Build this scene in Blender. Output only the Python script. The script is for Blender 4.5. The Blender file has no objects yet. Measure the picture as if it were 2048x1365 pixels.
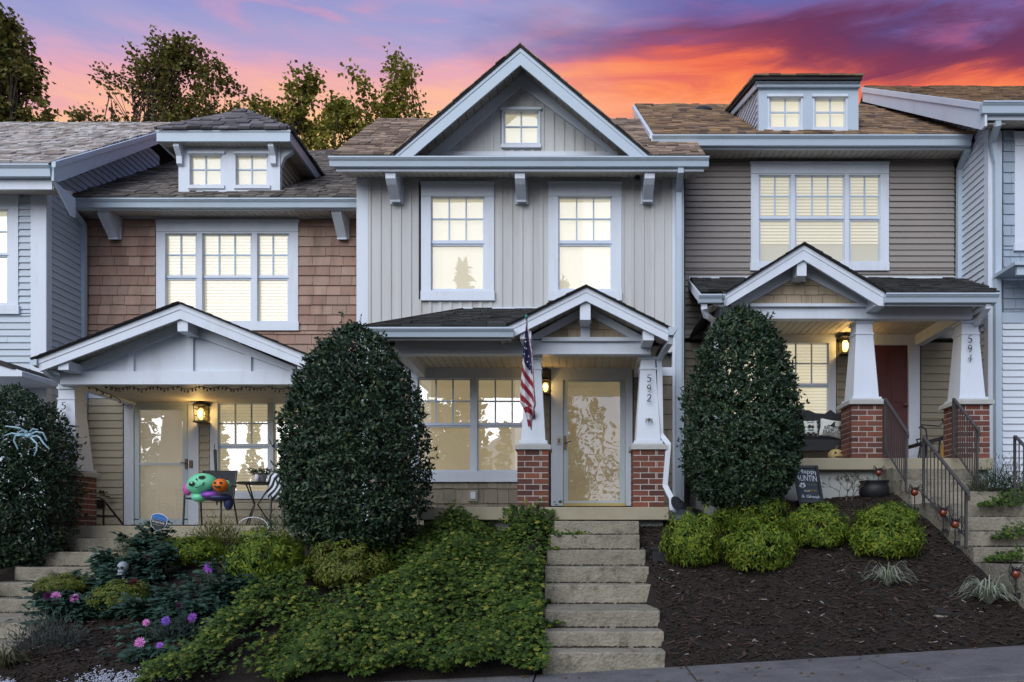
import bpy, bmesh, math, random
from mathutils import Vector, Matrix, noise as mnoise
random.seed(7)
C = bpy.context.scene.collection
SC = bpy.context.scene
R = math.radians

# ------------------------------------------------------------------ camera
# A level 27 mm shift lens twelve metres in front of the middle house. World: x right, y into the scene, z up, camera at z = 0.
D0, F, VPX, VPY = 12.0, 1536.0, 1150.0, 1080.0
cam = bpy.data.cameras.new('camera')
cam.sensor_width = 36.0
cam.lens = 27.0
cam.shift_x = -(VPX - 1024.0) / 2048.0
cam.shift_y = (VPY - 682.5) / 2048.0
cam.clip_end = 600.0
camo = bpy.data.objects.new('camera', cam)
camo.location = (0, -D0, 0)
camo.rotation_euler = (R(90), 0, 0)
C.objects.link(camo)
SC.camera = camo
SC.render.engine = 'CYCLES'
SC.cycles.use_denoising = True
SC.cycles.max_bounces = 8
SC.cycles.transparent_max_bounces = 12
SC.cycles.sample_clamp_indirect = 4.0
SC.view_settings.view_transform = 'Standard'
SC.view_settings.look = 'None'
SC.view_settings.exposure = 0.15
SC.view_settings.gamma = 1.0
SC.view_settings.use_curve_mapping = False

# ------------------------------------------------------------------ node helpers
def lin(c):
    return tuple((v / 12.92 if v <= 0.04045 else ((v + 0.055) / 1.055) ** 2.4) for v in c)
def srgb(r, g, b):
    return lin((r / 255.0, g / 255.0, b / 255.0)) + (1.0,)

class NT:
    def __init__(self, tree):
        self.t = tree; tree.nodes.clear()
    def n(self, typ, **kw):
        nd = self.t.nodes.new(typ)
        for k, v in kw.items():
            setattr(nd, k, v)
        return nd
    def l(self, a, b):
        self.t.links.new(a, b)
    def val(self, sock, v):
        if hasattr(v, 'is_output'): self.l(v, sock)
        else: sock.default_value = v
    def math(self, op, a, b=0.0, c=None, clamp=False):
        m = self.n('ShaderNodeMath', operation=op, use_clamp=clamp)
        self.val(m.inputs[0], a); self.val(m.inputs[1], b)
        if c is not None: self.val(m.inputs[2], c)
        return m.outputs[0]
    def mix(self, fac, a, b, blend='MIX'):
        m = self.n('ShaderNodeMix', data_type='RGBA', blend_type=blend)
        self.val(m.inputs[0], fac); self.val(m.inputs[6], a); self.val(m.inputs[7], b)
        return m.outputs[2]
    def ramp(self, fac, stops, interp='LINEAR'):
        r = self.n('ShaderNodeValToRGB'); cr = r.color_ramp; cr.interpolation = interp
        while len(cr.elements) < len(stops): cr.elements.new(0.5)
        for e, (p, c) in zip(cr.elements, stops):
            e.position = p; e.color = c if len(c) == 4 else tuple(c) + (1,)
        self.val(r.inputs[0], fac)
        return r.outputs[0]
    def smooth(self, x, a, b):
        m = self.n('ShaderNodeMapRange', interpolation_type='SMOOTHSTEP')
        self.val(m.inputs[0], x); m.inputs[1].default_value = a; m.inputs[2].default_value = b
        return m.outputs[0]
    def noise(self, vec, scale, detail=4, rough=0.55, dist=0.0):
        t = self.n('ShaderNodeTexNoise'); t.inputs['Scale'].default_value = scale
        t.inputs['Detail'].default_value = detail; t.inputs['Roughness'].default_value = rough
        t.inputs['Distortion'].default_value = dist
        if vec is not None: self.l(vec, t.inputs['Vector'])
        return t.outputs[0]

# ------------------------------------------------------------------ sky: sunset glow beyond the roofs, dusk blue behind the camera
world = bpy.data.worlds.new('World'); SC.world = world; world.use_nodes = True
w = NT(world.node_tree)
tc = w.n('ShaderNodeTexCoord'); sep = w.n('ShaderNodeSeparateXYZ'); w.l(tc.outputs['Generated'], sep.inputs[0])
dx, dy, dz = sep.outputs
az = w.math('ARCTAN2', dx, dy)                       # 0 straight ahead, radians
el = w.math('ARCSINE', dz)
def wmap(scale, rot=(0, 0, 0), loc=(0, 0, 0)):
    m = w.n('ShaderNodeMapping'); m.inputs['Scale'].default_value = scale
    m.inputs['Rotation'].default_value = rot; m.inputs['Location'].default_value = loc
    w.l(tc.outputs['Generated'], m.inputs[0]); return m.outputs[0]
n1 = w.noise(wmap((2.2, 2.2, 9.0), (0, R(-14), 0)), 1.6, 5, 0.55, 0.5)
n2 = w.noise(wmap((3.0, 3.0, 22.0), (0, R(10), 0), (3, 1, 2)), 1.7, 6, 0.6, 0.8)
n3 = w.noise(wmap((1.6, 1.6, 7.0), (0, R(7), 0), (7, 3, 1)), 2.2, 5, 0.5, 1.0)
e1 = w.math('ADD', el, w.math('MULTIPLY', w.math('SUBTRACT', n1, 0.5), 0.12))
slope = w.math('DIVIDE', dz, w.math('MAXIMUM', dy, 0.25))                 # height of a cloud band above the houses
slope = w.math('ADD', slope, w.math('MULTIPLY', w.math('SUBTRACT', n1, 0.5), 0.16))
slope = w.math('ADD', slope, w.math('MULTIPLY', w.math('SUBTRACT', n2, 0.5), 0.08))
t = w.math('DIVIDE', w.math('SUBTRACT', slope, 0.5), 0.3, clamp=True)
left = w.ramp(t, [(0.0, srgb(252, 205, 150)), (0.14, srgb(252, 196, 150)), (0.26, srgb(248, 184, 162)), (0.37, srgb(230, 170, 184)), (0.47, srgb(192, 164, 202)),
                  (0.58, srgb(162, 160, 206)), (0.70, srgb(148, 152, 206)), (1.0, srgb(126, 140, 198))])
right = w.ramp(t, [(0.0, srgb(252, 186, 150)), (0.12, srgb(250, 164, 132)), (0.24, srgb(252, 142, 88)), (0.35, srgb(236, 108, 82)), (0.44, srgb(172, 80, 100)), (0.52, srgb(128, 76, 114)),
                   (0.60, srgb(118, 92, 148)), (0.70, srgb(106, 104, 168)), (1.0, srgb(104, 112, 178))])
fr = w.smooth(w.math('ADD', az, w.math('MULTIPLY', w.math('SUBTRACT', n3, 0.5), 0.35)), R(-10), R(10))
col = w.mix(fr, left, right)
# thin pink streaks and bluish gaps
streak = w.math('MULTIPLY', w.smooth(n2, 0.50, 0.72), 0.40)
col = w.mix(streak, col, w.mix(fr, srgb(238, 160, 178), srgb(208, 84, 92)))
gap = w.math('MULTIPLY', w.smooth(n3, 0.54, 0.74), w.smooth(slope, 0.56, 0.68))
col = w.mix(w.math('MULTIPLY', gap, 0.7), col, w.mix(fr, srgb(140, 152, 206), srgb(88, 92, 156)))
# plum cloud bank on the right
bank = w.math('MULTIPLY', w.smooth(az, R(6), R(17)), w.math('MULTIPLY', w.smooth(slope, 0.59, 0.63), w.math('SUBTRACT', 1.0, w.smooth(slope, 0.655, 0.69))))
col = w.mix(w.math('MULTIPLY', bank, 0.65), col, srgb(92, 44, 82))
back = w.ramp(w.math('DIVIDE', e1, R(90), clamp=True), [(0.0, srgb(184, 186, 200)), (0.25, srgb(154, 166, 198)), (1.0, srgb(116, 136, 188))])
fb_ = w.smooth(w.math('ABSOLUTE', az), R(55), R(115))
col = w.mix(w.math('MAXIMUM', fb_, w.smooth(el, R(45), R(75))), col, back)
bg = w.n('ShaderNodeBackground'); w.l(col, bg.inputs[0]); bg.inputs[1].default_value = 0.93
wo = w.n('ShaderNodeOutputWorld'); w.l(bg.outputs[0], wo.inputs[0])

# the bright western-facing dusk light that falls on the fronts: low, broad, from the street and a little from the left
sun = bpy.data.lights.new('sun', 'SUN'); sun.energy = 2.75; sun.angle = R(58); sun.color = (0.92, 0.955, 1.0)
suno = bpy.data.objects.new('sun', sun); C.objects.link(suno)
S_AZ, S_EL = R(-24), R(31)
sd = Vector((math.sin(S_AZ) * math.cos(S_EL), -math.cos(S_AZ) * math.cos(S_EL), math.sin(S_EL)))   # towards the sun
suno.rotation_euler = sd.to_track_quat('Z', 'Y').to_euler()
suno.location = (-6, -20, 12)

# ------------------------------------------------------------------ materials
MATS = {}
def mat(name, col, rough=0.6, var=0.12, vscale=2.5, rnd=0.0, bump=0.0, bscale=60.0, metal=0.0, spec=0.4, dirt=None, dscale=1.2, damt=0.5,
        island=False, col2=None, stretch=(1, 1, 1), coat=0.0):
    """Principled with two noises: broad colour drift and fine grain; rnd is per object (or per island) brightness change."""
    if name in MATS: return MATS[name]
    m = bpy.data.materials.new(name); m.use_nodes = True
    q = NT(m.node_tree)
    geo = q.n('ShaderNodeNewGeometry')
    mp = q.n('ShaderNodeMapping'); mp.inputs['Scale'].default_value = stretch; q.l(geo.outputs['Position'], mp.inputs[0])
    pos = mp.outputs[0]
    c = tuple(col) + (1,)
    base = q.n('ShaderNodeRGB'); base.outputs[0].default_value = c
    out = base.outputs[0]
    if col2 is not None:
        rsock = geo.outputs['Random Per Island'] if island else q.n('ShaderNodeObjectInfo').outputs['Random']
        out = q.mix(rsock, out, tuple(col2) + (1,))
    n_a = q.noise(pos, vscale, 5, 0.6)
    k = q.math('ADD', 1.0 - var, q.math('MULTIPLY', n_a, 2 * var))
    if rnd:
        rs = geo.outputs['Random Per Island'] if island else q.n('ShaderNodeObjectInfo').outputs['Random']
        if col2 is not None:
            rs = q.math('FRACT', q.math('MULTIPLY', rs, 7.31))
        k = q.math('MULTIPLY', k, q.math('ADD', 1.0 - rnd, q.math('MULTIPLY', rs, 2 * rnd)))
    n_b = q.noise(pos, bscale, 3, 0.6)
    k = q.math('MULTIPLY', k, q.math('ADD', 1.0 - var * 0.6, q.math('MULTIPLY', n_b, var * 1.2)))
    hsv = q.n('ShaderNodeHueSaturation'); q.l(out, hsv.inputs['Color']); q.l(k, hsv.inputs['Value'])
    out = hsv.outputs[0]
    if dirt is not None:
        nd = q.noise(pos, dscale, 6, 0.7)
        out = q.mix(q.math('MULTIPLY', q.smooth(nd, 0.48, 0.75), damt), out, tuple(dirt) + (1,))
    b = q.n('ShaderNodeBsdfPrincipled'); q.l(out, b.inputs['Base Color'])
    b.inputs['Roughness'].default_value = rough; b.inputs['Metallic'].default_value = metal
    b.inputs['Specular IOR Level'].default_value = spec
    if coat: b.inputs['Coat Weight'].default_value = coat
    if bump:
        bp = q.n('ShaderNodeBump'); bp.inputs['Strength'].default_value = bump; bp.inputs['Distance'].default_value = 0.02
        q.l(n_b, bp.inputs['Height']); q.l(bp.outputs[0], b.inputs['Normal'])
    o = q.n('ShaderNodeOutputMaterial'); q.l(b.outputs[0], o.inputs[0])
    MATS[name] = m
    return m

def leafmat(name, ca, cb, rough=0.45, trans=0.25, spec=0.4, cc=None):
    """Leaf colour drifts from leaf to leaf; some light comes through."""
    if name in MATS: return MATS[name]
    m = bpy.data.materials.new(name); m.use_nodes = True; q = NT(m.node_tree)
    geo = q.n('ShaderNodeNewGeometry')
    st = [(0.0, tuple(ca)), (0.8, tuple(cb))] + ([(1.0, tuple(cc))] if cc else [(1.0, tuple(cb))])
    col_ = q.ramp(geo.outputs['Random Per Island'], st)
    nn = q.noise(geo.outputs['Position'], 1.6, 4, 0.6)
    hsv = q.n('ShaderNodeHueSaturation'); q.l(col_, hsv.inputs['Color']); q.l(q.math('ADD', 0.45, q.math('MULTIPLY', nn, 1.1)), hsv.inputs['Value'])
    b = q.n('ShaderNodeBsdfPrincipled'); q.l(hsv.outputs[0], b.inputs['Base Color']); b.inputs['Roughness'].default_value = rough
    b.inputs['Specular IOR Level'].default_value = spec
    tr = q.n('ShaderNodeBsdfTranslucent'); q.l(hsv.outputs[0], tr.inputs[0])
    mx = q.n('ShaderNodeMixShader'); mx.inputs[0].default_value = trans; q.l(b.outputs[0], mx.inputs[1]); q.l(tr.outputs[0], mx.inputs[2])
    o = q.n('ShaderNodeOutputMaterial'); q.l(mx.outputs[0], o.inputs[0])
    MATS[name] = m
    return m

def glassmat(name, refl=0.3, wave=0.0, wscale=3.0, tint=(1, 1, 1), rough=0.01):
    if name in MATS: return MATS[name]
    m = bpy.data.materials.new(name); m.use_nodes = True; q = NT(m.node_tree)
    g = q.n('ShaderNodeBsdfGlossy'); g.inputs['Roughness'].default_value = rough; g.inputs[0].default_value = (0.95, 0.95, 0.95, 1)
    t_ = q.n('ShaderNodeBsdfTransparent'); t_.inputs[0].default_value = tuple(tint) + (1,)
    if wave:
        geo = q.n('ShaderNodeNewGeometry')
        nn = q.noise(geo.outputs['Position'], wscale, 2, 0.45, 0.2)
        bp = q.n('ShaderNodeBump'); bp.inputs['Strength'].default_value = 1.0; bp.inputs['Distance'].default_value = wave
        q.l(nn, bp.inputs['Height']); q.l(bp.outputs[0], g.inputs['Normal'])
    fz = q.n('ShaderNodeFresnel'); fz.inputs[0].default_value = 1.5
    fac = q.math('ADD', refl, q.math('MULTIPLY', fz.outputs[0], 0.4), clamp=True)
    mx = q.n('ShaderNodeMixShader'); q.l(fac, mx.inputs[0]); q.l(t_.outputs[0], mx.inputs[1]); q.l(g.outputs[0], mx.inputs[2])
    o = q.n('ShaderNodeOutputMaterial'); q.l(mx.outputs[0], o.inputs[0])
    MATS[name] = m
    return m

def litmat(name, col, strength, var=0.15, vscale=1.5, diff=0.5):
    """A lit blind or curtain that glows with the lamp behind it, or a door given its own glow."""
    if name in MATS: return MATS[name]
    m = bpy.data.materials.new(name); m.use_nodes = True; q = NT(m.node_tree)
    geo = q.n('ShaderNodeNewGeometry'); nn = q.noise(geo.outputs['Position'], vscale, 3, 0.5)
    b = q.n('ShaderNodeBsdfPrincipled'); b.inputs['Base Color'].default_value = (diff, diff * .95, diff * .85, 1); b.inputs['Roughness'].default_value = 0.9
    b.inputs['Emission Color'].default_value = tuple(col) + (1,)
    q.l(q.math('MULTIPLY', strength, q.math('ADD', 1 - var, q.math('MULTIPLY', nn, 2 * var))), b.inputs['Emission Strength'])
    o = q.n('ShaderNodeOutputMaterial'); q.l(b.outputs[0], o.inputs[0])
    MATS[name] = m
    return m

# ------------------------------------------------------------------ geometry helpers
def X(px, d): return (px - VPX) * d / F
def Z(py, d): return (VPY - py) * d / F
def Y(d): return d - D0
def P(px, py, d): return Vector((X(px, d), d - D0, Z(py, d)))

WL = {}                                  # world location of objects used as parents
def wl(o): return WL.get(o.name, Vector((0, 0, 0))) if o is not None else Vector((0, 0, 0))

def tag(o, label=None, cat=None, group=None, kind=None):
    if label: o['label'] = label
    if cat: o['category'] = cat
    if group: o['group'] = group
    if kind: o['kind'] = kind
    return o

def link(o, parent=None):
    C.objects.link(o)
    if parent is not None: o.parent = parent
    return o

def thing(name, loc, label, cat, group=None):
    o = bpy.data.objects.new(name, None); o.empty_display_size = 0.2
    o.location = loc; link(o); tag(o, label, cat, group); WL[o.name] = Vector(loc)
    return o

class MB:
    def __init__(s): s.v = []; s.f = []; s.mi = []
    def add(s, vs, fs, mi=0):
        k = len(s.v); s.v.extend([tuple(a) for a in vs])
        for f in fs: s.f.append([i + k for i in f]); s.mi.append(mi)
        return s
    def box(s, x0, x1, y0, y1, z0, z1, mi=0):
        if x0 > x1: x0, x1 = x1, x0
        if y0 > y1: y0, y1 = y1, y0
        if z0 > z1: z0, z1 = z1, z0
        vs = [(x0, y0, z0), (x1, y0, z0), (x1, y1, z0), (x0, y1, z0), (x0, y0, z1), (x1, y0, z1), (x1, y1, z1), (x0, y1, z1)]
        return s.add(vs, [(3, 2, 1, 0), (4, 5, 6, 7), (0, 1, 5, 4), (1, 2, 6, 5), (2, 3, 7, 6), (3, 0, 4, 7)], mi)
    def fb(s, px0, py0, px1, py1, d, t, mi=0):
        """box whose front face covers a rectangle seen at depth d, t metres thick"""
        return s.box(X(px0, d), X(px1, d), Y(d), Y(d) + t, Z(py1, d), Z(py0, d), mi)
    def prism(s, pts, vec, mi=0):
        """extrude a planar polygon by a vector"""
        n = len(pts); vec = Vector(vec)
        a = [Vector(p) for p in pts]; b = [p + vec for p in a]
        fs = [tuple(range(n)), tuple(range(2 * n - 1, n - 1, -1))]
        for i in range(n):
            j = (i + 1) % n; fs.append((i, i + n, j + n, j))
        # outward orientation
        nrm = Vector((0, 0, 0))
        for i in range(n): nrm += a[i].cross(a[(i + 1) % n])
        if nrm.dot(vec) > 0: fs = [tuple(reversed(f)) for f in fs]
        return s.add(a + b, fs, mi)
    def pp(s, pix, d, t, mi=0):
        return s.prism([P(px, py, d) for px, py in pix], (0, t, 0), mi)
    def tube(s, path, rad, n=8, mi=0, cap=True):
        path = [Vector(p) for p in path]
        if not hasattr(rad, '__len__'): rad = [rad] * len(path)
        rings = []; prev = None
        for i, p in enumerate(path):
            if i == 0: tdir = path[1] - p
            elif i == len(path) - 1: tdir = p - path[i - 1]
            else: tdir = path[i + 1] - path[i - 1]
            tdir.normalize()
            if prev is None:
                up = Vector((0, 0, 1)) if abs(tdir.z) < 0.9 else Vector((0, 1, 0))
                u = tdir.cross(up).normalized()
            else:
                u = (prev - tdir * prev.dot(tdir)).normalized()
            prev = u; v_ = tdir.cross(u)
            rings.append([p + (u * math.cos(2 * math.pi * k / n) + v_ * math.sin(2 * math.pi * k / n)) * rad[i] for k in range(n)])
        vs = [q for r_ in rings for q in r_]; fs = []
        for i in range(len(rings) - 1):
            for k in range(n):
                a = i * n + k; b = i * n + (k + 1) % n
                fs.append((a, b, b + n, a + n))
        if cap:
            fs.append(tuple(reversed(range(n)))); fs.append(tuple(range(len(vs) - n, len(vs))))
        return s.add(vs, fs, mi)
    def rtube(s, path, wx, wd, mi=0):
        """rectangular pipe (downspout) along a path in an xz plane: wx wide across, wd deep in y"""
        path = [Vector(p) for p in path]; rings = []
        for i, p in enumerate(path):
            if i == 0: t_ = path[1] - p
            elif i == len(path) - 1: t_ = p - path[i - 1]
            else: t_ = (path[i + 1] - p).normalized() + (p - path[i - 1]).normalized()
            t_.normalize()
            side = t_.cross(Vector((0, 1, 0)))
            if side.length < 0.3: side = Vector((1, 0, 0))
            side.normalize(); dep = side.cross(t_).normalized()
            rings.append([p + side * a * wx / 2 + dep * b * wd / 2 for a, b in ((-1, -1), (1, -1), (1, 1), (-1, 1))])
        vs = [q for r_ in rings for q in r_]; fs = [(0, 1, 2, 3), tuple(range(len(vs) - 1, len(vs) - 5, -1))]
        for i in range(len(rings) - 1):
            for k in range(4):
                a = i * 4 + k; b = i * 4 + (k + 1) % 4
                fs.append((a, a + 4, b + 4, b))
        return s.add(vs, fs, mi)
    def lathe(s, c, prof, n=16, axis='z', mi=0):
        c = Vector(c); vs = []; fs = []
        for r_, h in prof:
            for k in range(n):
                a = 2 * math.pi * k / n
                p = (r_ * math.cos(a), r_ * math.sin(a), h)
                if axis == 'y': p = (p[0], h, p[1])
                vs.append(c + Vector(p))
        for i in range(len(prof) - 1):
            for k in range(n):
                a = i * n + k; b = i * n + (k + 1) % n
                fs.append((a, b, b + n, a + n) if axis == 'z' else (b, a, a + n, b + n))
        fs.append(tuple(reversed(range(n)))); fs.append(tuple(range(len(vs) - n, len(vs))))
        return s.add(vs, fs, mi)
    def ball(s, c, rx, ry, rz, n=14, m=9, mi=0, fn=None):
        c = Vector(c); vs = [c + Vector((0, 0, -rz))]; fs = []
        for i in range(1, m):
            ph = -math.pi / 2 + math.pi * i / m
            for k in range(n):
                a = 2 * math.pi * k / n; g = fn(a, ph) if fn else 1.0
                vs.append(c + Vector((rx * math.cos(ph) * math.cos(a) * g, ry * math.cos(ph) * math.sin(a) * g, rz * math.sin(ph) * g)))
        vs.append(c + Vector((0, 0, rz)))
        for k in range(n): fs.append((0, 1 + (k + 1) % n, 1 + k))
        for i in range(m - 2):
            for k in range(n):
                a = 1 + i * n + k; b = 1 + i * n + (k + 1) % n
                fs.append((a, b, b + n, a + n))
        top = len(vs) - 1
        for k in range(n): fs.append((top, 1 + (m - 2) * n + k, 1 + (m - 2) * n + (k + 1) % n))
        return s.add(vs, fs, mi)
    def mesh(s, name, mats, smooth=False):
        me = bpy.data.meshes.new(name); me.from_pydata(s.v, [], s.f)
        for m_ in (mats if isinstance(mats, (list, tuple)) else [mats]): me.materials.append(m_)
        if any(s.mi): me.polygons.foreach_set('material_index', s.mi)
        if smooth: me.polygons.foreach_set('use_smooth', [True] * len(me.polygons))
        me.update(); return me
    def build(s, name, mats, parent=None, smooth=False, kind=None, bevel=0.0):
        o = bpy.data.objects.new(name, s.mesh(name, mats, smooth))
        link(o, parent)
        if parent is not None:
            o.location = -wl(parent)
        WL[o.name] = Vector((0, 0, 0))
        if kind: o['kind'] = kind
        if bevel:
            b = o.modifiers.new('bevel', 'BEVEL'); b.width = bevel; b.segments = 2; b.limit_method = 'ANGLE'
        return o

def fix(o, parent):
    return o

_unit = {}
def unit_box(m):
    k = m.name
    if k not in _unit:
        _unit[k] = MB().box(0, 1, 0, 1, 0, 1).mesh('unit_block_' + k, m)
    return _unit[k]
def piece(name, mesh, M4, parent):
    """one small piece sharing its mesh with its like, placed by a world matrix"""
    o = bpy.data.objects.new(name, mesh); link(o, parent)
    o.matrix_local = Matrix.Translation(-wl(parent)) @ M4
    return o
def block(name, m, x0, x1, y0, y1, z0, z1, parent):
    if x0 > x1: x0, x1 = x1, x0
    if z0 > z1: z0, z1 = z1, z0
    return piece(name, unit_box(m), Matrix.Translation((x0, y0, z0)) @ Matrix.Diagonal((x1 - x0, y1 - y0, z1 - z0, 1)), parent)
# ------------------------------------------------------------------ the palette
TRIM = mat('white_trim', (0.62, 0.665, 0.74), 0.45, 0.08, 1.2, dirt=(0.42, 0.40, 0.36), damt=0.30, dscale=1.6, stretch=(2.5, 2.5, .5))
GUT = mat('gutter_paint_with_shade', (0.43, 0.51, 0.59), 0.35, 0.06, 1.5, dirt=(0.35, 0.33, 0.30), damt=0.25)  # gutter paint, darkened further to carry the shade on rake boards and dormer front
SOFF = mat('vinyl_soffit', (0.46, 0.42, 0.36), 0.6, 0.15, 2.0, dirt=(0.2, 0.17, 0.13), damt=0.4)
CREAM = mat('cream_vinyl', (0.50, 0.50, 0.49), 0.55, 0.08, 0.9, dirt=(0.38, 0.35, 0.29), damt=0.6, rnd=0.05, stretch=(3, 3, .4))
BLUEGREY = mat('blue_grey_vinyl', (0.46, 0.52, 0.58), 0.55, 0.08, 1.0, rnd=0.04)
WHITEVIN = mat('pale_vinyl', (0.60, 0.64, 0.70), 0.5, 0.06, 1.0, rnd=0.03)
TAUPE = mat('taupe_vinyl', (0.265, 0.235, 0.215), 0.55, 0.10, 1.0, rnd=0.04)
TAN = mat('tan_vinyl', (0.40, 0.345, 0.25), 0.6, 0.12, 1.2, rnd=0.05)
TANB = mat('olive_tan_vinyl', (0.30, 0.265, 0.20), 0.6, 0.12, 1.2, rnd=0.05)
SHAKE0 = mat('rose_brown_shake', (0.33, 0.20, 0.15), 0.8, 0.18, 2.0, rnd=0.14, bump=0.4, bscale=70, stretch=(3, 3, 0.6), dirt=(0.13, 0.085, 0.065), dscale=0.9, damt=0.6, col2=(0.37, 0.255, 0.20))
SHAKE2 = mat('weathered_shake', (0.25, 0.215, 0.165), 0.85, 0.25, 2.0, rnd=0.14, bump=0.4, bscale=70, stretch=(3, 3, 0.6), dirt=(0.11, 0.09, 0.07), dscale=1.6, damt=0.6)
SHAKE4 = mat('tan_shake', (0.42, 0.34, 0.24), 0.85, 0.22, 2.0, rnd=0.10, bump=0.4, bscale=70, stretch=(3, 3, 0.6), dirt=(0.17, 0.13, 0.09), dscale=2.2, damt=0.6)
SHAKE6 = mat('slate_blue_shake', (0.30, 0.36, 0.43), 0.75, 0.12, 2.0, rnd=0.10, bump=0.3, bscale=70, stretch=(3, 3, 0.6))
WALLB = mat('sheathing', (0.10, 0.09, 0.08), 0.9)
def roofmat(n, a, b, rnd=0.34): return mat(n, a, 0.95, 0.25, 1.5, rnd=rnd, bump=0.5, bscale=160, spec=0.12, col2=b)
ROOF8 = roofmat('sun_toned_shingle', (0.58, 0.55, 0.53), (0.34, 0.28, 0.24))  # grey shingle whose grazing sun glare is put into the base colour
ROOF0 = roofmat('grey_brown_shingle', (0.21, 0.185, 0.165), (0.13, 0.115, 0.10))
ROOF0S = roofmat('slate_grey_shingle', (0.19, 0.175, 0.185), (0.11, 0.10, 0.105))
ROOF2 = roofmat('brown_shingle', (0.40, 0.30, 0.225), (0.16, 0.115, 0.09))
ROOF4 = roofmat('amber_shingle', (0.40, 0.26, 0.145), (0.15, 0.11, 0.095))
ROOFP = roofmat('charcoal_shingle', (0.060, 0.062, 0.062), (0.036, 0.034, 0.032))
ROOFE = mat('roof_edge_felt', (0.025, 0.023, 0.025), 0.9)
STONE = mat('cast_stone', (0.42, 0.42, 0.40), 0.85, 0.2, 4, bump=0.4, dirt=(0.2, 0.21, 0.17), damt=0.5)
BRICK = mat('red_brick', (0.20, 0.066, 0.038), 0.85, 0.25, 9, rnd=0.28, bump=0.6, bscale=90, col2=(0.105, 0.045, 0.038))
MORTAR = mat('mortar', (0.48, 0.45, 0.41), 0.95, 0.2, 9, bump=0.4)
CONC = mat('aged_concrete', (0.25, 0.225, 0.17), 0.9, 0.45, 5, bump=1.0, bscale=34, dirt=(0.085, 0.074, 0.055), dscale=6.5, damt=0.85, rnd=0.14)
CONCP = mat('porch_concrete', (0.34, 0.30, 0.21), 0.9, 0.16, 3.0, bump=0.3, bscale=120, dirt=(0.26, 0.22, 0.14), dscale=1.8, damt=0.5)
PARGE = mat('parged_foundation', (0.40, 0.42, 0.40), 0.9, 0.22, 2.6, bump=0.4, bscale=60, dirt=(0.19, 0.19, 0.16), dscale=2.2, damt=0.75)
WALK = mat('sidewalk_concrete', (0.14, 0.136, 0.135), 0.9, 0.5, 3.0, bump=0.9, bscale=42, dirt=(0.05, 0.05, 0.055), dscale=2.5, damt=0.7)
ASPH = mat('asphalt', (0.05, 0.05, 0.055), 0.9, 0.3, 3.0, bump=0.6, bscale=200)
BLACK = mat('black_metal', (0.018, 0.018, 0.02), 0.45, 0.1)
IRON = mat('weathered_iron', (0.055, 0.052, 0.052), 0.55, 0.35, 8, dirt=(0.10, 0.06, 0.04), dscale=6, damt=0.5)
BRONZE = mat('bronze', (0.16, 0.11, 0.06), 0.4, 0.15, metal=0.8)
DARKPL = mat('black_plastic', (0.012, 0.013, 0.015), 0.55, 0.1)
SASH = mat('white_sash', (0.56, 0.63, 0.75), 0.4, 0.04, 1.5)
MUNT = mat('grey_muntin', (0.42, 0.52, 0.64), 0.4, 0.04, 1.5)
STORM = mat('storm_door_paint', (0.48, 0.56, 0.60), 0.35, 0.05, 1.5)
MAROON = mat('maroon_paint', (0.10, 0.030, 0.028), 0.55, 0.15, 2.0, bump=0.15)
GLASS = glassmat('window_glass', 0.03)
GLASSU = glassmat('wavy_glass', 0.025, 0.0012, 2.0)
GLASSL = glassmat('lower_window_glass', 0.115, 0.0012, 2.0)
GLASSD = glassmat('storm_glass', 0.27, 0.0035, 3.0)
LIT = litmat('lit_shade', (1.0, 0.90, 0.60), 0.38, 0.06, 0.8, 0.35)
LITW = litmat('lit_blind', (1.0, 0.93, 0.68), 0.45, 0.10, 1.0, 0.4)
LITL = litmat('dim_lit_curtain', (1.0, 0.78, 0.40), 0.28, 0.35, 1.3, 0.3)
LITB = litmat('warm_lit_blind', (1.0, 0.86, 0.54), 0.36, 0.25, 1.2, 0.35)
LITD = litmat('inner_door_glow', (1.0, 0.78, 0.40), 0.24, 0.45, 1.6, 0.3)  # glow put into the closed inner door; no lamp stands behind it
BULB = litmat('lamp_glow', (1.0, 0.62, 0.16), 2.6, 0.0, 1.0, 0.6)

# ------------------------------------------------------------------ walls, shakes, shingles
def iv_sub(iv, cuts):
    """intervals minus cut intervals"""
    out = [iv]
    for a, b in cuts:
        nx = []
        for s, e in out:
            if b <= s or a >= e: nx.append((s, e)); continue
            if a > s: nx.append((s, a))
            if b < e: nx.append((b, e))
        out = nx
    return [(s, e) for s, e in out if e - s > 0.02]

def rows(z0, z1, expo, cuts=()):
    out = []; z = z1
    while z > z0 + 0.012:
        zb = max(z - expo, z0)
        cs = sorted({e for c in cuts for e in (c[2], c[3]) if zb + 0.02 < e < z - 0.02}, reverse=True)
        for e in cs: out.append((z, e)); z = e
        out.append((z, zb)); z = zb
    return out

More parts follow.
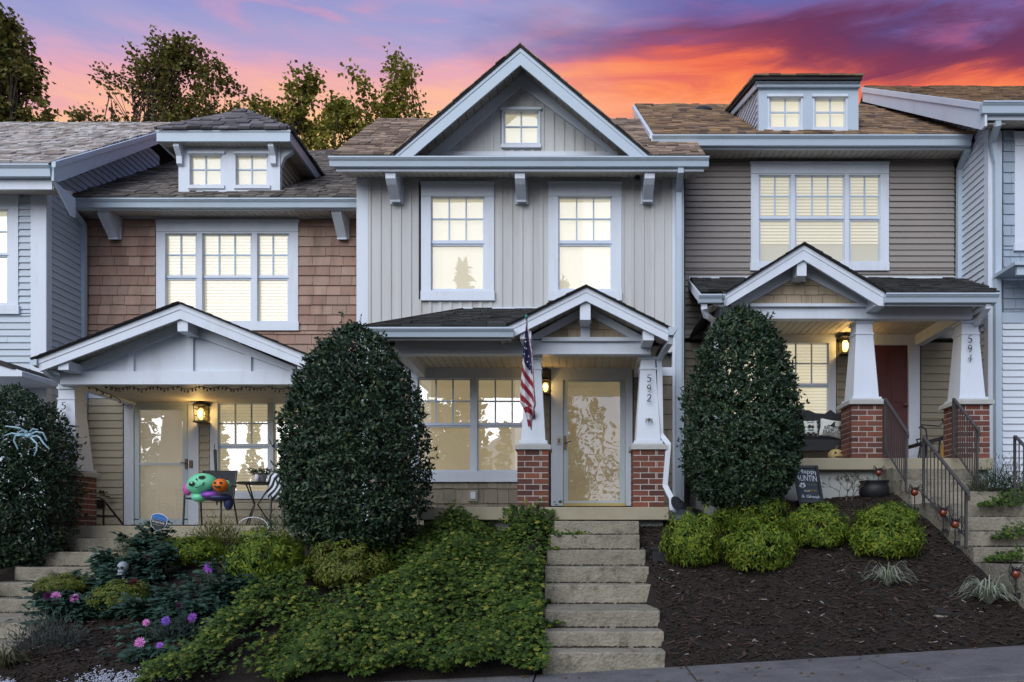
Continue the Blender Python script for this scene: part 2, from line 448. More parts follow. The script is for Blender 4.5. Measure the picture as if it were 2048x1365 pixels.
LAPR = random.Random(99)
def lap_front(parent, m, x0, x1, z0, z1, yw, expo, cuts=(), name='siding_board', lip=0.026, clip=None):
    """horizontal lap boards on a wall that faces the street; cuts are (x0,x1,z0,z1) openings"""
    for z, zb in rows(z0, z1, expo, cuts):
        zm = 0.5 * (z + zb)
        xa, xb = (x0, x1) if clip is None else clip(zm)
        if xb - xa > 0.03:
            for s, e in iv_sub((xa, xb), [(c[0], c[1]) for c in cuts if c[2] < zm < c[3]]):
                # boards come in lengths: a butt seam here and there, each length a hair off its neighbour
                ps = [s]
                while e - ps[-1] > 2.2: ps.append(ps[-1] + LAPR.uniform(.7, 2.0))
                ps.append(e)
                for s_, e_ in zip(ps[:-1], ps[1:]):
                    j, lj = LAPR.uniform(-.0015, .0015), lip + LAPR.uniform(-.003, .003)
                    MB().prism([(s_, yw - lj, zb + j), (s_, yw - 0.004, z), (s_, yw + 0.07, z), (s_, yw + 0.07, zb + j)], (e_ - s_ - .002, 0, 0)).build(name, m, parent)

def lap_side(parent, m, xw, sgn, y0, y1, z0, z1, expo, top=None, lip=0.026, name='siding_board', bot=None):
    """lap boards on a wall at x = xw whose face looks towards sgn*x; top(z) / bot(z) give the y range left under a sloping roof"""
    z = z1
    while z > z0 + 0.01:
        zb = max(z - expo, z0)
        a0, a1 = (y0, y1) if top is None else top(z, y0, y1)
        b0, b1 = (y0, y1) if top is None else top(zb, y0, y1)
        if b1 - b0 > 0.05:
            a1 = max(a1, a0 + 0.01)
            vs = []
            for yy0, yy1, zz, lp in ((b0, b1, zb, lip), (a0, a1, z, 0.004)):
                vs += [(xw + sgn * lp, yy0, zz), (xw + sgn * lp, yy1, zz), (xw - sgn * 0.07, yy1, zz), (xw - sgn * 0.07, yy0, zz)]
            fs = [(0, 3, 2, 1), (4, 5, 6, 7), (0, 1, 5, 4), (1, 2, 6, 5), (2, 3, 7, 6), (3, 0, 4, 7)]
            if sgn < 0: fs = [tuple(reversed(f)) for f in fs]
            MB().add(vs, fs).build(name, m, parent)
        z = zb

def shakes(parent, m, x0, x1, z0, z1, yw, expo, wmin, wmax, cuts=(), clip=None, rng=None, name='shake', lip=0.022):
    rng = rng or random.Random(3)
    me = wedge_mesh(m, lip)
    for z, zb in rows(z0, z1, expo, cuts):
        zm = 0.5 * (z + zb)
        xa, xb = (x0, x1) if clip is None else clip(zm)
        if xb - xa > 0.03:
            for s, e in iv_sub((xa, xb), [(c[0], c[1]) for c in cuts if c[2] < zm < c[3]]):
                x = s
                while x < e - 1e-4:
                    w_ = rng.uniform(wmin, wmax)
                    if e - x - w_ < wmin * 0.5: w_ = e - x
                    drop = rng.uniform(-0.004, 0.004)
                    piece(name, me, Matrix.Translation((x, yw, zb + drop)) @ Matrix.Diagonal((w_ - 0.005, 1, z - zb + 0.004, 1)), parent)
                    x += w_

_wedge = {}
def wedge_mesh(m, lip):
    k = (m.name, lip)
    if k not in _wedge:
        _wedge[k] = MB().prism([(0, -lip, 0), (0, -0.004, 1), (0, 0.07, 1), (0, 0.07, 0)], (1, 0, 0)).mesh('shake_' + m.name, m)
    return _wedge[k]

SHCOUNT = {}
def shingle_plane(house, deck, m, org, ux, up, poly, expo=0.118, wr=(0.10, 0.26), limit=300, rng=None, thick=0.022):
    """courses of shingles on a roof plane: org + a*ux + b*up, poly in (a, b) convex. Lowest courses first; past the limit they join into one."""
    rng = rng or random.Random(5)
    org = Vector(org); ux = Vector(ux).normalized(); up = Vector(up).normalized(); nn = ux.cross(up).normalized()
    bmin = min(p[1] for p in poly); bmax = max(p[1] for p in poly)
    me = unit_box(m); rest = MB(); b = bmin
    nmat = Matrix((ux, up, nn)).transposed().to_4x4()
    while b < bmax - 0.01:
        bt = min(b + expo, bmax); bm = 0.5 * (b + bt)
        xs = []
        for i in range(len(poly)):
            (a0, b0), (a1, b1) = poly[i], poly[(i + 1) % len(poly)]
            if (b0 - bm) * (b1 - bm) < 0: xs.append(a0 + (a1 - a0) * (bm - b0) / (b1 - b0))
        if len(xs) >= 2:
            x, e = min(xs), max(xs)
            x -= 0.0
            while x < e - 1e-4:
                w_ = min(rng.uniform(*wr), e - x)
                if e - x - w_ < 0.06: w_ = e - x
                th = thick + rng.choice((0, 0, 0.010, 0.020)) * rng.uniform(.6, 1)
                dd = rng.uniform(-0.012, 0.006)
                tilt = Matrix.Rotation(R(-2.2 - rng.uniform(0, 1.3)), 4, 'X')
                M4 = Matrix.Translation(org + ux * x + up * (b + dd) + nn * 0.012) @ nmat @ tilt @ Matrix.Diagonal((w_ - 0.006, bt - b + 0.05, th, 1))
                k = SHCOUNT.get(house.name, 0)
                if k < limit:
                    SHCOUNT[house.name] = k + 1
                    piece('shingle', me, M4, deck)
                else:
                    vs = [M4 @ Vector(c) for c in ((0, 0, 0), (1, 0, 0), (1, 1, 0), (0, 1, 0), (0, 0, 1), (1, 0, 1), (1, 1, 1), (0, 1, 1))]
                    rest.add(vs, [(4, 5, 6, 7), (0, 1, 5, 4), (1, 2, 6, 5), (2, 3, 7, 6), (3, 0, 4, 7)])
                x += w_
        b = bt
    if rest.v:
        me2 = isl(m)
        rest.build('shingle_field', me2, deck, kind='stuff')

def isl(m):
    """the same shingle colours, varied from island to island instead of object to object"""
    spec = {'sun_toned_shingle': ((0.58, 0.55, 0.53), (0.34, 0.28, 0.24)), 'grey_brown_shingle': ((0.21, 0.185, 0.165), (0.13, 0.115, 0.10)),
            'slate_grey_shingle': ((0.19, 0.175, 0.185), (0.11, 0.10, 0.105)), 'brown_shingle': ((0.40, 0.30, 0.225), (0.16, 0.115, 0.09)),
            'amber_shingle': ((0.40, 0.26, 0.145), (0.15, 0.11, 0.095)), 'charcoal_shingle': ((0.060, 0.062, 0.062), (0.036, 0.034, 0.032))}[m.name]
    return mat(m.name + '_field', spec[0], 0.95, 0.25, 1.5, rnd=0.34, bump=0.5, bscale=160, spec=0.12, col2=spec[1], island=True)

def main_roof(house, m, x0, x1, de, pe, slope, dr, limit=240, rng=None, cut=None):
    """ridge roof: eave at depth de and height pe (metres), rising to the ridge at depth dr; shingles on the street side.
       cut = (left foot x, right foot x, ridge x, ridge z) leaves out the part a front gable stands on"""
    ze, zr = pe, pe + slope * (dr - de); L = math.hypot(dr - de, zr - ze); W = x1 - x0
    polys = [[(0, 0), (W, 0), (W, L), (0, L)]]
    if cut:
        fl, fr, gx, gz = cut; bA = min(L * .98, (gz - ze) / (zr - ze) * L)
        polys = [[(0, 0), (fl - x0, 0), (gx - x0, bA), (gx - x0, L), (0, L)], [(fr - x0, 0), (W, 0), (W, L), (gx - x0, L), (gx - x0, bA)]]
    up = Vector((0, dr - de, zr - ze)).normalized(); org = Vector((x0, Y(de), ze)); deck = None
    for q in polys:
        k = MB().prism([org + Vector((a, 0, 0)) + up * b for a, b in q], (0, 0, -.10))
        if deck is None:
            k.prism([(x0, Y(dr) + .002, zr), (x0, Y(2 * dr - de), ze), (x0, Y(2 * dr - de), ze - .1), (x0, Y(dr) + .002, zr - .14)], (W, 0, 0))
            deck = k.build('roof', ROOFE, house); dk = deck
        else: dk = k.build('roof', ROOFE, house)
        shingle_plane(house, dk, m, (x0, Y(de) - 0.02, ze), (1, 0, 0), up, q, limit=limit, rng=rng)
    k = MB()
    k.prism([(x0, Y(dr) - 0.12, zr - 0.055), (x0, Y(dr), zr + 0.045), (x0, Y(dr) + 0.12, zr - 0.055), (x0, Y(dr), zr - 0.0)], (x1 - x0, 0, 0))
    k.build('ridge_cap', m, deck)
    return deck, zr

def gutter(house, x0, x1, d, ztop, h=0.125, dep=0.12):
    """K-style gutter whose front face stands at depth d"""
    y = Y(d)
    pts = [(x0, y, ztop), (x0, y + 0.006, ztop - 0.03), (x0, y + 0.03, ztop - 0.055), (x0, y + 0.045, ztop - h), (x0, y + dep, ztop - h), (x0, y + dep, ztop)]
    g = MB().prism(pts, (x1 - x0, 0, 0))
    g.box(x0 - 0.004, x1 + 0.004, y - 0.008, y + 0.012, ztop - 0.018, ztop + 0.004)
    return g.build('gutter', GUT, house)

def soffit(house, x0, x1, d0, z0, d1, z1, pitch=0.10, name='soffit', m=None):
    """vented soffit strips running front to back"""
    m = m or SOFF
    g = MB(); n = max(1, int((x1 - x0) / pitch)); p = (x1 - x0) / n
    for i in range(n):
        a = x0 + i * p
        g.prism([(a + 0.006, Y(d0), z0), (a + p - 0.006, Y(d0), z0), (a + p - 0.006, Y(d1), z1), (a + 0.006, Y(d1), z1)], (0, 0, 0.02))
    g.prism([(x0, Y(d0), z0 + 0.012), (x1, Y(d0), z0 + 0.012), (x1, Y(d1), z1 + 0.012), (x0, Y(d1), z1 + 0.012)], (0, 0, 0.04))
    return g.build(name, m, house)

# ------------------------------------------------------------------ windows
def window(house, d, outer, header, units, lit, glass_up, glass_lo, header_h=None, sill=True, slats=False, name='window', lit_lo=None, sillh=12, blind_to=None):
    """d: wall depth. outer: px rect of the casing; header: px height of the head board; units: list of (px0, px1, top, mid0, mid1, bottom, cols, rows)
       upper sash from top to mid0 split in panes, lower sash from mid1 to bottom one pane (mid1 None: no lower sash)."""
    yw = Y(d); px0, py0, px1, py1 = outer
    k = MB(); T = 0.115
    us = sorted(units)
    edges = [px0] + [e for u in us for e in (u[0], u[1])] + [px1]
    df = d - 0.03
    top = min(u[2] for u in us); bot = max(u[5] if u[4] else u[3] for u in us)
    k.fb(px0, py0, px1, py0 + header, df - 0.012, T + 0.012)
    k.fb(px0 - 1.5, py0 - 2, px1 + 1.5, py0 + 3, df - 0.03, 0.06)
    k.fb(px0, py0 + header, px1, top - 3, df, T)
    k.fb(px0, bot + 3, px1, py1, df, T)
    for i in range(0, len(edges), 2):
        a, b = edges[i], edges[i + 1]
        a2 = a if i == 0 else a + 3; b2 = b if i == len(edges) - 2 else b - 3
        if b2 - a2 > 1: k.fb(a2, top - 3, b2, bot + 3, df, T)
    win = k.build(name, TRIM, house)
    if sill:
        MB().fb(px0 - 1, py1 - sillh, px1 + 1, py1 + 1, df - 0.025, 0.05).build('sill', TRIM, win)
    for (a, b, t0, m0, m1, b0, cols, rows) in us:
        s = MB(); ds = d + 0.012
        pr = 3
        s.fb(a - pr, t0 - pr, b + pr, t0, ds, 0.05); s.fb(a - pr, m0, b + pr, m0 + (m1 - m0 if m1 else 3) * 0.6, ds, 0.05)
        s.fb(a - pr, t0, a, m0, ds, 0.05); s.fb(b, t0, b + pr, m0, ds, 0.05)
        s.build('upper_sash', SASH, win)
        g = MB(); dm = d + 0.026
        for c in range(1, cols):
            x = a + (b - a) * c / cols; g.fb(x - 1.4, t0, x + 1.4, m0, dm, 0.02)
        for r_ in range(1, rows):
            y = t0 + (m0 - t0) * r_ / rows; g.fb(a, y - 1.4, b, y + 1.4, dm + 0.002, 0.02)
        g.build('muntin_grid', MUNT, win)
        dg = d + 0.040
        for c in range(cols):
            for r_ in range(rows):
                xa = a + (b - a) * c / cols + (1.0 if c else 0); xb = a + (b - a) * (c + 1) / cols - (1.0 if c < cols - 1 else 0)
                ya = t0 + (m0 - t0) * r_ / rows + (1.0 if r_ else 0); yb = t0 + (m0 - t0) * (r_ + 1) / rows - (1.0 if r_ < rows - 1 else 0)
                block('pane', glass_up, X(xa, dg), X(xb, dg), Y(dg), Y(dg) + 0.004, Z(yb, dg), Z(ya, dg), win)
        if m1:
            s = MB(); ds2 = d + 0.03
            s.fb(a - pr, m0 + (m1 - m0) * 0.6, b + pr, m1, ds2, 0.05); s.fb(a - pr, b0, b + pr, b0 + pr, ds2, 0.05)
            s.fb(a - pr, m1, a, b0, ds2, 0.05); s.fb(b, m1, b + pr, b0, ds2, 0.05)
            s.build('lower_sash', SASH, win)
            dl = d + 0.055
            block('pane', glass_lo, X(a, dl), X(b, dl), Y(dl), Y(dl) + 0.004, Z(b0, dl), Z(m1, dl), win)
        bb = b0 if m1 else m0
        db = d + 0.095
        bl = MB()
        if slats:
            y = t0 - pr; lim = bb + pr if blind_to is None else blind_to
            while y < lim:
                za, zb = Z(y, db), Z(y + slats * .80, db)
                bl.prism([(X(a - pr, db), Y(db) - 0.014, zb + 0.004), (X(b + pr, db), Y(db) - 0.014, zb + 0.004), (X(b + pr, db), Y(db) - 0.002, za), (X(a - pr, db), Y(db) - 0.002, za)], (0, 0.003, 0))
                y += slats
            bl.build('blind', lit, win)
            MB().fb(a - pr, t0 - pr, b + pr, bb + pr, db + 0.012, 0.004).build('lit_room', lit_lo or lit, win)
        else:
            bl.fb(a - pr, t0 - pr, b + pr, bb + pr, db, 0.004)
            bl.build('shade', lit, win)
    return win

def holed(k, rect, holes, d, t):
    """a board front with window openings side by side"""
    x0, y0, x1, y1 = rect; ty = min(h[1] for h in holes); by = max(h[3] for h in holes)
    k.fb(x0, y0, x1, ty, d, t); k.fb(x0, by, x1, y1, d, t)
    xs = [x0] + [e for h in sorted(holes) for e in (h[0], h[2])] + [x1]
    for i in range(0, len(xs), 2): k.fb(xs[i], ty, xs[i + 1], by, d, t)

# ------------------------------------------------------------------ porch columns
def brick_pier(parent, x0, x1, y0, y1, z0, z1, rng, sides=(-1, 1), bh=0.0665, joint=0.012):
    MB().box(x0 + 0.006, x1 - 0.006, y0 + 0.006, y1 - 0.006, z0, z1).build('mortar_core', MORTAR, parent)
    n = max(1, round((z1 - z0) / (bh + joint))); ch = (z1 - z0) / n
    me = unit_box(BRICK)
    w = x1 - x0
    for i in range(n):
        za = z0 + i * ch + joint / 2; zb = z0 + (i + 1) * ch - joint / 2
        cuts = [0, w / 2, w] if i % 2 == 0 else [0, w * 0.235, w * 0.72, w * 0.765, w]
        for a, b in zip(cuts[:-1], cuts[1:]):
            j = rng.uniform(0, 0.004)
            a2 = x0 + a + (0 if a == 0 else joint / 2); b2 = x0 + b - (0 if abs(b - w) < 1e-6 else joint / 2)
            piece('brick', me, Matrix.Translation((a2, y0 + j, za)) @ Matrix.Diagonal((b2 - a2, 0.09, zb - za, 1)), parent)
        dpt = y1 - y0
        for sg in sides:
            cs = [0.094, dpt * 0.6, dpt] if i % 2 else [0.094, dpt * 0.42, dpt * 0.85, dpt]
            for a, b in zip(cs[:-1], cs[1:]):
                xx = x0 if sg < 0 else x1 - 0.05
                piece('brick', me, Matrix.Translation((xx + (0.002 if sg < 0 else -0.002), y0 + a + joint / 2, za)) @ Matrix.Diagonal((0.05, b - a - joint, zb - za, 1)), parent)

def column(house, cx, d, ztop, zband, zshaft, zcap, zpier0, wtop, wbot, wcap, wpier, rng):
    """tapered box column on a brick pier; d is the depth of the pier's front face, heights in metres, widths in metres"""
    yc = Y(d) + wpier / 2
    k = MB()
    def frus(z0, w0, z1, w1):
        vs = [(cx + a * w0 / 2, yc + b * w0 / 2, z0) for a, b in ((-1, -1), (1, -1), (1, 1), (-1, 1))] + [(cx + a * w1 / 2, yc + b * w1 / 2, z1) for a, b in ((-1, -1), (1, -1), (1, 1), (-1, 1))]
        k.add(vs, [(3, 2, 1, 0), (4, 5, 6, 7), (0, 1, 5, 4), (1, 2, 6, 5), (2, 3, 7, 6), (3, 0, 4, 7)])
    frus(zshaft, wbot, ztop, wtop)
    col_ = k.build('porch_column', TRIM, house)
    def sq(n, w_, z0, z1, m=TRIM, bev=0.0):
        MB().box(cx - w_ / 2, cx + w_ / 2, yc - w_ / 2, yc + w_ / 2, z0, z1).build(n, m, col_, bevel=bev)
    sq('capital', wtop + 0.055, ztop - 0.035, ztop)
    sq('neck_band', wtop + 0.05, zband - 0.012, zband + 0.014)
    sq('plinth', wbot + 0.055, zshaft - 0.05, zshaft + 0.015)
    vs = MB()
    a, b = wcap / 2, wcap / 2 - 0.05
    z0, z1, z2 = zcap - 0.085, zcap - 0.03, zcap
    pts = [(a, z0), (a, z1), (b, z2)]
    v = []
    for r_, z_ in pts: v += [(cx + sx * r_, yc + sy * r_, z_) for sx, sy in ((-1, -1), (1, -1), (1, 1), (-1, 1))]
    f = [(3, 2, 1, 0), (8, 9, 10, 11)]
    for i in range(2):
        for q in range(4):
            p = i * 4 + q; p2 = i * 4 + (q + 1) % 4
            f.append((p, p2, p2 + 4, p + 4))
    vs.add(v, f).build('stone_cap', STONE, col_)
    brick_pier(col_, cx - wpier / 2, cx + wpier / 2, Y(d), Y(d) + wpier, zpier0, zcap - 0.085, rng)
    return col_

def stroke(mb, pts, r0, y, closed=False):
    pts = [Vector((p[0], y, p[1])) for p in pts]
    mb.tube(pts, [r0 * (0.55 + 0.6 * math.sin(math.pi * (i + .5) / len(pts))) for i in range(len(pts))], 6)

DIG = {'5': [[(0.9, 1.0), (0.25, 0.98), (0.22, 0.6), (0.5, 0.62), (0.8, 0.5), (0.85, 0.27), (0.65, 0.05), (0.35, 0.0), (0.12, 0.08)]],
       '9': [[(0.85, 0.75), (0.65, 0.95), (0.4, 0.98), (0.18, 0.82), (0.15, 0.6), (0.35, 0.45), (0.6, 0.5), (0.83, 0.75), (0.82, 0.45), (0.65, 0.18), (0.35, 0.0)]],
       '2': [[(0.15, 0.78), (0.25, 0.95), (0.55, 1.0), (0.8, 0.83), (0.75, 0.6), (0.45, 0.3), (0.1, 0.03), (0.45, 0.06), (0.92, 0.02)]],
       '0': [[(0.5, 1.0), (0.25, 0.88), (0.15, 0.5), (0.25, 0.12), (0.5, 0.0), (0.75, 0.12), (0.85, 0.5), (0.75, 0.88), (0.5, 1.0)]],
       '4': [[(0.62, 0.0), (0.68, 1.0), (0.1, 0.32), (0.95, 0.36)]]}
def house_number(house, digits, cx, y, ztop, h, step, w, slant=0.06):
    n = MB().box(cx - 0.004, cx + 0.004, y + 0.004, y + 0.012, ztop - step * len(digits) + 0.02, ztop - 0.02)
    par = None
    for i, ch in enumerate(digits):
        g = MB()
        for st in DIG[ch]:
            stroke(g, [(cx + (px - 0.5) * w + slant * w * (pz - .5), ztop - i * step - h + pz * h) for px, pz in st], 0.0068, y)
        if par is None:
            par = g.build('house_number', BLACK, house); par['label'] = 'black metal digits ' + digits
        else:
            g.build('digit', BLACK, par)
    return par

def lantern(house, x, y, zc, s=1.0, warm=6.0):
    """wall lantern with a hipped roof, four posts and a glowing globe; its lamp is lit"""
    k = MB()
    k.box(x - 0.05 * s, x + 0.05 * s, y + 0.02, y + 0.035, zc - 0.06 * s, zc + 0.20 * s)
    k.box(x - 0.012 * s, x + 0.012 * s, y - 0.11 * s, y + 0.02, zc + 0.165 * s, zc + 0.19 * s)
    yc = y - 0.11 * s
    k.add([(x + a * 0.11 * s, yc + b * 0.11 * s, zc + 0.12 * s) for a, b in ((-1, -1), (1, -1), (1, 1), (-1, 1))] + [(x + a * 0.05 * s, yc + b * 0.05 * s, zc + 0.17 * s) for a, b in ((-1, -1), (1, -1), (1, 1), (-1, 1))],
          [(3, 2, 1, 0), (4, 5, 6, 7), (0, 1, 5, 4), (1, 2, 6, 5), (2, 3, 7, 6), (3, 0, 4, 7)])
    k.box(x - 0.095 * s, x + 0.095 * s, yc - 0.095 * s, yc + 0.095 * s, zc - 0.165 * s, zc - 0.14 * s)
    for a, b in ((-1, -1), (1, -1), (1, 1), (-1, 1)):
        k.tube([(x + a * 0.075 * s, yc + b * 0.075 * s, zc - 0.15 * s), (x + a * 0.088 * s, yc + b * 0.088 * s, zc + 0.12 * s)], 0.008 * s, 5)
    for zz in (zc - 0.05 * s, zc + 0.06 * s):
        for a in (-1, 1):
            k.box(x + a * 0.082 * s - 0.005, x + a * 0.082 * s + 0.005, yc - 0.08 * s, yc + 0.08 * s, zz - 0.004, zz + 0.004)
        k.box(x - 0.082 * s, x + 0.082 * s, yc - 0.086 * s, yc - 0.078 * s, zz - 0.004, zz + 0.004)
    L = k.build('wall_lantern', BLACK, house)
    g = MB().ball((x, yc, zc - 0.015 * s), 0.058 * s, 0.058 * s, 0.10 * s, 10, 7)
    g.build('glowing_globe', BULB, L, smooth=True)
    lp = bpy.data.lights.new('lantern_light', 'POINT'); lp.energy = warm; lp.color = (1.0, 0.62, 0.20); lp.shadow_soft_size = 0.05
    lo = bpy.data.objects.new('lantern_light', lp); link(lo, L); lo.location = (x, yc - 0.13 * s, zc - 0.02)
    return L

GAPB = litmat('blind_gap', (1.0, 0.90, 0.62), 0.35, 0.1, 1.0, 0.25)
GREYLIT = litmat('grey_lit_room', (1.0, 0.97, 0.78), 0.34, 0.12, 1.0, 0.25)
LITDORM = litmat('dormer_blind', (1.0, 0.92, 0.66), 0.40, 0.06, 0.8, 0.22)
LIT2 = litmat('lit_shade_reflecting', (1.0, 0.90, 0.60), 0.40, 0.06, 0.8, 0.35)
# ================================================================== the middle house, 592
rng = random.Random(11)
h2 = thing('townhouse', P(1040, 1080, 12.0), 'cream board-and-batten townhouse numbered 592 with the big front gable and a flag', 'house', 'row of townhouses')
DW = 12.0; YW = 0.0
XL, XR = X(713, DW), X(1368, DW)
# body of the house behind its cladding
wall2 = MB().box(XL + 0.02, XR - 0.02, 0.13, 4.4, -0.6, 5.66).build('wall', WALLB, h2)
# corner boards
for a, b in ((713, 736), (1345, 1368)):
    MB().fb(a, 345, b, 1052, DW - 0.02, 0.12).build('corner_board', TRIM, h2)
MB().box(XL - 0.0, XL + 0.03, 0.03, 4.4, -0.5, 5.62).build('party_wall_return', CREAM, h2)
# window openings that interrupt the cladding
wcut = [(X(842, DW), X(988, DW), Z(600, DW), Z(364, DW)), (X(1097, DW), X(1243, DW), Z(600, DW), Z(364, DW))]
# board and batten: each board with its batten
x = X(736, DW); zt, zb0 = Z(356, DW), Z(705, DW); per = 0.158; xe = X(1345, DW)
while x < xe - 0.01:
    x2 = min(x + per, xe)
    segs = [(zb0, zt)]
    for c in wcut:
        if c[0] < 0.5 * (x + x2) < c[1]:
            segs = [(zb0, c[2]), (c[3], zt)]
    for za, zz in segs:
        if zz - za < 0.02: continue
        k = MB().box(x + 0.003, x2, 0.0, 0.08, za, zz)
        k.box(x + 0.0, x + 0.048, -0.016, 0.02, za, zz)
        k.build('siding_board', CREAM, wall2)
    x = x2
MB().fb(736, 352, 1345, 359, DW - 0.02, 0.05).build('frieze_board', CREAM, h2)
# lower band of weathered shakes below the porch roof
dl_ = DW
wc = [(X(820, DW), X(1078, DW), Z(965, DW), Z(733, DW)), (X(1100, DW), X(1267, DW), -2, Z(733, DW))]
shakes(wall2, SHAKE2, X(736, DW), X(1345, DW), Z(1050, DW), Z(740, DW), 0.0, 0.232, 0.14, 0.24, wc, rng=random.Random(21), lip=0.024)
MB().fb(1322, 735, 1345, 752, DW - 0.025, 0.1).build('band_board', TRIM, h2)
MB().fb(736, 735, 818, 752, DW - 0.025, 0.1).build('band_board', TRIM, h2)

# upstairs windows
for k_ in (0, 255):
    window(h2, DW, (842 + k_, 365, 988 + k_, 600), 27, [(864.5 + k_, 966 + k_, 396, 481, 492, 578, 3, 2)], LIT2, GLASS, GLASSU, sillh=18)
    if k_:
        MB().fb(1166, 394, 1223, 580, DW + 0.085, .004).build('curtain', LITW, h2)
    else:
        MB().fb(862, 394, 884, 580, DW + 0.085, .004).build('curtain', LIT, h2)
# big gable: wall, boards, window
gz = Z(306, DW)
gab = MB().pp([(868, 310), (1041, 140), (1214 + 36, 310)], DW + 0.13, 1.2).build('gable_wall', WALLB, h2)
x = X(880, DW); xe = X(1245, DW); apx = X(1042, DW); apz = Z(160, DW); hw = X(1245, DW) - apx
while x < xe:
    x2 = x + per
    xm = 0.5 * (x + x2)
    def gh(xx): return gz + (apz - gz) * max(0.0, 1 - abs(xx - apx) / hw)
    segs = [None]
    cut = (X(1004, DW), X(1081, DW), Z(293, DW), Z(217, DW))
    a_, b_ = gh(x + 0.003), gh(x2)
    if max(a_, b_) > gz + 0.02:
        pieces_ = [(gz, 1)]
        if cut[0] < xm < cut[1]:
            MB().box(x + .003, x2, 0.0, 0.08, gz, cut[2]).box(x, x + .048, -.016, .02, gz, cut[2]).build('siding_board', CREAM, gab)
            zb_ = cut[3]
        else: zb_ = gz
        if max(a_, b_) > zb_ + 0.02:
            kk = MB().prism([(x + .003, 0.0, zb_), (x2, 0.0, zb_), (x2, 0.0, max(b_, zb_ + .005)), (x + .003, 0.0, max(a_, zb_ + .005))], (0, .08, 0))
            c_ = gh(x + .048)
            kk.prism([(x, -.016, zb_), (x + .048, -.016, zb_), (x + .048, -.016, max(c_, zb_ + .005)), (x, -.016, max(gh(x), zb_ + .005))], (0, .03, 0))
            kk.build('siding_board', CREAM, gab)
    x = x2
window(h2, DW, (1003, 216, 1081, 294), 5, [(1010.5, 1074.5, 222, 286, None, 286, 2, 2)], LIT, GLASS, GLASS, sillh=6)
# inner rake boards on the gable wall
k = MB()
k.pp([(849, 312), (1043, 142), (1043, 169), (880, 312)], DW - 0.035, 0.05)
k.pp([(1237 + 28, 312), (1043, 142), (1043, 169), (1237 - 3, 312)], DW - 0.035, 0.05)
k.pp([(880, 312), (1043, 169), (1043, 174), (886, 312)], DW - 0.05, 0.06)
k.pp([(1234, 312), (1043, 169), (1043, 174), (1228, 312)], DW - 0.05, 0.06)
k.fb(880, 303, 1236, 313, DW - 0.045, 0.06)
k.build('gable_rake_trim', TRIM, h2)
# rake fascia, soffit and roof slabs of the gable
DF = 11.45
apex = P(1040.5, 92, DF); fl, fr_ = P(779, 316, DF), P(1306, 316, DF)
k = MB()
k.pp([(779, 316), (1040.5, 94), (1040.5, 104), (791, 316)], DF - 0.010, 0.05)
k.pp([(1306, 316), (1040.5, 94), (1040.5, 104), (1294, 316)], DF - 0.010, 0.05)
k.pp([(791, 316), (1040.5, 104), (1040.5, 130), (822, 316)], DF, 0.04)
k.pp([(1294, 316), (1040.5, 104), (1040.5, 130), (1264, 316)], DF, 0.04)
k.build('rake_fascia', GUT, h2)
ridge_back = 1.9
for side, foot in ((-1, fl), (1, fr_)):
    up = (apex - foot); L = up.length; up.normalize()
    perp = Vector((-up.z * side, 0, up.x * side)) if side < 0 else Vector((-up.z, 0, up.x))
    perp = Vector((-abs(up.z) * (1 if side > 0 else -1) * -1, 0, abs(up.x)))
    perp = Vector(((1 if side > 0 else -1) * abs(up.z), 0, abs(up.x)))
    s0 = foot.copy(); s0.y = Y(DF) - 0.03
    slab = MB().prism([s0, s0 + up * L, s0 + up * L + perp * 0.0 + Vector((0, 0, -0.03)), s0 - Vector((0, 0, 0.03))], (0, 3.2, 0)).build('gable_roof', ROOFE, h2)
    # overlapping shingle ends along the rake
    u = 0.0; rr = random.Random(2 + side); kk = MB()
    while u < L:
        w_ = min(0.14, L - u)
        for v in range(13):
            o = s0 + up * u + Vector((0, v * 0.235 - 0.015 + rr.uniform(-.01, .01), 0)) + perp * 0.006
            th = 0.004 + rr.choice((0, .003, .006))
            a1 = o; a2 = o + up * (w_ + 0.03)
            kk.prism([a1, a1 + perp * (th + 0.008), a2 + perp * 0.006, a2], (0, 0.225, 0))
        u += w_
    kk.build('shingle_field', isl(ROOF2), slab, kind='stuff')
    # soffit strips under the overhang
    so = MB(); u = 0.05
    while u < L - 0.1:
        w_ = 0.155
        a1 = s0 + up * u + Vector((0, 0.05, -0.10)); a2 = s0 + up * min(L - 0.05, u + w_ - 0.012) + Vector((0, 0.05, -0.10))
        so.prism([a1, a2, a2 + Vector((0, 0.52, 0)), a1 + Vector((0, 0.52, 0))], perp * 0.03)
        u += w_
    a1 = s0 + Vector((0, 0.03, -0.07)); a2 = s0 + up * L + Vector((0, 0.03, -0.07))
    so.prism([a1, a2, a2 + Vector((0, 0.56, 0)), a1 + Vector((0, 0.56, 0))], perp * 0.03)
    so.build('rake_soffit', SOFF, h2)
# main roof behind the gable
deck2, zr2 = main_roof(h2, ROOF2, -3.62, 1.94, 11.45, Z(314, 11.45), 0.74, 14.2, limit=210, rng=random.Random(31), cut=(X(783, 11.45), X(1303, 11.45), X(1041, 11.45), apex.z))
MB().box(X(783, 11.45), X(1303, 11.45), Y(11.46), -0.03, Z(316, 11.46) - .03, Z(312, 11.46)).build('gable_apron', ROOFE, h2)
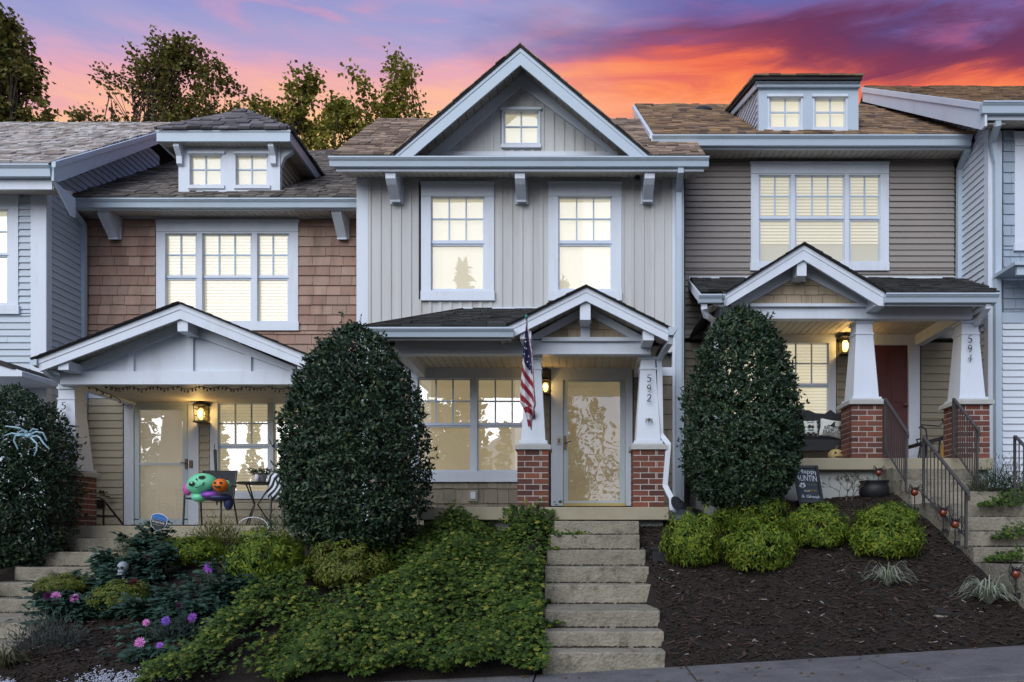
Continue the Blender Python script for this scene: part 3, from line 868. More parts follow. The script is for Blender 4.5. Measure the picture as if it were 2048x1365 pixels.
# end caps of the roof edge
gutter(h2, X(658, 11.42), X(1418, 11.42), 11.40, Z(314.5, 11.42))
MB().fb(672, 332, 1408, 343, 11.51, 0.03).build('fascia_board', TRIM, h2)
soffit(h2, X(676, 11.52), X(1402, 11.52), 11.53, Z(343.5, 11.53), 12.0, Z(357, 12.0), 0.105)
for px in (785.5, 1041, 1297.5):
    cx = X(px, 11.7)
    k = MB()
    w_ = 0.075
    prof = [(Y(11.55), Z(344, 11.55)), (Y(11.55), Z(357, 11.55)), (Y(11.62), Z(357, 11.55) - 0.06), (Y(11.88), Z(401, 11.9)), (Y(11.86), Z(406, 11.9)), (Y(12.0), Z(407, 12.0)), (Y(12.0), Z(350, 12.0))]
    k.prism([(cx - w_, y, z) for y, z in prof], (2 * w_, 0, 0))
    k.box(cx - w_ - 0.025, cx + w_ + 0.025, -0.035, 0.02, Z(410.5, DW), Z(357, DW))
    k.box(cx - w_ + 0.01, cx + w_ - 0.01, -0.15, -0.02, Z(405, 12), Z(402, 12))
    k.build('bracket', TRIM, h2)
sc_ = MB().box(X(1275, 11.8) - 0.015, X(1275, 11.8) + 0.015, Y(11.8), Y(11.83), Z(355, 11.8), Z(345, 11.8)).ball(P(1275, 357, 11.8), 0.045, 0.045, 0.04).build('security_camera', BLACK, h2, smooth=False)
# long downspout on the right corner
MB().rtube([(X(1361, 11.5), Y(11.5), Z(333, 11.5)), (X(1361, 11.5), Y(11.5) , Z(345, 11.5)), (X(1357, 11.88), Y(11.86), Z(385, 11.88)), (X(1357, 11.88), Y(11.88), Z(1045, 11.88))], 0.085, 0.07).build('downspout', GUT, h2)

# ---- porch of 592
DP, DB = 10.0, 10.45        # rake fascia plane, beam plane
pc = MB().box(X(765, 10.5), X(1322, 10.5), Y(10.6), -0.03, Z(735, 12) - 0.005, Z(735, 12) + 0.03).build('porch_ceiling', SOFF, h2)
soffit(h2, X(775, 10.6), X(1318, 10.6), 10.6, Z(735, 12) - 0.03, 11.98, Z(735, 12) - 0.03, 0.105, 'ceiling_boards')
MB().fb(790, 681, 1302, 708.5, DB, 0.14).build('porch_beam', TRIM, h2)
MB().box(X(1302, DB) - 0.12, X(1302, DB), Y(DB) + 0.14, -0.02, Z(708, DB), Z(681, DB)).build('porch_beam', TRIM, h2)
MB().box(X(790, DB), X(790, DB) + 0.12, Y(DB) + 0.14, -0.02, Z(708, DB), Z(681, DB)).build('porch_beam', TRIM, h2)
MB().fb(1083, 674.5, 1290, 682, DB - 0.06, 0.12).build('beam_cap', TRIM, h2)
# hipped left part
eL, eR = X(735, 9.95), X(1010, 9.95)
ez, rz = Z(656, 9.95), Z(624, 12.0)
ped = MB()
tl, tr_ = X(925, 12.0), X(1120, 12.0)
v = [(eL, Y(9.95), ez), (eR, Y(9.95), ez), (tr_, -0.02, rz), (tl, -0.02, rz), (eL, -0.02, ez)]
ped.add(v + [(a, b, c - 0.06) for a, b, c in v], [(0, 1, 2, 3), (0, 3, 4), (9, 8, 7, 6, 5), (0, 5, 6, 1), (4, 9, 5, 0), (1, 6, 7, 2)])
pdeck = ped.build('porch_roof', ROOFE, h2)
run = Vector((0, 12.0 - 9.95 - .02, rz - ez)); Lr = run.length
shingle_plane(h2, pdeck, ROOFP, (eL, Y(9.95) - 0.02, ez), (1, 0, 0), run, [(0, 0), (eR - eL, 0), (tr_ - eL, Lr), (tl - eL, Lr)], expo=0.135, limit=300, rng=random.Random(41))
k = MB(); a = Vector((eL, Y(9.95), ez + 0.02)); b = Vector((tl, -0.03, rz + 0.02))
k.tube([a, b], 0.035, 6); k.box(tl, tr_, -0.05, 0.0, rz, rz + 0.035); k.build('hip_cap', ROOFP, pdeck)
MB().box(tl - 0.05, tr_, -0.032, -0.004, rz + 0.015, rz + 0.06).build('flashing', TRIM, h2)
gutter(h2, X(730, 9.9), X(1027, 9.9), 9.87, Z(656.5, 9.9), 0.11, 0.11)
MB().fb(740, 672, 1022, 680, 9.99, 0.03).build('fascia_board', TRIM, h2)
soffit(h2, X(745, 9.99), X(1022, 9.99), 10.0, Z(680.5, 10.0), DB, Z(683, DB), 0.10)
# gable over the door
k = MB()
k.pp([(1000, 660), (1172, 575), (1172, 584.5), (1008, 667)], DP - 0.010, 0.05)
k.pp([(1345, 660), (1172, 575), (1172, 584.5), (1336, 667)], DP - 0.010, 0.05)
k.pp([(1008, 666), (1172, 584), (1172, 602), (1027, 673.5), (1012, 671)], DP, 0.04)
k.pp([(1336, 666), (1172, 584), (1172, 602), (1328, 679), (1336, 683)], DP, 0.04)
k.build('porch_rake_fascia', TRIM, h2)
ap = P(1172, 573, DP)
for side, ft in ((-1, P(998, 660, DP)), (1, P(1347, 661, DP))):
    s0 = Vector((ft.x, Y(DP) - 0.05, ft.z)); up = Vector((ap.x - ft.x, 0, ap.z - ft.z)); L = up.length; up.normalize()
    pr = Vector((side * abs(up.z), 0, abs(up.x)))
    kk = MB().prism([s0, s0 + up * L, s0 + up * L - pr * .012, s0 - pr * .012], (0, 2.05, 0))
    sl = kk.build('porch_gable_roof', ROOFE, h2)
    kk = MB(); u = 0.0; rr = random.Random(8 + side)
    while u < L:
        for vv in range(9):
            o = s0 + up * u + Vector((0, vv * 0.228 - .01, 0)); th = .004 + rr.choice((0, .003, .006)); a2 = o + up * min(.16, L - u)
            kk.prism([o, o + pr * (th + .006), a2 + pr * .005, a2], (0, .22, 0))
        u += .14
    kk.build('shingle_field', isl(ROOFP), sl, kind='stuff')
    so = MB(); u = 0.1
    while u < L - 0.12:
        a1 = s0 + up * u + Vector((0, .08, -.115)); a2 = s0 + up * (u + .11) + Vector((0, .08, -.115))
        so.prism([a1, a2, a2 + Vector((0, .44, 0)), a1 + Vector((0, .44, 0))], pr * .02); u += .12
    a1 = s0 + Vector((0, .06, -.095)); a2 = s0 + up * L + Vector((0, .06, -.095))
    so.prism([a1, a2, a2 + Vector((0, .46, 0)), a1 + Vector((0, .46, 0))], pr * .02)
    so.build('porch_soffit', SOFF, h2)
gw = MB().pp([(1050, 680), (1172, 611), (1296, 680)], DB + 0.06, 0.08).build('porch_gable_wall', WALLB, h2)
def tri_clip(l, r_, base, apx_, apy, d):
    xl, xr, zb_, xa, za_ = X(l, d), X(r_, d), Z(base, d), X(apx_, d), Z(apy, d)
    def f(z):
        t_ = max(0, min(1, (z - zb_) / (za_ - zb_))); return (xl + (xa - xl) * t_, xr + (xa - xr) * t_)
    return f
dd = DB + 0.02
shakes(gw, SHAKE4, 0, 0, Z(676, dd), Z(622, dd), Y(dd), Z(657.5, dd) - Z(676, dd), 0.14, 0.22, clip=tri_clip(1066, 1278, 676, 1172, 618, dd), rng=random.Random(5))
k = MB()
k.pp([(1050, 678), (1172, 611), (1172, 628), (1080, 678)], DB - 0.03, 0.06); k.pp([(1296, 678), (1172, 611), (1172, 628), (1264, 678)], DB - 0.03, 0.06)
k.fb(1161.5, 620, 1180, 676, DB - 0.045, 0.06)
k.build('porch_gable_trim', TRIM, h2)
MB().fb(1160, 602, 1181, 640, DP + 0.05, 0.5).build('king_block', TRIM, h2)
MB().fb(1157, 606, 1184, 646, DB - 0.06, 0.03).build('king_block_plate', TRIM, h2)
MB().fb(1286, 661, 1308, 681, DP + 0.05, 0.5).build('purlin_block', TRIM, h2)
MB().fb(1040, 661, 1062, 678, DP + 0.05, 0.5).build('purlin_block', TRIM, h2)
g = MB(); xr_ = X(1336, DP)
g.prism([(xr_, Y(9.93), Z(657, DP)), (xr_ + 0.125, Y(9.93), Z(657, DP)), (xr_ + 0.10, Y(9.93), Z(663, DP)), (xr_ + 0.06, Y(9.93), Z(673, DP)), (xr_, Y(9.93), Z(673, DP))], (0, 1.9, 0)); g.build('gutter', GUT, h2)
# columns
zf2 = Z(1014.5, 10.3)
dcol = 10.48
for cxp in (1066, 1297.5):
    column(h2, X(cxp, dcol), dcol, Z(708.5, DB), Z(734.5, dcol), Z(883, dcol), Z(887, dcol), zf2, 0.19, 0.335, 0.49, 0.43, random.Random(int(cxp)))
house_number(h2, '592', X(1297, 10.6), Y(10.505), Z(750, 10.5), 0.096, 0.135, 0.07)
sp_ = MB(); cx, cz, yy = X(1298, 10.5), Z(842, 10.5), Y(10.50)
sp_.ball((cx, yy - .01, cz), .012, .012, .022); sp_.ball((cx, yy - .01, cz + .028), .010, .010, .010)
for a in (-1, 1):
    for j in range(4): sp_.tube([(cx, yy - .012, cz + .015), (cx + a * .03, yy - .02, cz + .03 - j * .012), (cx + a * .05, yy, cz + .02 - j * .018)], .003, 4)
tag(sp_.build('spider_ornament', BRONZE), 'tiny spider decoration stuck on the white column below the number 592', 'decoration')
# front window downstairs
lw = window(h2, DW, (822, 735, 1077, 963), 22, [(838, 940, 760, 846, 855, 940.5, 3, 2), (957, 1058, 760, 846, 855, 940.5, 3, 2)], LITL, GLASSL, GLASSL, sillh=20)
k = MB(); k.fb(842, 757, 862, 945, DW + .08, .004); k.fb(1030, 757, 1060, 945, DW + .08, .004); k.build('curtain', litmat('curtain_cloth', (1.0, .86, .6), .34, .3, 6, .4), h2)
# storm door
k = MB(); k.fb(1102, 735, 1265, 760, DW - 0.045, .13); k.fb(1102, 760, 1126, 1012, DW - 0.04, .125); k.fb(1251, 760, 1265, 1012, DW - 0.04, .125)
k.fb(1099, 733, 1268, 738, DW - 0.065, .06)
k.build('door_casing', TRIM, h2)
k = MB(); k.fb(1127, 756, 1250, 763.5, DW - 0.02, .05); k.fb(1127, 763.5, 1135.5, 1004, DW - 0.02, .05); k.fb(1240, 763.5, 1250, 1004, DW - 0.02, .05); k.fb(1127, 1002, 1250, 1010, DW - 0.022, .05)
sd2 = k.build('storm_door', STORM, h2)
block('door_glass', GLASSD, X(1135.5, DW), X(1240, DW), 0.012, 0.016, Z(1002, DW), Z(763.5, DW), sd2)
MB().fb(1130, 758, 1247, 1008, DW + 0.06, .03).build('inner_door', LITD, h2)
k = MB(); k.fb(1127.5, 872, 1132.5, 900, DW - 0.045, .025); k.tube([P(1130, 886, DW - .06), P(1133, 886, DW - .08), P(1143, 882.5, DW - .08)], .010, 6)
k.build('handle', BRONZE, sd2)
MB().fb(1127, 1006.5, 1250, 1012.5, DW - 0.12, .12).build('threshold', mat('brass_threshold', (.55, .42, .16), .4, .1), h2)
MB().fb(1114, 876, 1122, 890, DW - 0.06, .02).fb(1116.5, 878, 1119.5, 886, DW - .068, .01, 1).build('doorbell', [mat('doorbell_grey', (.45, .42, .36), .5), BRONZE], h2)
lantern(h2, X(1091, 11.9), -0.02, Z(772, 11.85), 0.75, 2.6)
MB().fb(936, 980, 955, 1003, DW - .05, .05).fb(941, 984, 951, 998, DW - .065, .02, 1).build('outlet_cover', [mat('outlet_box_tan', (.30, .27, .22), .6), TRIM], h2)
# slab and foundation
MB().box(X(838, 10.3), X(1338, 10.3), Y(10.3), 0.05, Z(1040.5, 10.3), zf2).build('porch_slab', CONCP, h2, bevel=.012)
MB().box(X(846, 10.45), X(1326, 10.5), Y(10.5), 0.02, -0.5, Z(1040.5, 10.3) - .002).build('foundation', PARGE, h2)
k = MB().rtube([(X(1341, 9.98), Y(10.02), Z(672, 10)), (X(1341, 10), Y(10.05), Z(684, 10)), (X(1330, 10.3), Y(10.3), Z(700, 10.3)), (X(1320.5, 10.45), Y(10.6), Z(716, 10.45)), (X(1320.5, 10.5), Y(10.6), Z(735, 10.5)),
          (X(1323, 10.5), Y(10.6), Z(868, 10.5)), (X(1337, 10.5), Y(10.5), Z(890, 10.5)), (X(1329.5, 10.5), Y(10.48), Z(972, 10.5)), (X(1343.5, 10.4), Y(10.42), Z(998, 10.4)), (X(1344, 10.4), Y(10.4), Z(1022, 10.4))], 0.072, 0.055)
k.build('downspout', TRIM, h2)

# ================================================================== the neighbour numbered 590
h0 = thing('townhouse', P(440, 1075, 12.75), 'rose-brown shake townhouse numbered 590 with the wide white porch gable', 'house', 'row of townhouses')
DN = 12.75; YN = Y(DN)
xl0, xr0 = X(170, DN), X(713, DW) - 0.02
wall0 = MB().box(xl0, xr0, YN + .13, YN + 5, -0.6, 5.36).build('wall', WALLB, h0)
wc0 = (X(312, DN), X(596, DN), Z(662, DN), Z(440, DN))
shakes(wall0, SHAKE0, X(172, DN), xr0, Z(712, DN), Z(435, DN), YN, Z(480, DN) - Z(499.5, DN), 0.17, 0.30, [wc0], rng=random.Random(17), lip=.026)
wc0b = [(X(247, DN), X(398, DN), -2, Z(786, DN)), (X(420, DN), X(600, DN), Z(996, DN), Z(782, DN))]
lap_front(wall0, TAN, X(172, DN), X(640, DN), Z(1052, DN), Z(797, DN), YN, Z(850, DN) - Z(864.8, DN), wc0b)
MB().fb(172, 758, 640, 797, DN - .02, .1).build('frieze_board', TRIM, h0)
window(h0, DN, (312, 441, 596, 660), 22, [(333, 391, 470, 551, 560, 642, 2, 2), (407, 501, 470, 551, 560, 642, 3, 2), (517, 575, 470, 551, 560, 642, 2, 2)], LITW, GLASS, GLASS, slats=6.4, lit_lo=GAPB, sillh=17)
window(h0, DN, (420, 783, 618, 997), 24, [(438, 535, 807, 888, 897, 983, 3, 2), (549, 610, 807, 888, 897, 983, 2, 2)], LITB, GLASSL, GLASSL, slats=6.2, sillh=14, lit_lo=LITL)
deck0, zr0 = main_roof(h0, ROOF0, -8.12, xr0 + 0.0, 12.25, Z(399, 12.25), 0.665, 16.9, limit=150, rng=random.Random(33))
gutter(h0, X(135, 12.2), X(713, 12.2), 12.19, Z(398.5, 12.22))
MB().fb(150, 412, 712, 420, 12.31, .03).build('fascia_board', TRIM, h0)
soffit(h0, X(152, 12.33), xr0, 12.34, Z(420.5, 12.34), DN, Z(436, DN), 0.105)
MB().fb(172, 434, 712, 438, DN - .02, .05).build('bed_mould', TRIM, h0)
for px in (214.5, 678):
    cx = X(px, 12.5); w_ = .078
    prof = [(Y(12.36), Z(419, 12.36)), (Y(12.36), Z(428, 12.36)), (Y(12.66), Z(476, 12.66)), (Y(12.64), Z(479, 12.64)), (YN, Z(480, DN)), (YN, Z(430, DN))]
    k = MB().prism([(cx - w_, y, z) for y, z in prof], (2 * w_, 0, 0))
    k.box(cx - w_ - .02, cx + w_ + .02, YN - .03, YN + .03, Z(480, DN), Z(437, DN)); k.build('bracket', TRIM, h0)
# downspout in the corner
MB().rtube([(X(146, 12.3), Y(12.3), Z(412, 12.3)), (X(146, 12.3), Y(12.3), Z(424, 12.3)), (X(166, 12.62), Y(12.62), Z(450, 12.62)), (X(166, 12.66), Y(12.66), Z(690, 12.66)), (X(166, 12.66), Y(12.66), Z(1040, 12.66))], .095, .08).build('downspout', GUT, h0)
# dormer
DD = 12.6; dm0 = P(357, 388, DD); 
zd = Z(285, DD)
k = MB()
holed(k, (357, 288, 560, 392), [(376, 304, 447, 376), (468, 304, 539, 376)], DD, .1)
dorm = k.build('dormer', TRIM, h0)
k = MB().box(X(357, DD) + .02, X(560, DD) - .02, Y(DD) + .17, Y(DD) + 1.6, Z(392, DD), Z(288, DD)); k.build('dormer_core', WALLB, dorm)
def ctop(z, a, b):
    ze_ = Z(399, 12.25); yy = Y(12.25) + (z - ze_) / 0.69
    return (a, max(a + .02, min(yy, b)))
lap_side(dorm, TAN, X(560, DD) - .02, 1, Y(DD) + .1, Y(13.9), Z(388, DD), Z(290, DD), .105, top=ctop)
lap_side(dorm, TAN, X(357, DD) + .02, -1, Y(DD) + .1, Y(13.9), Z(388, DD), Z(290, DD), .105, top=ctop)
for a in (382, 474):
    window(h0, DD + .03, (a - 6, 304, a + 65, 376), 5, [(a, a + 59, 310, 369.5, None, 369.5, 2, 2)], LITDORM, GLASS, GLASS, sillh=6)
# its hipped roof
df = 12.385; xa, xb = X(313, df), X(580, df); zt_, zb_ = Z(262, df), Z(283, df); yb = Y(14.0)
apx3 = Vector(((xa + xb) / 2, Y(13.14), 7.31)); apb = Vector(((xa + xb) / 2, Y(14.6), 7.31))
k = MB(); v = [(xa, Y(df), zt_), (xb, Y(df), zt_), (xb, Y(14.2), zt_), (xa, Y(14.2), zt_), tuple(apx3), tuple(apb)]
k.add(v, [(0, 1, 4), (1, 2, 5, 4), (3, 0, 4, 5), (2, 3, 5), (3, 2, 1, 0)]); hd = k.build('dormer_roof', ROOFE, h0)
fr3 = Vector((0, apx3.y - Y(df), apx3.z - zt_)); Lh = fr3.length; W = xb - xa
shingle_plane(h0, hd, ROOF0S, (xa - .03, Y(df) - .03, zt_), (1, 0, 0), fr3, [(0, 0), (W + .06, 0), (W / 2 + .04, Lh), (W / 2 + .02, Lh)], expo=.125, rng=random.Random(2), limit=245)
rs = Vector(((xa + xb) / 2 - xb, 0, apx3.z - zt_)); Lr2 = rs.length
ln_ = Y(14.2) - Y(df)
shingle_plane(h0, hd, ROOF0S, (xb + .03, Y(df) - .03, zt_), (0, 1, 0), rs, [(0, 0), (ln_, 0), (ln_, Lr2), (apx3.y - Y(df), Lr2)], expo=.125, rng=random.Random(3), limit=300)
MB().tube([(xa - .02, Y(df) - .02, zt_ + .03), apx3 + Vector((0, 0, .03))], .028, 6).tube([(xb + .02, Y(df) - .02, zt_ + .03), apx3 + Vector((0, 0, .03))], .028, 6).build('hip_cap', ROOF0S, hd)
k = MB(); k.box(xa, xb, Y(df), Y(df) + .04, zb_, zt_); k.box(xb - .04, xb, Y(df) + .04, Y(14.0), zb_, zt_); k.box(xa, xa + .04, Y(df) + .04, Y(14.0), zb_, zt_)
k.box(xa - .012, xb + .012, Y(df) - .012, Y(df) + .02, zt_ - .02, zt_ + .012)
k.build('dormer_fascia', GUT, h0)
k = MB(); n = 24
for i in range(n):
    a = xa + .04 + (W - .08) * i / n; k.box(a, a + (W - .08) / n - .008, Y(df) + .04, Y(DD), zb_ + .012, zb_ + .03)
for i in range(16):
    a = Y(DD) + i * .09; k.box(X(560, DD), xb - .04, a, a + .082, zb_ + .012, zb_ + .03)
k.build('dormer_soffit', SOFF, h0)
for cxp, sx in ((362, 0), (549, 0)):
    cx = X(cxp, DD); prof = [(Y(df) + .05, zb_ + .012), (Y(df) + .05, zb_ - .05), (Y(DD) - .07, zb_ - .16), (Y(DD) - .06, zb_ - .28), (Y(DD), zb_ - .31), (Y(DD), zb_ + .012)]
    MB().prism([(cx - .045, y, z) for y, z in prof], (.09, 0, 0)).build('bracket', TRIM, dorm)
cx = X(560, DD); MB().prism([(cx, Y(DD) + .03, zb_ + .012), (cx + .19, Y(DD) + .03, zb_ + .012), (cx + .19, Y(DD) + .03, zb_ - .04), (cx + .05, Y(DD) + .03, zb_ - .14), (cx, Y(DD) + .03, zb_ - .28)], (0, .08, 0)).build('bracket', TRIM, dorm)

# ---- porch of 590
DPa, DBa = 10.7, 11.05
k = MB()
k.pp([(70, 719), (360, 608), (360, 619), (76, 728)], DPa - .010, .05); k.pp([(646, 723), (360, 608), (360, 619), (640, 733)], DPa - .010, .05)
k.pp([(76, 727), (360, 618), (360, 638), (79, 743)], DPa, .04); k.pp([(640, 732), (360, 618), (360, 638), (640, 748)], DPa, .04)
k.build('porch_rake_fascia', TRIM, h0)
ap = P(360, 606, DPa)
for side, ft in ((-1, P(66, 720, DPa)), (1, P(650, 724, DPa))):
    s0 = Vector((ft.x, Y(DPa) - .05, ft.z)); up = Vector((ap.x - ft.x, 0, ap.z - ft.z)); L = up.length; up.normalize(); pr = Vector((side * abs(up.z), 0, abs(up.x)))
    sl = MB().prism([s0, s0 + up * L, s0 + up * L - pr * .012, s0 - pr * .012], (0, 2.05, 0)).build('porch_gable_roof', ROOFE, h0)
    kk = MB(); u = 0.0; rr = random.Random(18 + side)
    while u < L:
        for vv in range(9):
            o = s0 + up * u + Vector((0, vv * .228 - .01, 0)); th = .004 + rr.choice((0, .003, .006)); a2 = o + up * min(.17, L - u)
            kk.prism([o, o + pr * (th + .006), a2 + pr * .005, a2], (0, .22, 0))
        u += .14
    kk.build('shingle_field', isl(ROOFP), sl, kind='stuff')
    so = MB(); u = .12
    while u < L - .12:
        a1 = s0 + up * u + Vector((0, .09, -.115)); a2 = s0 + up * (u + .115) + Vector((0, .09, -.115))
        so.prism([a1, a2, a2 + Vector((0, .36, 0)), a1 + Vector((0, .36, 0))], pr * .02); u += .13
    a1 = s0 + Vector((0, .07, -.095)); a2 = s0 + up * L + Vector((0, .07, -.095))
    so.prism([a1, a2, a2 + Vector((0, .4, 0)), a1 + Vector((0, .4, 0))], pr * .02)
    so.build('porch_soffit', SOFF, h0)
MB().pp([(140, 746), (365, 640), (615, 746)], DBa + .05, .08).build('porch_gable_wall', TRIM, h0)
k = MB()
k.pp([(120, 744), (363, 638), (363, 662), (165, 744)], DBa, .05); k.pp([(612, 744), (363, 638), (363, 662), (585, 744)], DBa, .05)
for a, b, t_ in ((254, 267, 700), (372, 386, 650), (488, 502, 700)): k.fb(a, t_, b, 744, DBa + .012, .04)
k.build('porch_gable_trim', TRIM, h0)
MB().fb(120, 743, 612, 769, DBa - .02, .15).build('porch_beam', TRIM, h0)
MB().box(X(120, DBa), X(120, DBa) + .14, Y(DBa) + .13, YN - .02, Z(769, DBa), Z(743, DBa)).build('porch_beam', TRIM, h0)
MB().fb(355, 634, 375.5, 663, DPa + .04, .34).build('king_block', TRIM, h0)
MB().fb(116, 721.5, 137, 740, DPa + .04, .34).build('purlin_block', TRIM, h0)
MB().fb(595, 718, 615, 738, DPa + .04, .34).build('purlin_block', TRIM, h0)
MB().box(X(120, 11.2), X(640, 11.2), Y(11.2), YN - .02, Z(765, 11.05), Z(765, 11.05) + .03).build('porch_ceiling', SOFF, h0)
g = MB(); x_ = X(77, DPa); g.prism([(x_, Y(10.66), Z(720, DPa)), (x_ - .12, Y(10.66), Z(720, DPa)), (x_ - .10, Y(10.66), Z(725, DPa)), (x_ - .07, Y(10.66), Z(732, DPa)), (x_, Y(10.66), Z(732, DPa))], (0, 1.9, 0)); g.build('gutter', GUT, h0)
zf0 = Z(1052, 11.0)
column(h0, X(139, 11.3), 11.12, Z(769, DBa), Z(796, 11.15), Z(939, 11.15), Z(940, 11.15), zf0, .215, .40, .54, .46, random.Random(90))
house_number(h0, '590', X(130.5, 11.2), Y(11.165), Z(806, 11.2), .10, .145, .072)
MB().rtube([(X(84, 10.8), Y(10.8), Z(732, 10.8)), (X(86, 10.8), Y(10.9), Z(744, 10.8)), (X(114, 11.2), Y(11.3), Z(764, 11.2)), (X(114, 11.2), Y(11.4), Z(1040, 11.2))], .07, .06).build('downspout', TRIM, h0)
# door of 590
k = MB(); k.fb(248, 787, 397, 808, DN - .045, .13); k.fb(248, 808, 267, 1050, DN - .04, .12); k.fb(376, 808, 397, 1050, DN - .04, .12); k.build('door_casing', TRIM, h0)
k = MB(); k.fb(267, 808, 375.5, 820, DN - .02, .05); k.fb(267, 820, 278, 1040, DN - .02, .05); k.fb(365, 820, 375.5, 1040, DN - .02, .05); k.fb(267, 1038, 375.5, 1050, DN - .02, .05); k.fb(278, 926.5, 365, 930.5, DN - .015, .04)
sd0 = k.build('storm_door', STORM, h0)
GLASSD0 = glassmat('storm_glass_soft', 0.11, 0.003, 2.2)
block('door_glass', GLASSD0, X(278, DN), X(365, DN), YN + .012, YN + .016, Z(926.5, DN), Z(820, DN), sd0)
block('door_glass', GLASSD0, X(278, DN), X(365, DN), YN + .014, YN + .018, Z(1038, DN), Z(930.5, DN), sd0)
k = MB().fb(270, 812, 372, 1048, DN + .085, .02)
idr = k.build('inner_door', litmat('front_door_glow', (1.0, .84, .58), .21, .25, 1.2, .4), h0)  # the door surface itself glows, warm light put into its colour
k = MB()
for a, b, c, d_ in ((284, 826, 318, 900), (326, 826, 360, 900), (284, 915, 318, 1030), (326, 915, 360, 1030)):
    k.fb(a, b, c, d_, DN + .075, .012)
k.build('door_panel', idr.data.materials[0], idr)
MB().fb(369.5, 918, 374, 938, DN - .045, .025).tube([P(372, 926, DN - .06), P(370, 926, DN - .08), P(361, 926, DN - .08)], .009, 6).build('handle', BRONZE, sd0)
MB().fb(378, 921, 384.5, 936, DN - .06, .02).build('doorbell', mat('doorbell_bronze', (.13, .10, .07), .5), h0)
lantern(h0, X(404, 12.65), YN - .02, Z(826, 12.6), .98, 6.0)
MB().box(X(100, 11.0), X(620, 11.0), Y(11.0), YN + .05, zf0 - .18, zf0).build('porch_slab', CONCP, h0, bevel=.012)
MB().box(X(105, 11.1), X(620, 11.1), Y(11.12), YN, -1.0, zf0 - .182).build('foundation', PARGE, h0)

# ================================================================== the neighbour numbered 594
h4 = thing('townhouse', P(1650, 1000, 12.75), 'taupe lap-sided townhouse numbered 594 with the flat-topped dormer and maroon door', 'house', 'row of townhouses')
xl4, xr4 = XR + 0.0, X(1920, DN)
wall4 = MB().box(xl4, xr4, YN + .13, YN + 5, 0.2, 6.36).build('wall', WALLB, h4)
wc4 = [(X(1502, DN), X(1778, DN), Z(541, DN), Z(324, DN))]
lap_front(wall4, TAUPE, X(1370, DN), X(1908, DN), Z(612, DN), Z(319, DN), YN, Z(400, DN) - Z(412.1, DN), wc4)
wc4b = [(X(1430, DN), X(1673, DN), Z(838, DN), Z(660, DN)), (X(1734, DN), X(1842, DN), 0, Z(666, DN))]
lap_front(wall4, TAUPE, X(1370, DN), X(1435, DN), Z(672, DN), Z(612, DN), YN, Z(400, DN) - Z(412.1, DN), ())
lap_front(wall4, TANB, X(1370, DN), X(1920, DN), Z(930, DN), Z(686, DN), YN, Z(700, DN) - Z(715.5, DN), wc4b)
MB().fb(1370, 660, 1920, 676, DN - .02, .1).build('band_board', CREAM, h4)
window(h4, DN, (1502, 325, 1778, 540), 22, [(1521, 1579, 353, 433, 441.5, 523, 2, 2), (1593, 1687, 353, 433, 441.5, 523, 3, 2), (1701, 1758, 353, 433, 441.5, 523, 2, 2)], LITW, GLASS, GLASS, slats=6.4, lit_lo=GREYLIT, sillh=16, blind_to=490)
window(h4, DN, (1430, 662, 1672, 836), 24, [(1448, 1545, 688, 767, 775, 828, 3, 2), (1560, 1655, 688, 767, 775, 828, 3, 2)], litmat('bright_blind', (1.0, .92, .68), .52, .3, 1.2, .4), GLASSU, GLASSU, slats=6.2, sillh=8, lit_lo=LITB)
deck4, zr4 = main_roof(h4, ROOF4, 1.25, xr4 + .0, 12.25, Z(272.5, 12.25), .69, 16.0, limit=230, rng=random.Random(35))
gutter(h4, X(1305, 12.2), X(1945, 12.2), 12.19, Z(272, 12.22), .145)
MB().fb(1310, 291, 1930, 299, 12.31, .03).build('fascia_board', TRIM, h4)
soffit(h4, X(1395, 12.33), xr4, 12.34, Z(299.5, 12.34), DN, Z(319, DN), .105)
# left rake board
a = Vector((1.25, Y(12.24), Z(272, 12.25) + .02)); b = Vector((1.25, Y(16.0), zr4 + .02))
MB().prism([a, b, b - Vector((0, 0, .2)), a - Vector((0, 0, .2))], (-.035, 0, 0)).prism([a + Vector((-.035, 0, .01)), b + Vector((-.035, 0, .01)), b - Vector((.035, 0, .07)), a - Vector((.035, 0, .07))], (-.025, 0, 0)).build('rake_fascia', TRIM, h4)
MB().prism([a - Vector((0, 0, .2)), b - Vector((0, 0, .2)), b + Vector((.45, 0, -.2)), a + Vector((.45, 0, -.2))], (0, 0, .02)).build('rake_soffit', SOFF, h4)
MB().box(XR - .02, XR + .03, YN + .07, YN + 5, 5.6, 6.3).build('party_wall_return', TAUPE, h4)
# roof vent
tcv = Vector((X(1405, 15.2), Y(15.2), zr4 - .69 * .8 - .30))
MB().lathe(tcv, [(.10, -.1), (.10, .22)], 14).lathe(tcv, [(.24, .20), (.25, .24), (.2, .30), (.06, .33)], 16).build('roof_vent', BLACK, h4)
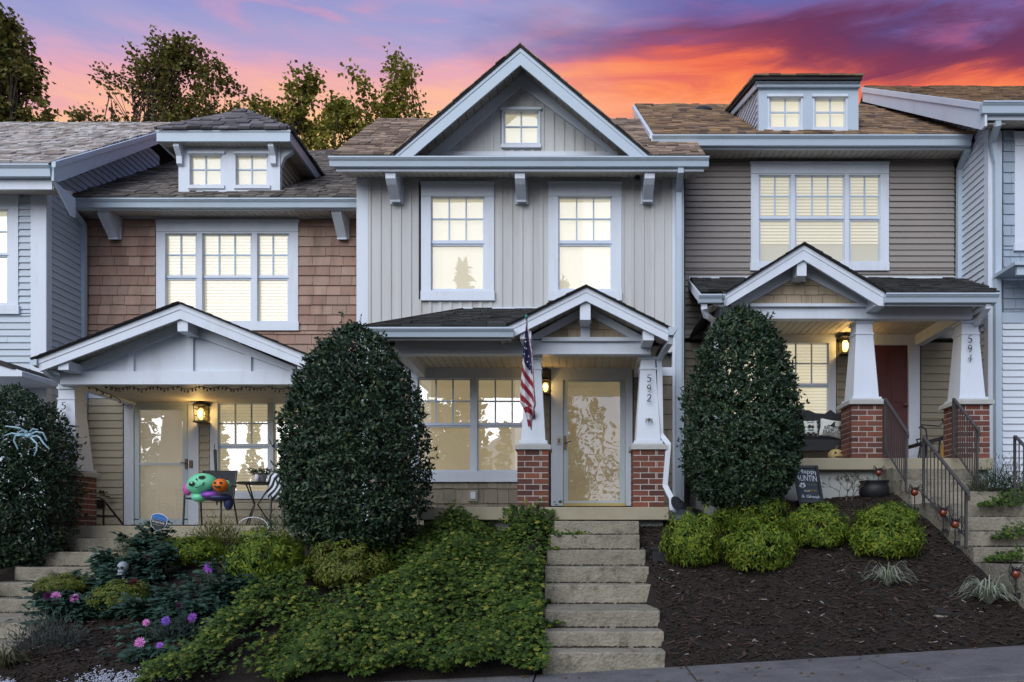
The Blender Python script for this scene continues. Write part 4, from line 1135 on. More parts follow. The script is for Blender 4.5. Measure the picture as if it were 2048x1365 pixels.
# dormer of 594
D4 = 12.5
k = MB(); holed(k, (1517, 176, 1717, 272), [(1536, 190, 1605, 261), (1626, 190, 1695, 261)], D4, .1)
d4 = k.build('dormer', GUT, h4)
MB().box(X(1517, D4) + .02, X(1717, D4) - .02, Y(D4) + .17, Y(D4) + 2.0, Z(285, D4), Z(178, D4)).build('dormer_core', WALLB, d4)
zt4 = Z(160, D4 - .1); sl4 = .32
def c4top(z, a_, b_):
    ze_ = Z(272.5, 12.25); lo = a_; hi = Y(12.25) + (z - ze_) / .69
    zfr = Z(178, D4)
    if z > zfr: lo = max(lo, Y(D4) + (z - zfr) / sl4)
    return (lo, max(min(hi, b_), lo + .02))
lap_side(d4, WHITEVIN, X(1517, D4) + .02, -1, Y(D4) + .1, Y(15.4), Z(272, D4), Z(178, D4) + .75, .105, top=c4top)
for a in (1542, 1632):
    window(h4, D4 + .03, (a - 6, 190, a + 63, 261), 5, [(a, a + 57, 196, 254, None, 254, 2, 2)], litmat('dormer_shade', (1.0, .92, .66), .6, .05, 1, .35), GLASS, GLASS, sillh=6)
xa, xb = X(1510, D4 - .12), X(1724, D4 - .12)
ya, yb = Y(D4 - .14), Y(15.6); 
k = MB(); zz = Z(159.5, D4 - .14)
k.prism([(xa, ya, zz), (xa, ya, zz + .05), (xa, yb, zz + .05 + sl4 * (yb - ya)), (xa, yb, zz + sl4 * (yb - ya))], (xb - xa, 0, 0))
r4 = k.build('dormer_roof', ROOFE, h4)
shingle_plane(h4, r4, ROOF4, (xa - .02, ya - .02, zz + .045), (1, 0, 0), (0, 1, sl4), [(0, 0), (xb - xa + .04, 0), (xb - xa + .04, 3.0), (0, 3.0)], limit=285, rng=random.Random(4))
k = MB(); k.box(X(1514, D4 - .06), X(1721, D4 - .06), Y(D4) - .06, Y(D4), Z(178, D4), Z(163, D4 - .06)); k.box(X(1512, D4 - .1), X(1722, D4 - .1), Y(D4) - .10, Y(D4), Z(164, D4 - .1), zz)
k.prism([(X(1515, D4) - .0, Y(D4), Z(178, D4)), (X(1515, D4), Y(D4), zz + .02), (X(1515, D4), Y(15.6), zz + .02 + sl4 * 3.1), (X(1515, D4), Y(15.6), Z(178, D4) + sl4 * 3.1)], (-.035, 0, 0))
k.build('dormer_fascia', GUT, h4)

# ---- porch of 594
DPb, DBb = 10.8, 11.15
zc4 = Z(668, DN) 
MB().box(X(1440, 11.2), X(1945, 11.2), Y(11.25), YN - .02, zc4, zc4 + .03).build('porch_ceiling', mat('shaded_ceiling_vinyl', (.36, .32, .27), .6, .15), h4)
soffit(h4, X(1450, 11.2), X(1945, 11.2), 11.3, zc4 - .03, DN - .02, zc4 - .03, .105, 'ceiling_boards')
MB().fb(1440, 613, 1945, 637.5, DBb, .15).build('porch_beam', TRIM, h4)
MB().box(X(1945, DBb) - .14, X(1945, DBb), Y(DBb) + .15, YN - .02, Z(637, DBb), Z(613, DBb)).build('porch_beam', TRIM, h4)
MB().box(X(1440, DBb), X(1440, DBb) + .14, Y(DBb) + .15, YN - .02, Z(637, DBb), Z(613, DBb)).build('porch_beam', TRIM, h4)
MB().fb(1462, 607, 1760, 613, DBb - .06, .15).build('beam_cap', TRIM, h4)
eL, eR = X(1402, 10.75), X(1995, 10.75); ez, rz = Z(587.5, 10.75), Z(562, DN)
run = Vector((0, DN - 10.75 - .02, rz - ez)); Lr = run.length
for q0_, q1_, t0_, t1_ in ((eL, X(1432, 10.75), X(1380, DN), X(1560, DN)), (X(1772, 10.75), eR, X(1640, DN), X(1988, DN) - .55)):
    v = [(q0_, Y(10.75), ez), (q1_, Y(10.75), ez), (t1_, YN - .02, rz), (t0_, YN - .02, rz)]
    pd4 = MB().add(v + [(a, b, c - .06) for a, b, c in v], [(0, 1, 2, 3), (7, 6, 5, 4), (0, 4, 5, 1), (3, 7, 4, 0), (1, 5, 6, 2)]).build('porch_roof', ROOFE, h4)
    shingle_plane(h4, pd4, ROOFP, (q0_, Y(10.75) - .02, ez), (1, 0, 0), run, [(0, 0), (q1_ - q0_, 0), (t1_ - q0_, Lr), (t0_ - q0_, Lr)], expo=.135, limit=300, rng=random.Random(43))
v = [(eL, Y(10.75), ez), 0, 0, (X(1380, DN), YN - .02, rz)]
MB().box(X(1378, DN), X(1912, DN), YN - .035, YN - .004, rz + .015, rz + .06).build('flashing', TRIM, h4)
MB().prism([v[3], (eL, Y(10.75), ez), (eL, Y(10.75), ez - .13), (v[3][0], v[3][1], v[3][2] - .13)], (-.03, 0, 0)).build('rake_board', TRIM, h4)
gutter(h4, X(1772, 10.7), X(1998, 10.7), 10.68, Z(587.5, 10.7), .115, .11)
gutter(h4, X(1398, 10.7), X(1450, 10.7), 10.68, Z(590, 10.7), .10, .11)
MB().fb(1772, 602, 1990, 612, 10.80, .03).build('fascia_board', TRIM, h4)
soffit(h4, X(1772, 10.8), X(1985, 10.8), 10.82, Z(612.5, 10.82), DBb, Z(614, DBb), .10)
k = MB()
k.pp([(1424, 604), (1607, 490), (1607, 500), (1430, 611)], DPb - .010, .05); k.pp([(1775, 589), (1607, 490), (1607, 500), (1770, 597)], DPb - .010, .05)
k.pp([(1430, 610), (1607, 499), (1607, 520), (1452, 613), (1440, 613)], DPb, .04); k.pp([(1770, 596), (1607, 499), (1607, 520), (1758, 612), (1770, 612)], DPb, .04)
k.build('porch_rake_fascia', TRIM, h4)
ap = P(1607, 488, DPb)
for side, ft in ((-1, P(1418, 606, DPb)), (1, P(1780, 591, DPb))):
    s0 = Vector((ft.x, Y(DPb) - .05, ft.z)); up = Vector((ap.x - ft.x, 0, ap.z - ft.z)); L = up.length; up.normalize(); pr = Vector((side * abs(up.z), 0, abs(up.x)))
    sl = MB().prism([s0, s0 + up * L, s0 + up * L - pr * .012, s0 - pr * .012], (0, 1.98, 0)).build('porch_gable_roof', ROOFE, h4)
    kk = MB(); u = 0.0; rr = random.Random(28 + side)
    while u < L:
        for vv in range(8):
            o = s0 + up * u + Vector((0, vv * .228 - .01, 0)); th = .004 + rr.choice((0, .003, .006)); a2 = o + up * min(.17, L - u)
            kk.prism([o, o + pr * (th + .006), a2 + pr * .005, a2], (0, .22, 0))
        u += .14
    kk.build('shingle_field', isl(ROOFP), sl, kind='stuff')
    so = MB(); u = .12
    while u < L - .12:
        a1 = s0 + up * u + Vector((0, .09, -.085)); a2 = s0 + up * (u + .115) + Vector((0, .09, -.085))
        so.prism([a1, a2, a2 + Vector((0, .36, 0)), a1 + Vector((0, .36, 0))], pr * .02); u += .125
    a1 = s0 + Vector((0, .07, -.065)); a2 = s0 + up * L + Vector((0, .07, -.065))
    so.prism([a1, a2, a2 + Vector((0, .4, 0)), a1 + Vector((0, .4, 0))], pr * .02)
    so.build('porch_soffit', SOFF, h4)
gw4 = MB().pp([(1450, 612), (1605, 515), (1765, 612)], DBb + .06, .08).build('porch_gable_wall', WALLB, h4)
dd = DBb + .02
shakes(gw4, SHAKE4, 0, 0, Z(608, dd), Z(535, dd), Y(dd), Z(590, dd) - Z(608.5, dd), .13, .22, clip=tri_clip(1462, 1730, 609, 1600, 538, dd), rng=random.Random(6))
k = MB(); k.pp([(1450, 610), (1602, 512), (1602, 548), (1492, 610)], DBb - .03, .06); k.pp([(1762, 610), (1602, 512), (1602, 548), (1722, 610)], DBb - .03, .06); k.build('porch_gable_trim', TRIM, h4)
MB().fb(1594, 519, 1613, 552, DPb + .04, .36).build('king_block', TRIM, h4)
MB().fb(1586, 530, 1611, 563, DBb - .06, .03).build('king_block_plate', TRIM, h4)
MB().fb(1748, 592, 1770, 613, DPb + .04, .34).build('purlin_block', TRIM, h4)
zf4 = Z(916.5, 11.1)
for cxp, r_ in ((1724, 51), (1934, 52)):
    column(h4, X(cxp, 11.35), 11.15, Z(637.5, DBb), Z(666, 11.2), Z(797, 11.2), Z(799, 11.2), zf4, .225, .375, .55, .455, random.Random(r_))
house_number(h4, '594', X(1936, 11.25), Y(11.19), Z(674, 11.25), .10, .137, .072)
k = MB(); k.fb(1735, 668, 1840, 690, DN - .045, .13); k.fb(1735, 690, 1740, 917, DN - .04, .12); k.fb(1817.5, 690, 1840, 917, DN - .04, .12); k.fb(1733, 666, 1842, 671, DN - .06, .05); k.build('door_casing', TRIM, h4)
k = MB().fb(1739, 690, 1818, 917, DN + .0, .05); fd = k.build('front_door', MAROON, h4)
k = MB()
for a, b, c, e in ((1747, 706, 1773, 806), (1784, 706, 1810, 806), (1747, 822, 1773, 900), (1784, 822, 1810, 900)):
    k.fb(a, b, c, e, DN - .012, .02); 
k.build('door_panel', MAROON, fd, bevel=.006)
MB().ball(P(1812, 810, DN - .06), .03, .03, .03).build('door_knob', BRONZE, fd)
lantern(h4, X(1689, 12.65), YN - .02, Z(690, 12.6), .98, 6.0)
MB().box(X(1405, 11.1), X(1987, 11.1), Y(11.1), YN + .05, Z(940, 11.1), zf4).build('porch_slab', CONCP, h4, bevel=.012)
MB().box(X(1410, 11.25), X(1975, 11.25), Y(11.25), YN, -.2, Z(940, 11.1) - .002).build('foundation', PARGE, h4)
MB().rtube([(X(1408, 10.8), Y(10.8), Z(603, 10.8)), (X(1408, 10.8), Y(10.8), Z(618, 10.8)), (X(1413, 10.9), Y(10.9), Z(632, 10.9)), (X(1428, 11.2), Y(11.2), Z(642, 11.2)), (X(1432, 11.3), Y(11.35), Z(665, 11.2)), (X(1432, 11.3), Y(11.35), Z(930, 11.2))], .08, .06).build('downspout', TRIM, h4)
MB().rtube([(X(1975, 10.8), Y(10.8), Z(600, 10.8)), (X(1975, 10.8), Y(10.8), Z(616, 10.8)), (X(1956, 11.2), Y(11.3), Z(650, 11.2)), (X(1953, 11.3), Y(11.3), Z(680, 11.3)), (X(1957, 11.3), Y(11.45), Z(785, 11.3)), (X(1971, 11.3), Y(11.4), Z(800, 11.3)), (X(1966, 11.3), Y(11.45), Z(890, 11.3)), (X(1978, 11.3), Y(11.35), Z(915, 11.3))], .075, .06).build('downspout', TRIM, h4)
MB().rtube([(X(1934, 12.35), Y(12.35), Z(290, 12.35)), (X(1934, 12.35), Y(12.35), Z(302, 12.35)), (X(1919, 12.68), Y(12.66), Z(340, 12.68)), (X(1919, 12.68), Y(12.68), Z(575, 12.68))], .095, .08).build('downspout', GUT, h4)

# ================================================================== the end houses that frame the row
h8 = thing('townhouse', P(40, 1080, 11.8), 'blue-grey lap-sided townhouse cut by the left edge of the photo', 'house', 'row of townhouses')
xw8 = -8.13; D8 = 11.8; Y8 = Y(D8)
wall8 = MB().box(-13.5, xw8 - .07, Y8 + .13, Y8 + 6, -1.0, 5.3).build('wall', WALLB, h8)
wc8 = [(X(-80, D8), X(36, D8), Z(627, D8), Z(390, D8))]
lap_front(wall8, BLUEGREY, -13.5, X(63, D8), Z(1000, D8), Z(380, D8), Y8, Z(500, D8) - Z(513.3, D8), wc8)
MB().fb(61, 378, 92, 1080, D8 - .02, .12).build('corner_board', TRIM, h8)
MB().box(xw8 - .03, xw8 + .022, Y8 - .012, Y8 + .1, Z(1080, D8), Z(378, D8)).build('corner_board', TRIM, h8)
MB().fb(-600, 760, 61, 790, D8 - .025, .1).build('band_board', TRIM, h8)
ez8 = Z(343, 11.3) + .10
def t8(z, a, b):
    lo = Y(11.3) + max(0, z - ez8 + .06) / .69 if z > ez8 - .06 else a
    return (max(a, lo), b)
lap_side(wall8, BLUEGREY, xw8, 1, Y8 + .1, Y(15.0), Z(1060, 12), 7.5, .107, top=t8)
window(h8, D8, (-80, 391, 36, 627), 20, [(-70, 14, 421, 506, 514, 606, 2, 2)], LITW, GLASS, GLASSU, sillh=16)
deck8, zr8 = main_roof(h8, ROOF8, -13.8, -7.69, 11.3, ez8, .69, 15.2, limit=300, rng=random.Random(36))
gutter(h8, -13.8, X(102, 11.28), 11.22, ez8 - .03, .16)
MB().fb(-660, 352, 104, 379, 11.36, .03).build('fascia_board', TRIM, h8)
soffit(h8, -13.7, -7.72, 11.38, Z(379.5, 11.38), D8, Z(391, D8), .11)
a = Vector((-7.69, Y(11.28), ez8 + .03)); b = Vector((-7.69, Y(15.2), zr8 + .03))
MB().prism([a, b, b - Vector((0, 0, .18)), a + Vector((0, .12, -.24)), a - Vector((0, 0, .28))], (.035, 0, 0)).prism([a + Vector((.035, 0, 0)), b + Vector((.035, 0, 0)), b + Vector((.035, 0, -.08)), a + Vector((.035, 0, -.08))], (.025, 0, 0)).build('rake_fascia', GUT, h8)
MB().prism([a - Vector((0, -.1, .16)), b - Vector((0, 0, .16)), b + Vector((-.45, 0, -.16)), a + Vector((-.45, .1, -.16))], (0, 0, .02)).build('rake_soffit', SOFF, h8)
MB().prism([a - Vector((0, 0, .27)), a + Vector((0, .5, -.32)), a + Vector((0, .5, -.62)), a + Vector((0, .42, -.62))], (.03, 0, 0)).build('rake_return', GUT, h8)
# its small porch roof peeking in at the edge
k = MB().prism([P(-120, 690, 10.9), P(0, 726, 10.9), P(44, 743, 10.9), P(44, 753, 10.9), P(-120, 753, 10.9)], (0, .9, 0)); k.build('porch_roof', TRIM, h8)
MB().prism([P(-120, 686, 10.88), P(5, 722, 10.88), P(30, 738, 10.88), P(22, 738, 10.88), P(-120, 694, 10.88)], (0, .9, 0)).build('porch_shingles', ROOFP, h8)

h6 = thing('townhouse', P(2010, 1000, 11.85), 'slate-blue shake townhouse cut by the right edge of the photo', 'house', 'row of townhouses')
xw6 = 6.39; D6 = 11.85; Y6 = Y(D6)
wall6 = MB().box(xw6 + .07, 12, Y6 + .13, Y6 + 6, 0, 6.5).build('wall', WALLB, h6)
MB().fb(1978, 262, 2004, 1000, D6 - .02, .12).build('corner_board', TRIM, h6)
MB().box(xw6 - .022, xw6 + .03, Y6 - .012, Y6 + .11, Z(1000, D6), Z(258, D6)).build('corner_board', TRIM, h6)
wc6 = [(X(2030, D6), X(2160, D6), Z(500, D6), Z(264, D6))]
shakes(wall6, SHAKE6, X(2006, D6), X(2230, D6), Z(625, D6), Z(262, D6), Y6, Z(300, D6) - Z(321, D6), .10, .22, wc6, rng=random.Random(23))
MB().fb(2004, 625, 2500, 646, D6 - .025, .1).build('band_board', GUT, h6)
lap_front(wall6, WHITEVIN, X(2004, D6), 12.0, Z(985, D6), Z(646, D6), Y6, Z(700, D6) - Z(713.5, D6), [])
ez6 = Z(212, 11.35)
def t6(z, a, b):
    lo = Y(11.35) + max(0, z - ez6 + .16) / .64 if z > ez6 - .16 else a
    return (max(a, lo), b)
lap_side(wall6, WHITEVIN, xw6, -1, Y6 + .1, Y(16.0), Z(985, 12), 9.2, .108, top=t6)
window(h6, D6, (2030, 265, 2160, 500), 26, [(2056, 2140, 296, 381, 390, 478, 3, 2)], LITW, GLASS, GLASS, sillh=16)
deck6, zr6 = main_roof(h6, ROOF4, 6.08, 12.5, 11.35, ez6, .64, 16.15, limit=300, rng=random.Random(37))
gutter(h6, X(1966, 11.28), 12.5, 11.26, ez6 + .02, .15)
MB().fb(1975, 232, 2500, 240, 11.38, .03).build('fascia_board', TRIM, h6)
soffit(h6, 6.12, 12.3, 11.4, Z(241, 11.4), D6, Z(258, D6), .11)
a = Vector((6.08, Y(11.33), ez6 + .03)); b = Vector((6.08, Y(16.15), zr6 + .03))
MB().prism([a, b, b - Vector((0, 0, .30)), a + Vector((0, .1, -.34)), a - Vector((0, 0, .34))], (-.035, 0, 0)).prism([a + Vector((-.035, 0, 0)), b + Vector((-.035, 0, 0)), b + Vector((-.035, 0, -.1)), a + Vector((-.035, 0, -.1))], (-.025, 0, 0)).build('rake_fascia', TRIM, h6)
MB().prism([a - Vector((0, -.1, .26)), b - Vector((0, 0, .26)), b + Vector((.32, 0, -.26)), a + Vector((.32, .1, -.26))], (0, 0, .02)).build('rake_soffit', SOFF, h6)
MB().rtube([(X(1996, 11.4), Y(11.42), Z(232, 11.4)), (X(1996, 11.4), Y(11.42), Z(250, 11.4)), (X(1984, 11.78), Y(11.76), Z(285, 11.78)), (X(1992, 11.8), Y(11.78), Z(330, 11.8)), (X(1994, 11.8), Y(11.78), Z(1000, 11.8))], .085, .07).build('downspout', GUT, h6)
MB().box(X(2230, D6), 12.0, Y6 + .0, Y6 + .1, Z(625, D6), Z(262, D6)).build('wall_panel', SHAKE6, wall6)
k = MB().prism([P(2030, 523, 11.2), P(2110, 523, 11.2), P(2110, 530, 11.2), P(2030, 530, 11.2)], (0, .6, 0)); k.fb(2034, 530, 2110, 550, 11.25, .04); k.build('porch_roof', GUT, h6)
# ================================================================== ground, walk, steps
def sstep(a, b, x):
    t = max(0.0, min(1.0, (x - a) / (b - a))); return t * t * (3 - 2 * t)
def lerp_tab(tab, x):
    if x <= tab[0][0]: return tab[0][1]
    for (a, va), (b, vb) in zip(tab[:-1], tab[1:]):
        if x <= b: return va + (vb - va) * (x - a) / (b - a)
    return tab[-1][1]
WALKZ = [(-14, -2.0), (-8, -1.62), (-4, -1.40), (0, -1.225), (4.6, -0.94), (9, -0.55), (14, -0.2)]
BASEZ = [(-12, -0.4), (-7.5, -0.15), (-6, -0.06), (-3.9, 0.05), (-2.5, 0.14), (0, 0.20), (1.8, 0.25), (2.6, 0.50), (4.3, 0.62), (6, 0.72), (9, 1.0)]
DWALK = 7.05
def ground(x, d):
    """height of the soil at x and depth d"""
    s = lerp_tab(WALKZ, x); b = lerp_tab(BASEZ, x)
    if d <= DWALK: return s
    t = min(1.0, (d - DWALK) / (10.7 - DWALK))
    z = s + (b - s) * (1 - (1 - t) ** 1.08)
    # the soil is cut away under the flights of steps
    if X(1075, d) + .05 < x < X(lerp_tab([(7.2, 1333), (7.8, 1323), (8.7, 1301), (9.25, 1293), (10.05, 1278)], d), d) - .04 and d < 10.4:
        return z - .45
    if -7.3 < x < -5.85 and d < 11 or 4.5 < x < 5.62 and d < 11: return z - .6
    return z + 0.03 * mnoise.noise(Vector((x * 1.3, d * 1.3, 0))) * min(1, t * 6)
def on_ground(px, py):
    """where the line of sight through a pixel meets the soil"""
    d = 6.3
    while d < 12.5:
        if Z(py, d) <= ground(X(px, d), d):
            if -7.4 < X(px, d) < -5.72: d = min(d, 5.68 * F / (VPX - px))
            return Vector((X(px, d), Y(d), ground(X(px, d), d))), d
        d += 0.02
    d = 10.6
    return Vector((X(px, d), Y(d), ground(X(px, d), d))), d

MULCH = mat('bark_mulch', (0.019, 0.013, 0.009), 0.95, 0.5, 6.0, bump=1.0, bscale=55, dirt=(0.012, 0.009, 0.008), dscale=3, damt=0.6)
CHIP = mat('bark_chip', (0.018, 0.012, 0.008), 0.9, 0.3, 8, rnd=0.6, col2=(0.052, 0.033, 0.022), island=True)
CHIPP = mat('pale_chip', (0.30, 0.28, 0.26), 0.9, 0.3, 8, rnd=0.4, island=True)
m = MB(); NX, ND = 260, 60
x0, x1, d0, d1 = -14.0, 13.0, DWALK, 13.2
for j in range(ND + 1):
    for i in range(NX + 1):
        x = x0 + (x1 - x0) * i / NX; d = d0 + (d1 - d0) * j / ND
        m.v.append((x, Y(d), ground(x, d) + (0.030 * mnoise.noise(Vector((x * 4, d * 4, 3))) if j else -0.03)))
for j in range(ND):
    for i in range(NX):
        a = j * (NX + 1) + i; m.f.append((a, a + 1, a + NX + 2, a + NX + 1)); m.mi.append(0)
tag(m.build('garden_bed', MULCH, smooth=True), kind='structure')
# land that carries on to the horizon
LAWN = mat('far_lawn', (0.045, 0.06, 0.025), 0.95, 0.3, 0.5)
lm = MB(); lm.add([(-300, 12, -1.6), (300, 12, 1.2), (300, 400, 1.2), (-300, 400, -1.6)], [(0, 1, 2, 3)])
lm.add([(-300, Y(0.5), -2.2), (300, Y(0.5), -1.0), (300, -300, -2.4), (-300, -300, -2.4)], [(0, 1, 2, 3)])
tag(lm.build('terrain', LAWN), kind='structure')
# street and kerb
def strip(name, da, db, dz, mt, t=0.0):
    m = MB(); xs = [-40] + [-14 + 0.5 * i for i in range(57)] + [60]
    for x in xs: m.v += [(x, Y(da), lerp_tab(WALKZ, x) + dz), (x, Y(db), lerp_tab(WALKZ, x) + dz)]
    for i in range(len(xs) - 1): m.f.append((2 * i, 2 * i + 2, 2 * i + 3, 2 * i + 1)); m.mi.append(0)
    return tag(m.build(name, mt), kind='structure')
strip('road', -3.0, 5.62, -0.13, ASPH)
sw = tag(bpy.data.objects.new('sidewalk', None), kind='structure'); link(sw); WL[sw.name] = Vector()
joints = [-13.5, -11.9, -10.3, -8.7, -7.1, -5.5, -3.9, -2.05, -0.36, 1.02, 2.62, 4.25, 5.9, 7.5, 9.1, 10.7, 12.3]
for a, b in zip(joints[:-1], joints[1:]):
    g = 0.007; sk = 0.10
    za, zb_ = lerp_tab(WALKZ, a), lerp_tab(WALKZ, b)
    def slab(da, db, name, dz=0.0, th=0.12):
        v = [(a + g - sk * (0 if da > 6 else .2), Y(da), za + dz), (b - g - sk * (0 if da > 6 else .2), Y(da), zb_ + dz), (b - g, Y(db), zb_ + dz), (a + g, Y(db), za + dz)]
        v += [(p, q, r_ - th) for p, q, r_ in v]
        MB().add(v, [(0, 1, 2, 3), (7, 6, 5, 4), (0, 4, 5, 1), (1, 5, 6, 2), (2, 6, 7, 3), (3, 7, 4, 0)]).build(name, WALK, sw, bevel=.008)
    slab(5.82, 7.06, 'paving_slab')
    slab(5.62, 5.81, 'kerb', -0.004, .2)

def rough_box(x0, x1, y0, y1, z0, z1, seed, h=.085, amp=.0042):
    """a slab whose faces and arrises are worn uneven"""
    nx, ny, nz = max(2, int((x1 - x0) / h)), max(2, int((y1 - y0) / h)), max(2, int((z1 - z0) / h)); idx = {}; k = MB()
    def vid(i, j, l):
        if (i, j, l) not in idx:
            p = Vector((x0 + (x1 - x0) * i / nx, y0 + (y1 - y0) * j / ny, z0 + (z1 - z0) * l / nz)); q = p * 5 + Vector((seed * 3.1, 0, 0))
            e = (i in (0, nx)) + (j in (0, ny)) + (l in (0, nz)); a_ = amp * (1.7 if e > 1 else .8)
            n_ = Vector((mnoise.noise(q), mnoise.noise(q + Vector((9, 0, 0))), mnoise.noise(q + Vector((0, 9, 0)))))
            if e > 1 and mnoise.noise(q * 2.3) > .38: n_ = n_ + (Vector(((x0 + x1) / 2, (y0 + y1) / 2, (z0 + z1) / 2)) - p).normalized() * 1.6     # a chipped corner
            idx[(i, j, l)] = len(k.v); k.v.append(tuple(p + n_ * a_))
        return idx[(i, j, l)]
    def face(c): k.f.append([vid(*p) for p in c]); k.mi.append(0)
    for i in range(nx):
        for j in range(ny):
            face([(i, j, nz), (i + 1, j, nz), (i + 1, j + 1, nz), (i, j + 1, nz)]); face([(i, j + 1, 0), (i + 1, j + 1, 0), (i + 1, j, 0), (i, j, 0)])
        for l in range(nz):
            face([(i, 0, l), (i + 1, 0, l), (i + 1, 0, l + 1), (i, 0, l + 1)]); face([(i, ny, l + 1), (i + 1, ny, l + 1), (i + 1, ny, l), (i, ny, l)])
    for j in range(ny):
        for l in range(nz):
            face([(0, j, l + 1), (0, j + 1, l + 1), (0, j + 1, l), (0, j, l)][::-1]); face([(nx, j, l), (nx, j + 1, l), (nx, j + 1, l + 1), (nx, j, l + 1)])
    return k

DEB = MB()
def steps(label, xl, xr, levels, dend, jitter=0.0, m=CONC, loc=None, last_d=None):
    """levels: (top z, depth of the riser face); every tread its own slab"""
    t_ = thing('concrete_steps', loc or (0.5 * (xl + xr), Y(levels[-1][1]), levels[-1][0] - .2), label, 'steps', 'front steps up to the porches')
    rr = random.Random(len(label))
    for i, (z, d) in enumerate(levels):
        db = levels[i - 1][1] + .10 if i else dend
        jl, jr = rr.uniform(-jitter, jitter), rr.uniform(-jitter, jitter)
        zb_ = levels[i + 1][0] - .02 if i + 1 < len(levels) else z - .5
        wl_, wr_ = (xl(d) if callable(xl) else xl), (xr(d) if callable(xr) else xr)
        if i + 1 < len(levels):
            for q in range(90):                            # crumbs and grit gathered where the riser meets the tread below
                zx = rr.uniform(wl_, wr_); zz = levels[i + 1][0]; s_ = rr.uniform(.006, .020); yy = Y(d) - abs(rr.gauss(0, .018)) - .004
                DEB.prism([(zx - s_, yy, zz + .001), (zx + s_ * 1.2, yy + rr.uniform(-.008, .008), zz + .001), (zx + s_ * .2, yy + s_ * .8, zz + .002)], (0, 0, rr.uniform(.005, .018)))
        rough_box(wl_ + jl, wr_ + jr, Y(d), Y(db), zb_ - .12, z, i + len(label)).build('step', m, t_, bevel=.014)
    return t_
def xl2(d): return lerp_tab([(7.2, .30), (8.7, .36), (10.2, .44)], d) - 0.62 + .0 if False else X(lerp_tab([(7.2, 1086), (7.8, 1090), (8.7, 1090), (9.2, 1092), (9.7, 1099), (10.05, 1108)], d), d)
def xr2(d): return X(lerp_tab([(7.2, 1333), (7.5, 1328), (7.8, 1323), (8.7, 1301), (9.0, 1298), (9.25, 1293), (9.7, 1280), (10.05, 1278)], d), d)
steps('nine worn concrete steps climbing from the sidewalk to the porch numbered 592', (0), 0, [(0, 0)], 0) if False else None
st2 = steps('worn concrete steps between ivy and mulch climbing to the porch numbered 592', xl2, xr2,
            [(Z(1042.5, 10.03), 10.03), (Z(1070, 9.72), 9.72), (Z(1100.5, 9.32), 9.32), (Z(1134, 8.98), 8.98), (Z(1170, 8.66), 8.66), (Z(1222, 7.82), 7.82), (Z(1263.5, 7.5), 7.5), (Z(1305, 7.18), 7.18)], 10.45, .004, loc=(.9, Y(7.2), -1.2))
st0 = steps('dim concrete steps beside the dahlias climbing to the porch numbered 590', -7.33, -5.78,
            [(.02, 10.7), (-.165, 10.4), (-.36, 10.05), (-.545, 9.75), (-.73, 9.45), (-.90, 8.35), (-1.08, 8.0), (-1.26, 7.7), (-1.44, 7.4)], 11.1, .01, loc=(-6.5, Y(7.4), -1.6))
st4 = steps('concrete steps with iron railings climbing to the porch numbered 594', 4.46, 5.66,
            [(1.0, 10.8), (.815, 10.5), (.64, 10.2), (.455, 9.5), (.275, 9.2), (.095, 8.9), (-.085, 8.6), (-.265, 7.75), (-.44, 7.45), (-.62, 7.15)], 11.2, .01, loc=(5.05, Y(7.2), -.9))

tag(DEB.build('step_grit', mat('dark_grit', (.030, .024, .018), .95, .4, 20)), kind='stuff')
# bark chips scattered on the beds, pale splinters among them
rr = random.Random(77); ch = MB(); cp = MB()
def chip(mb, x, d, s):
    z = ground(x, d) + .030 * mnoise.noise(Vector((x * 4, d * 4, 3))) + .008; a = rr.uniform(0, 6.28); l_, w_, h_ = s * rr.uniform(.6, 1.6), s * rr.uniform(.18, .4), s * .12
    tl_ = rr.uniform(-.5, .5); ux = Vector((math.cos(a), math.sin(a), tl_)).normalized(); uy = Vector((-math.sin(a), math.cos(a), rr.uniform(-.4, .4))).normalized(); uz = ux.cross(uy)
    c = Vector((x, Y(d), z))
    vs = [c + ux * (p * l_ * .5) + uy * (q * w_ * .5) + uz * r_ * h_ for r_ in (0, 1) for p, q in ((-1, -.6), (1, -1), (.8, 1), (-1, .7))]
    mb.add(vs, [(4, 5, 6, 7), (0, 1, 5, 4), (1, 2, 6, 5), (2, 3, 7, 6), (3, 0, 4, 7)])
for i in range(24000):
    x, d = (rr.uniform(.8, 5.2), rr.uniform(7.07, 10.9)) if i % 3 else (rr.uniform(-8, -3.3), rr.uniform(7.07, 9.2))
    if .5 < x < xr2(min(max(d, 7.2), 10.05)) + .03 or 4.42 < x < 5.7 and d > 7.1 or -7.36 < x < -5.75: continue
    if rr.random() < .011: chip(cp, x, d, rr.uniform(.03, .06))
    else: chip(ch, x, d, rr.uniform(.022, .05) if rr.random() < .8 else rr.uniform(.05, .09))
tag(ch.build('bark_mulch', CHIP), kind='stuff'); tag(cp.build('pale_mulch_splinters', CHIPP), kind='stuff')
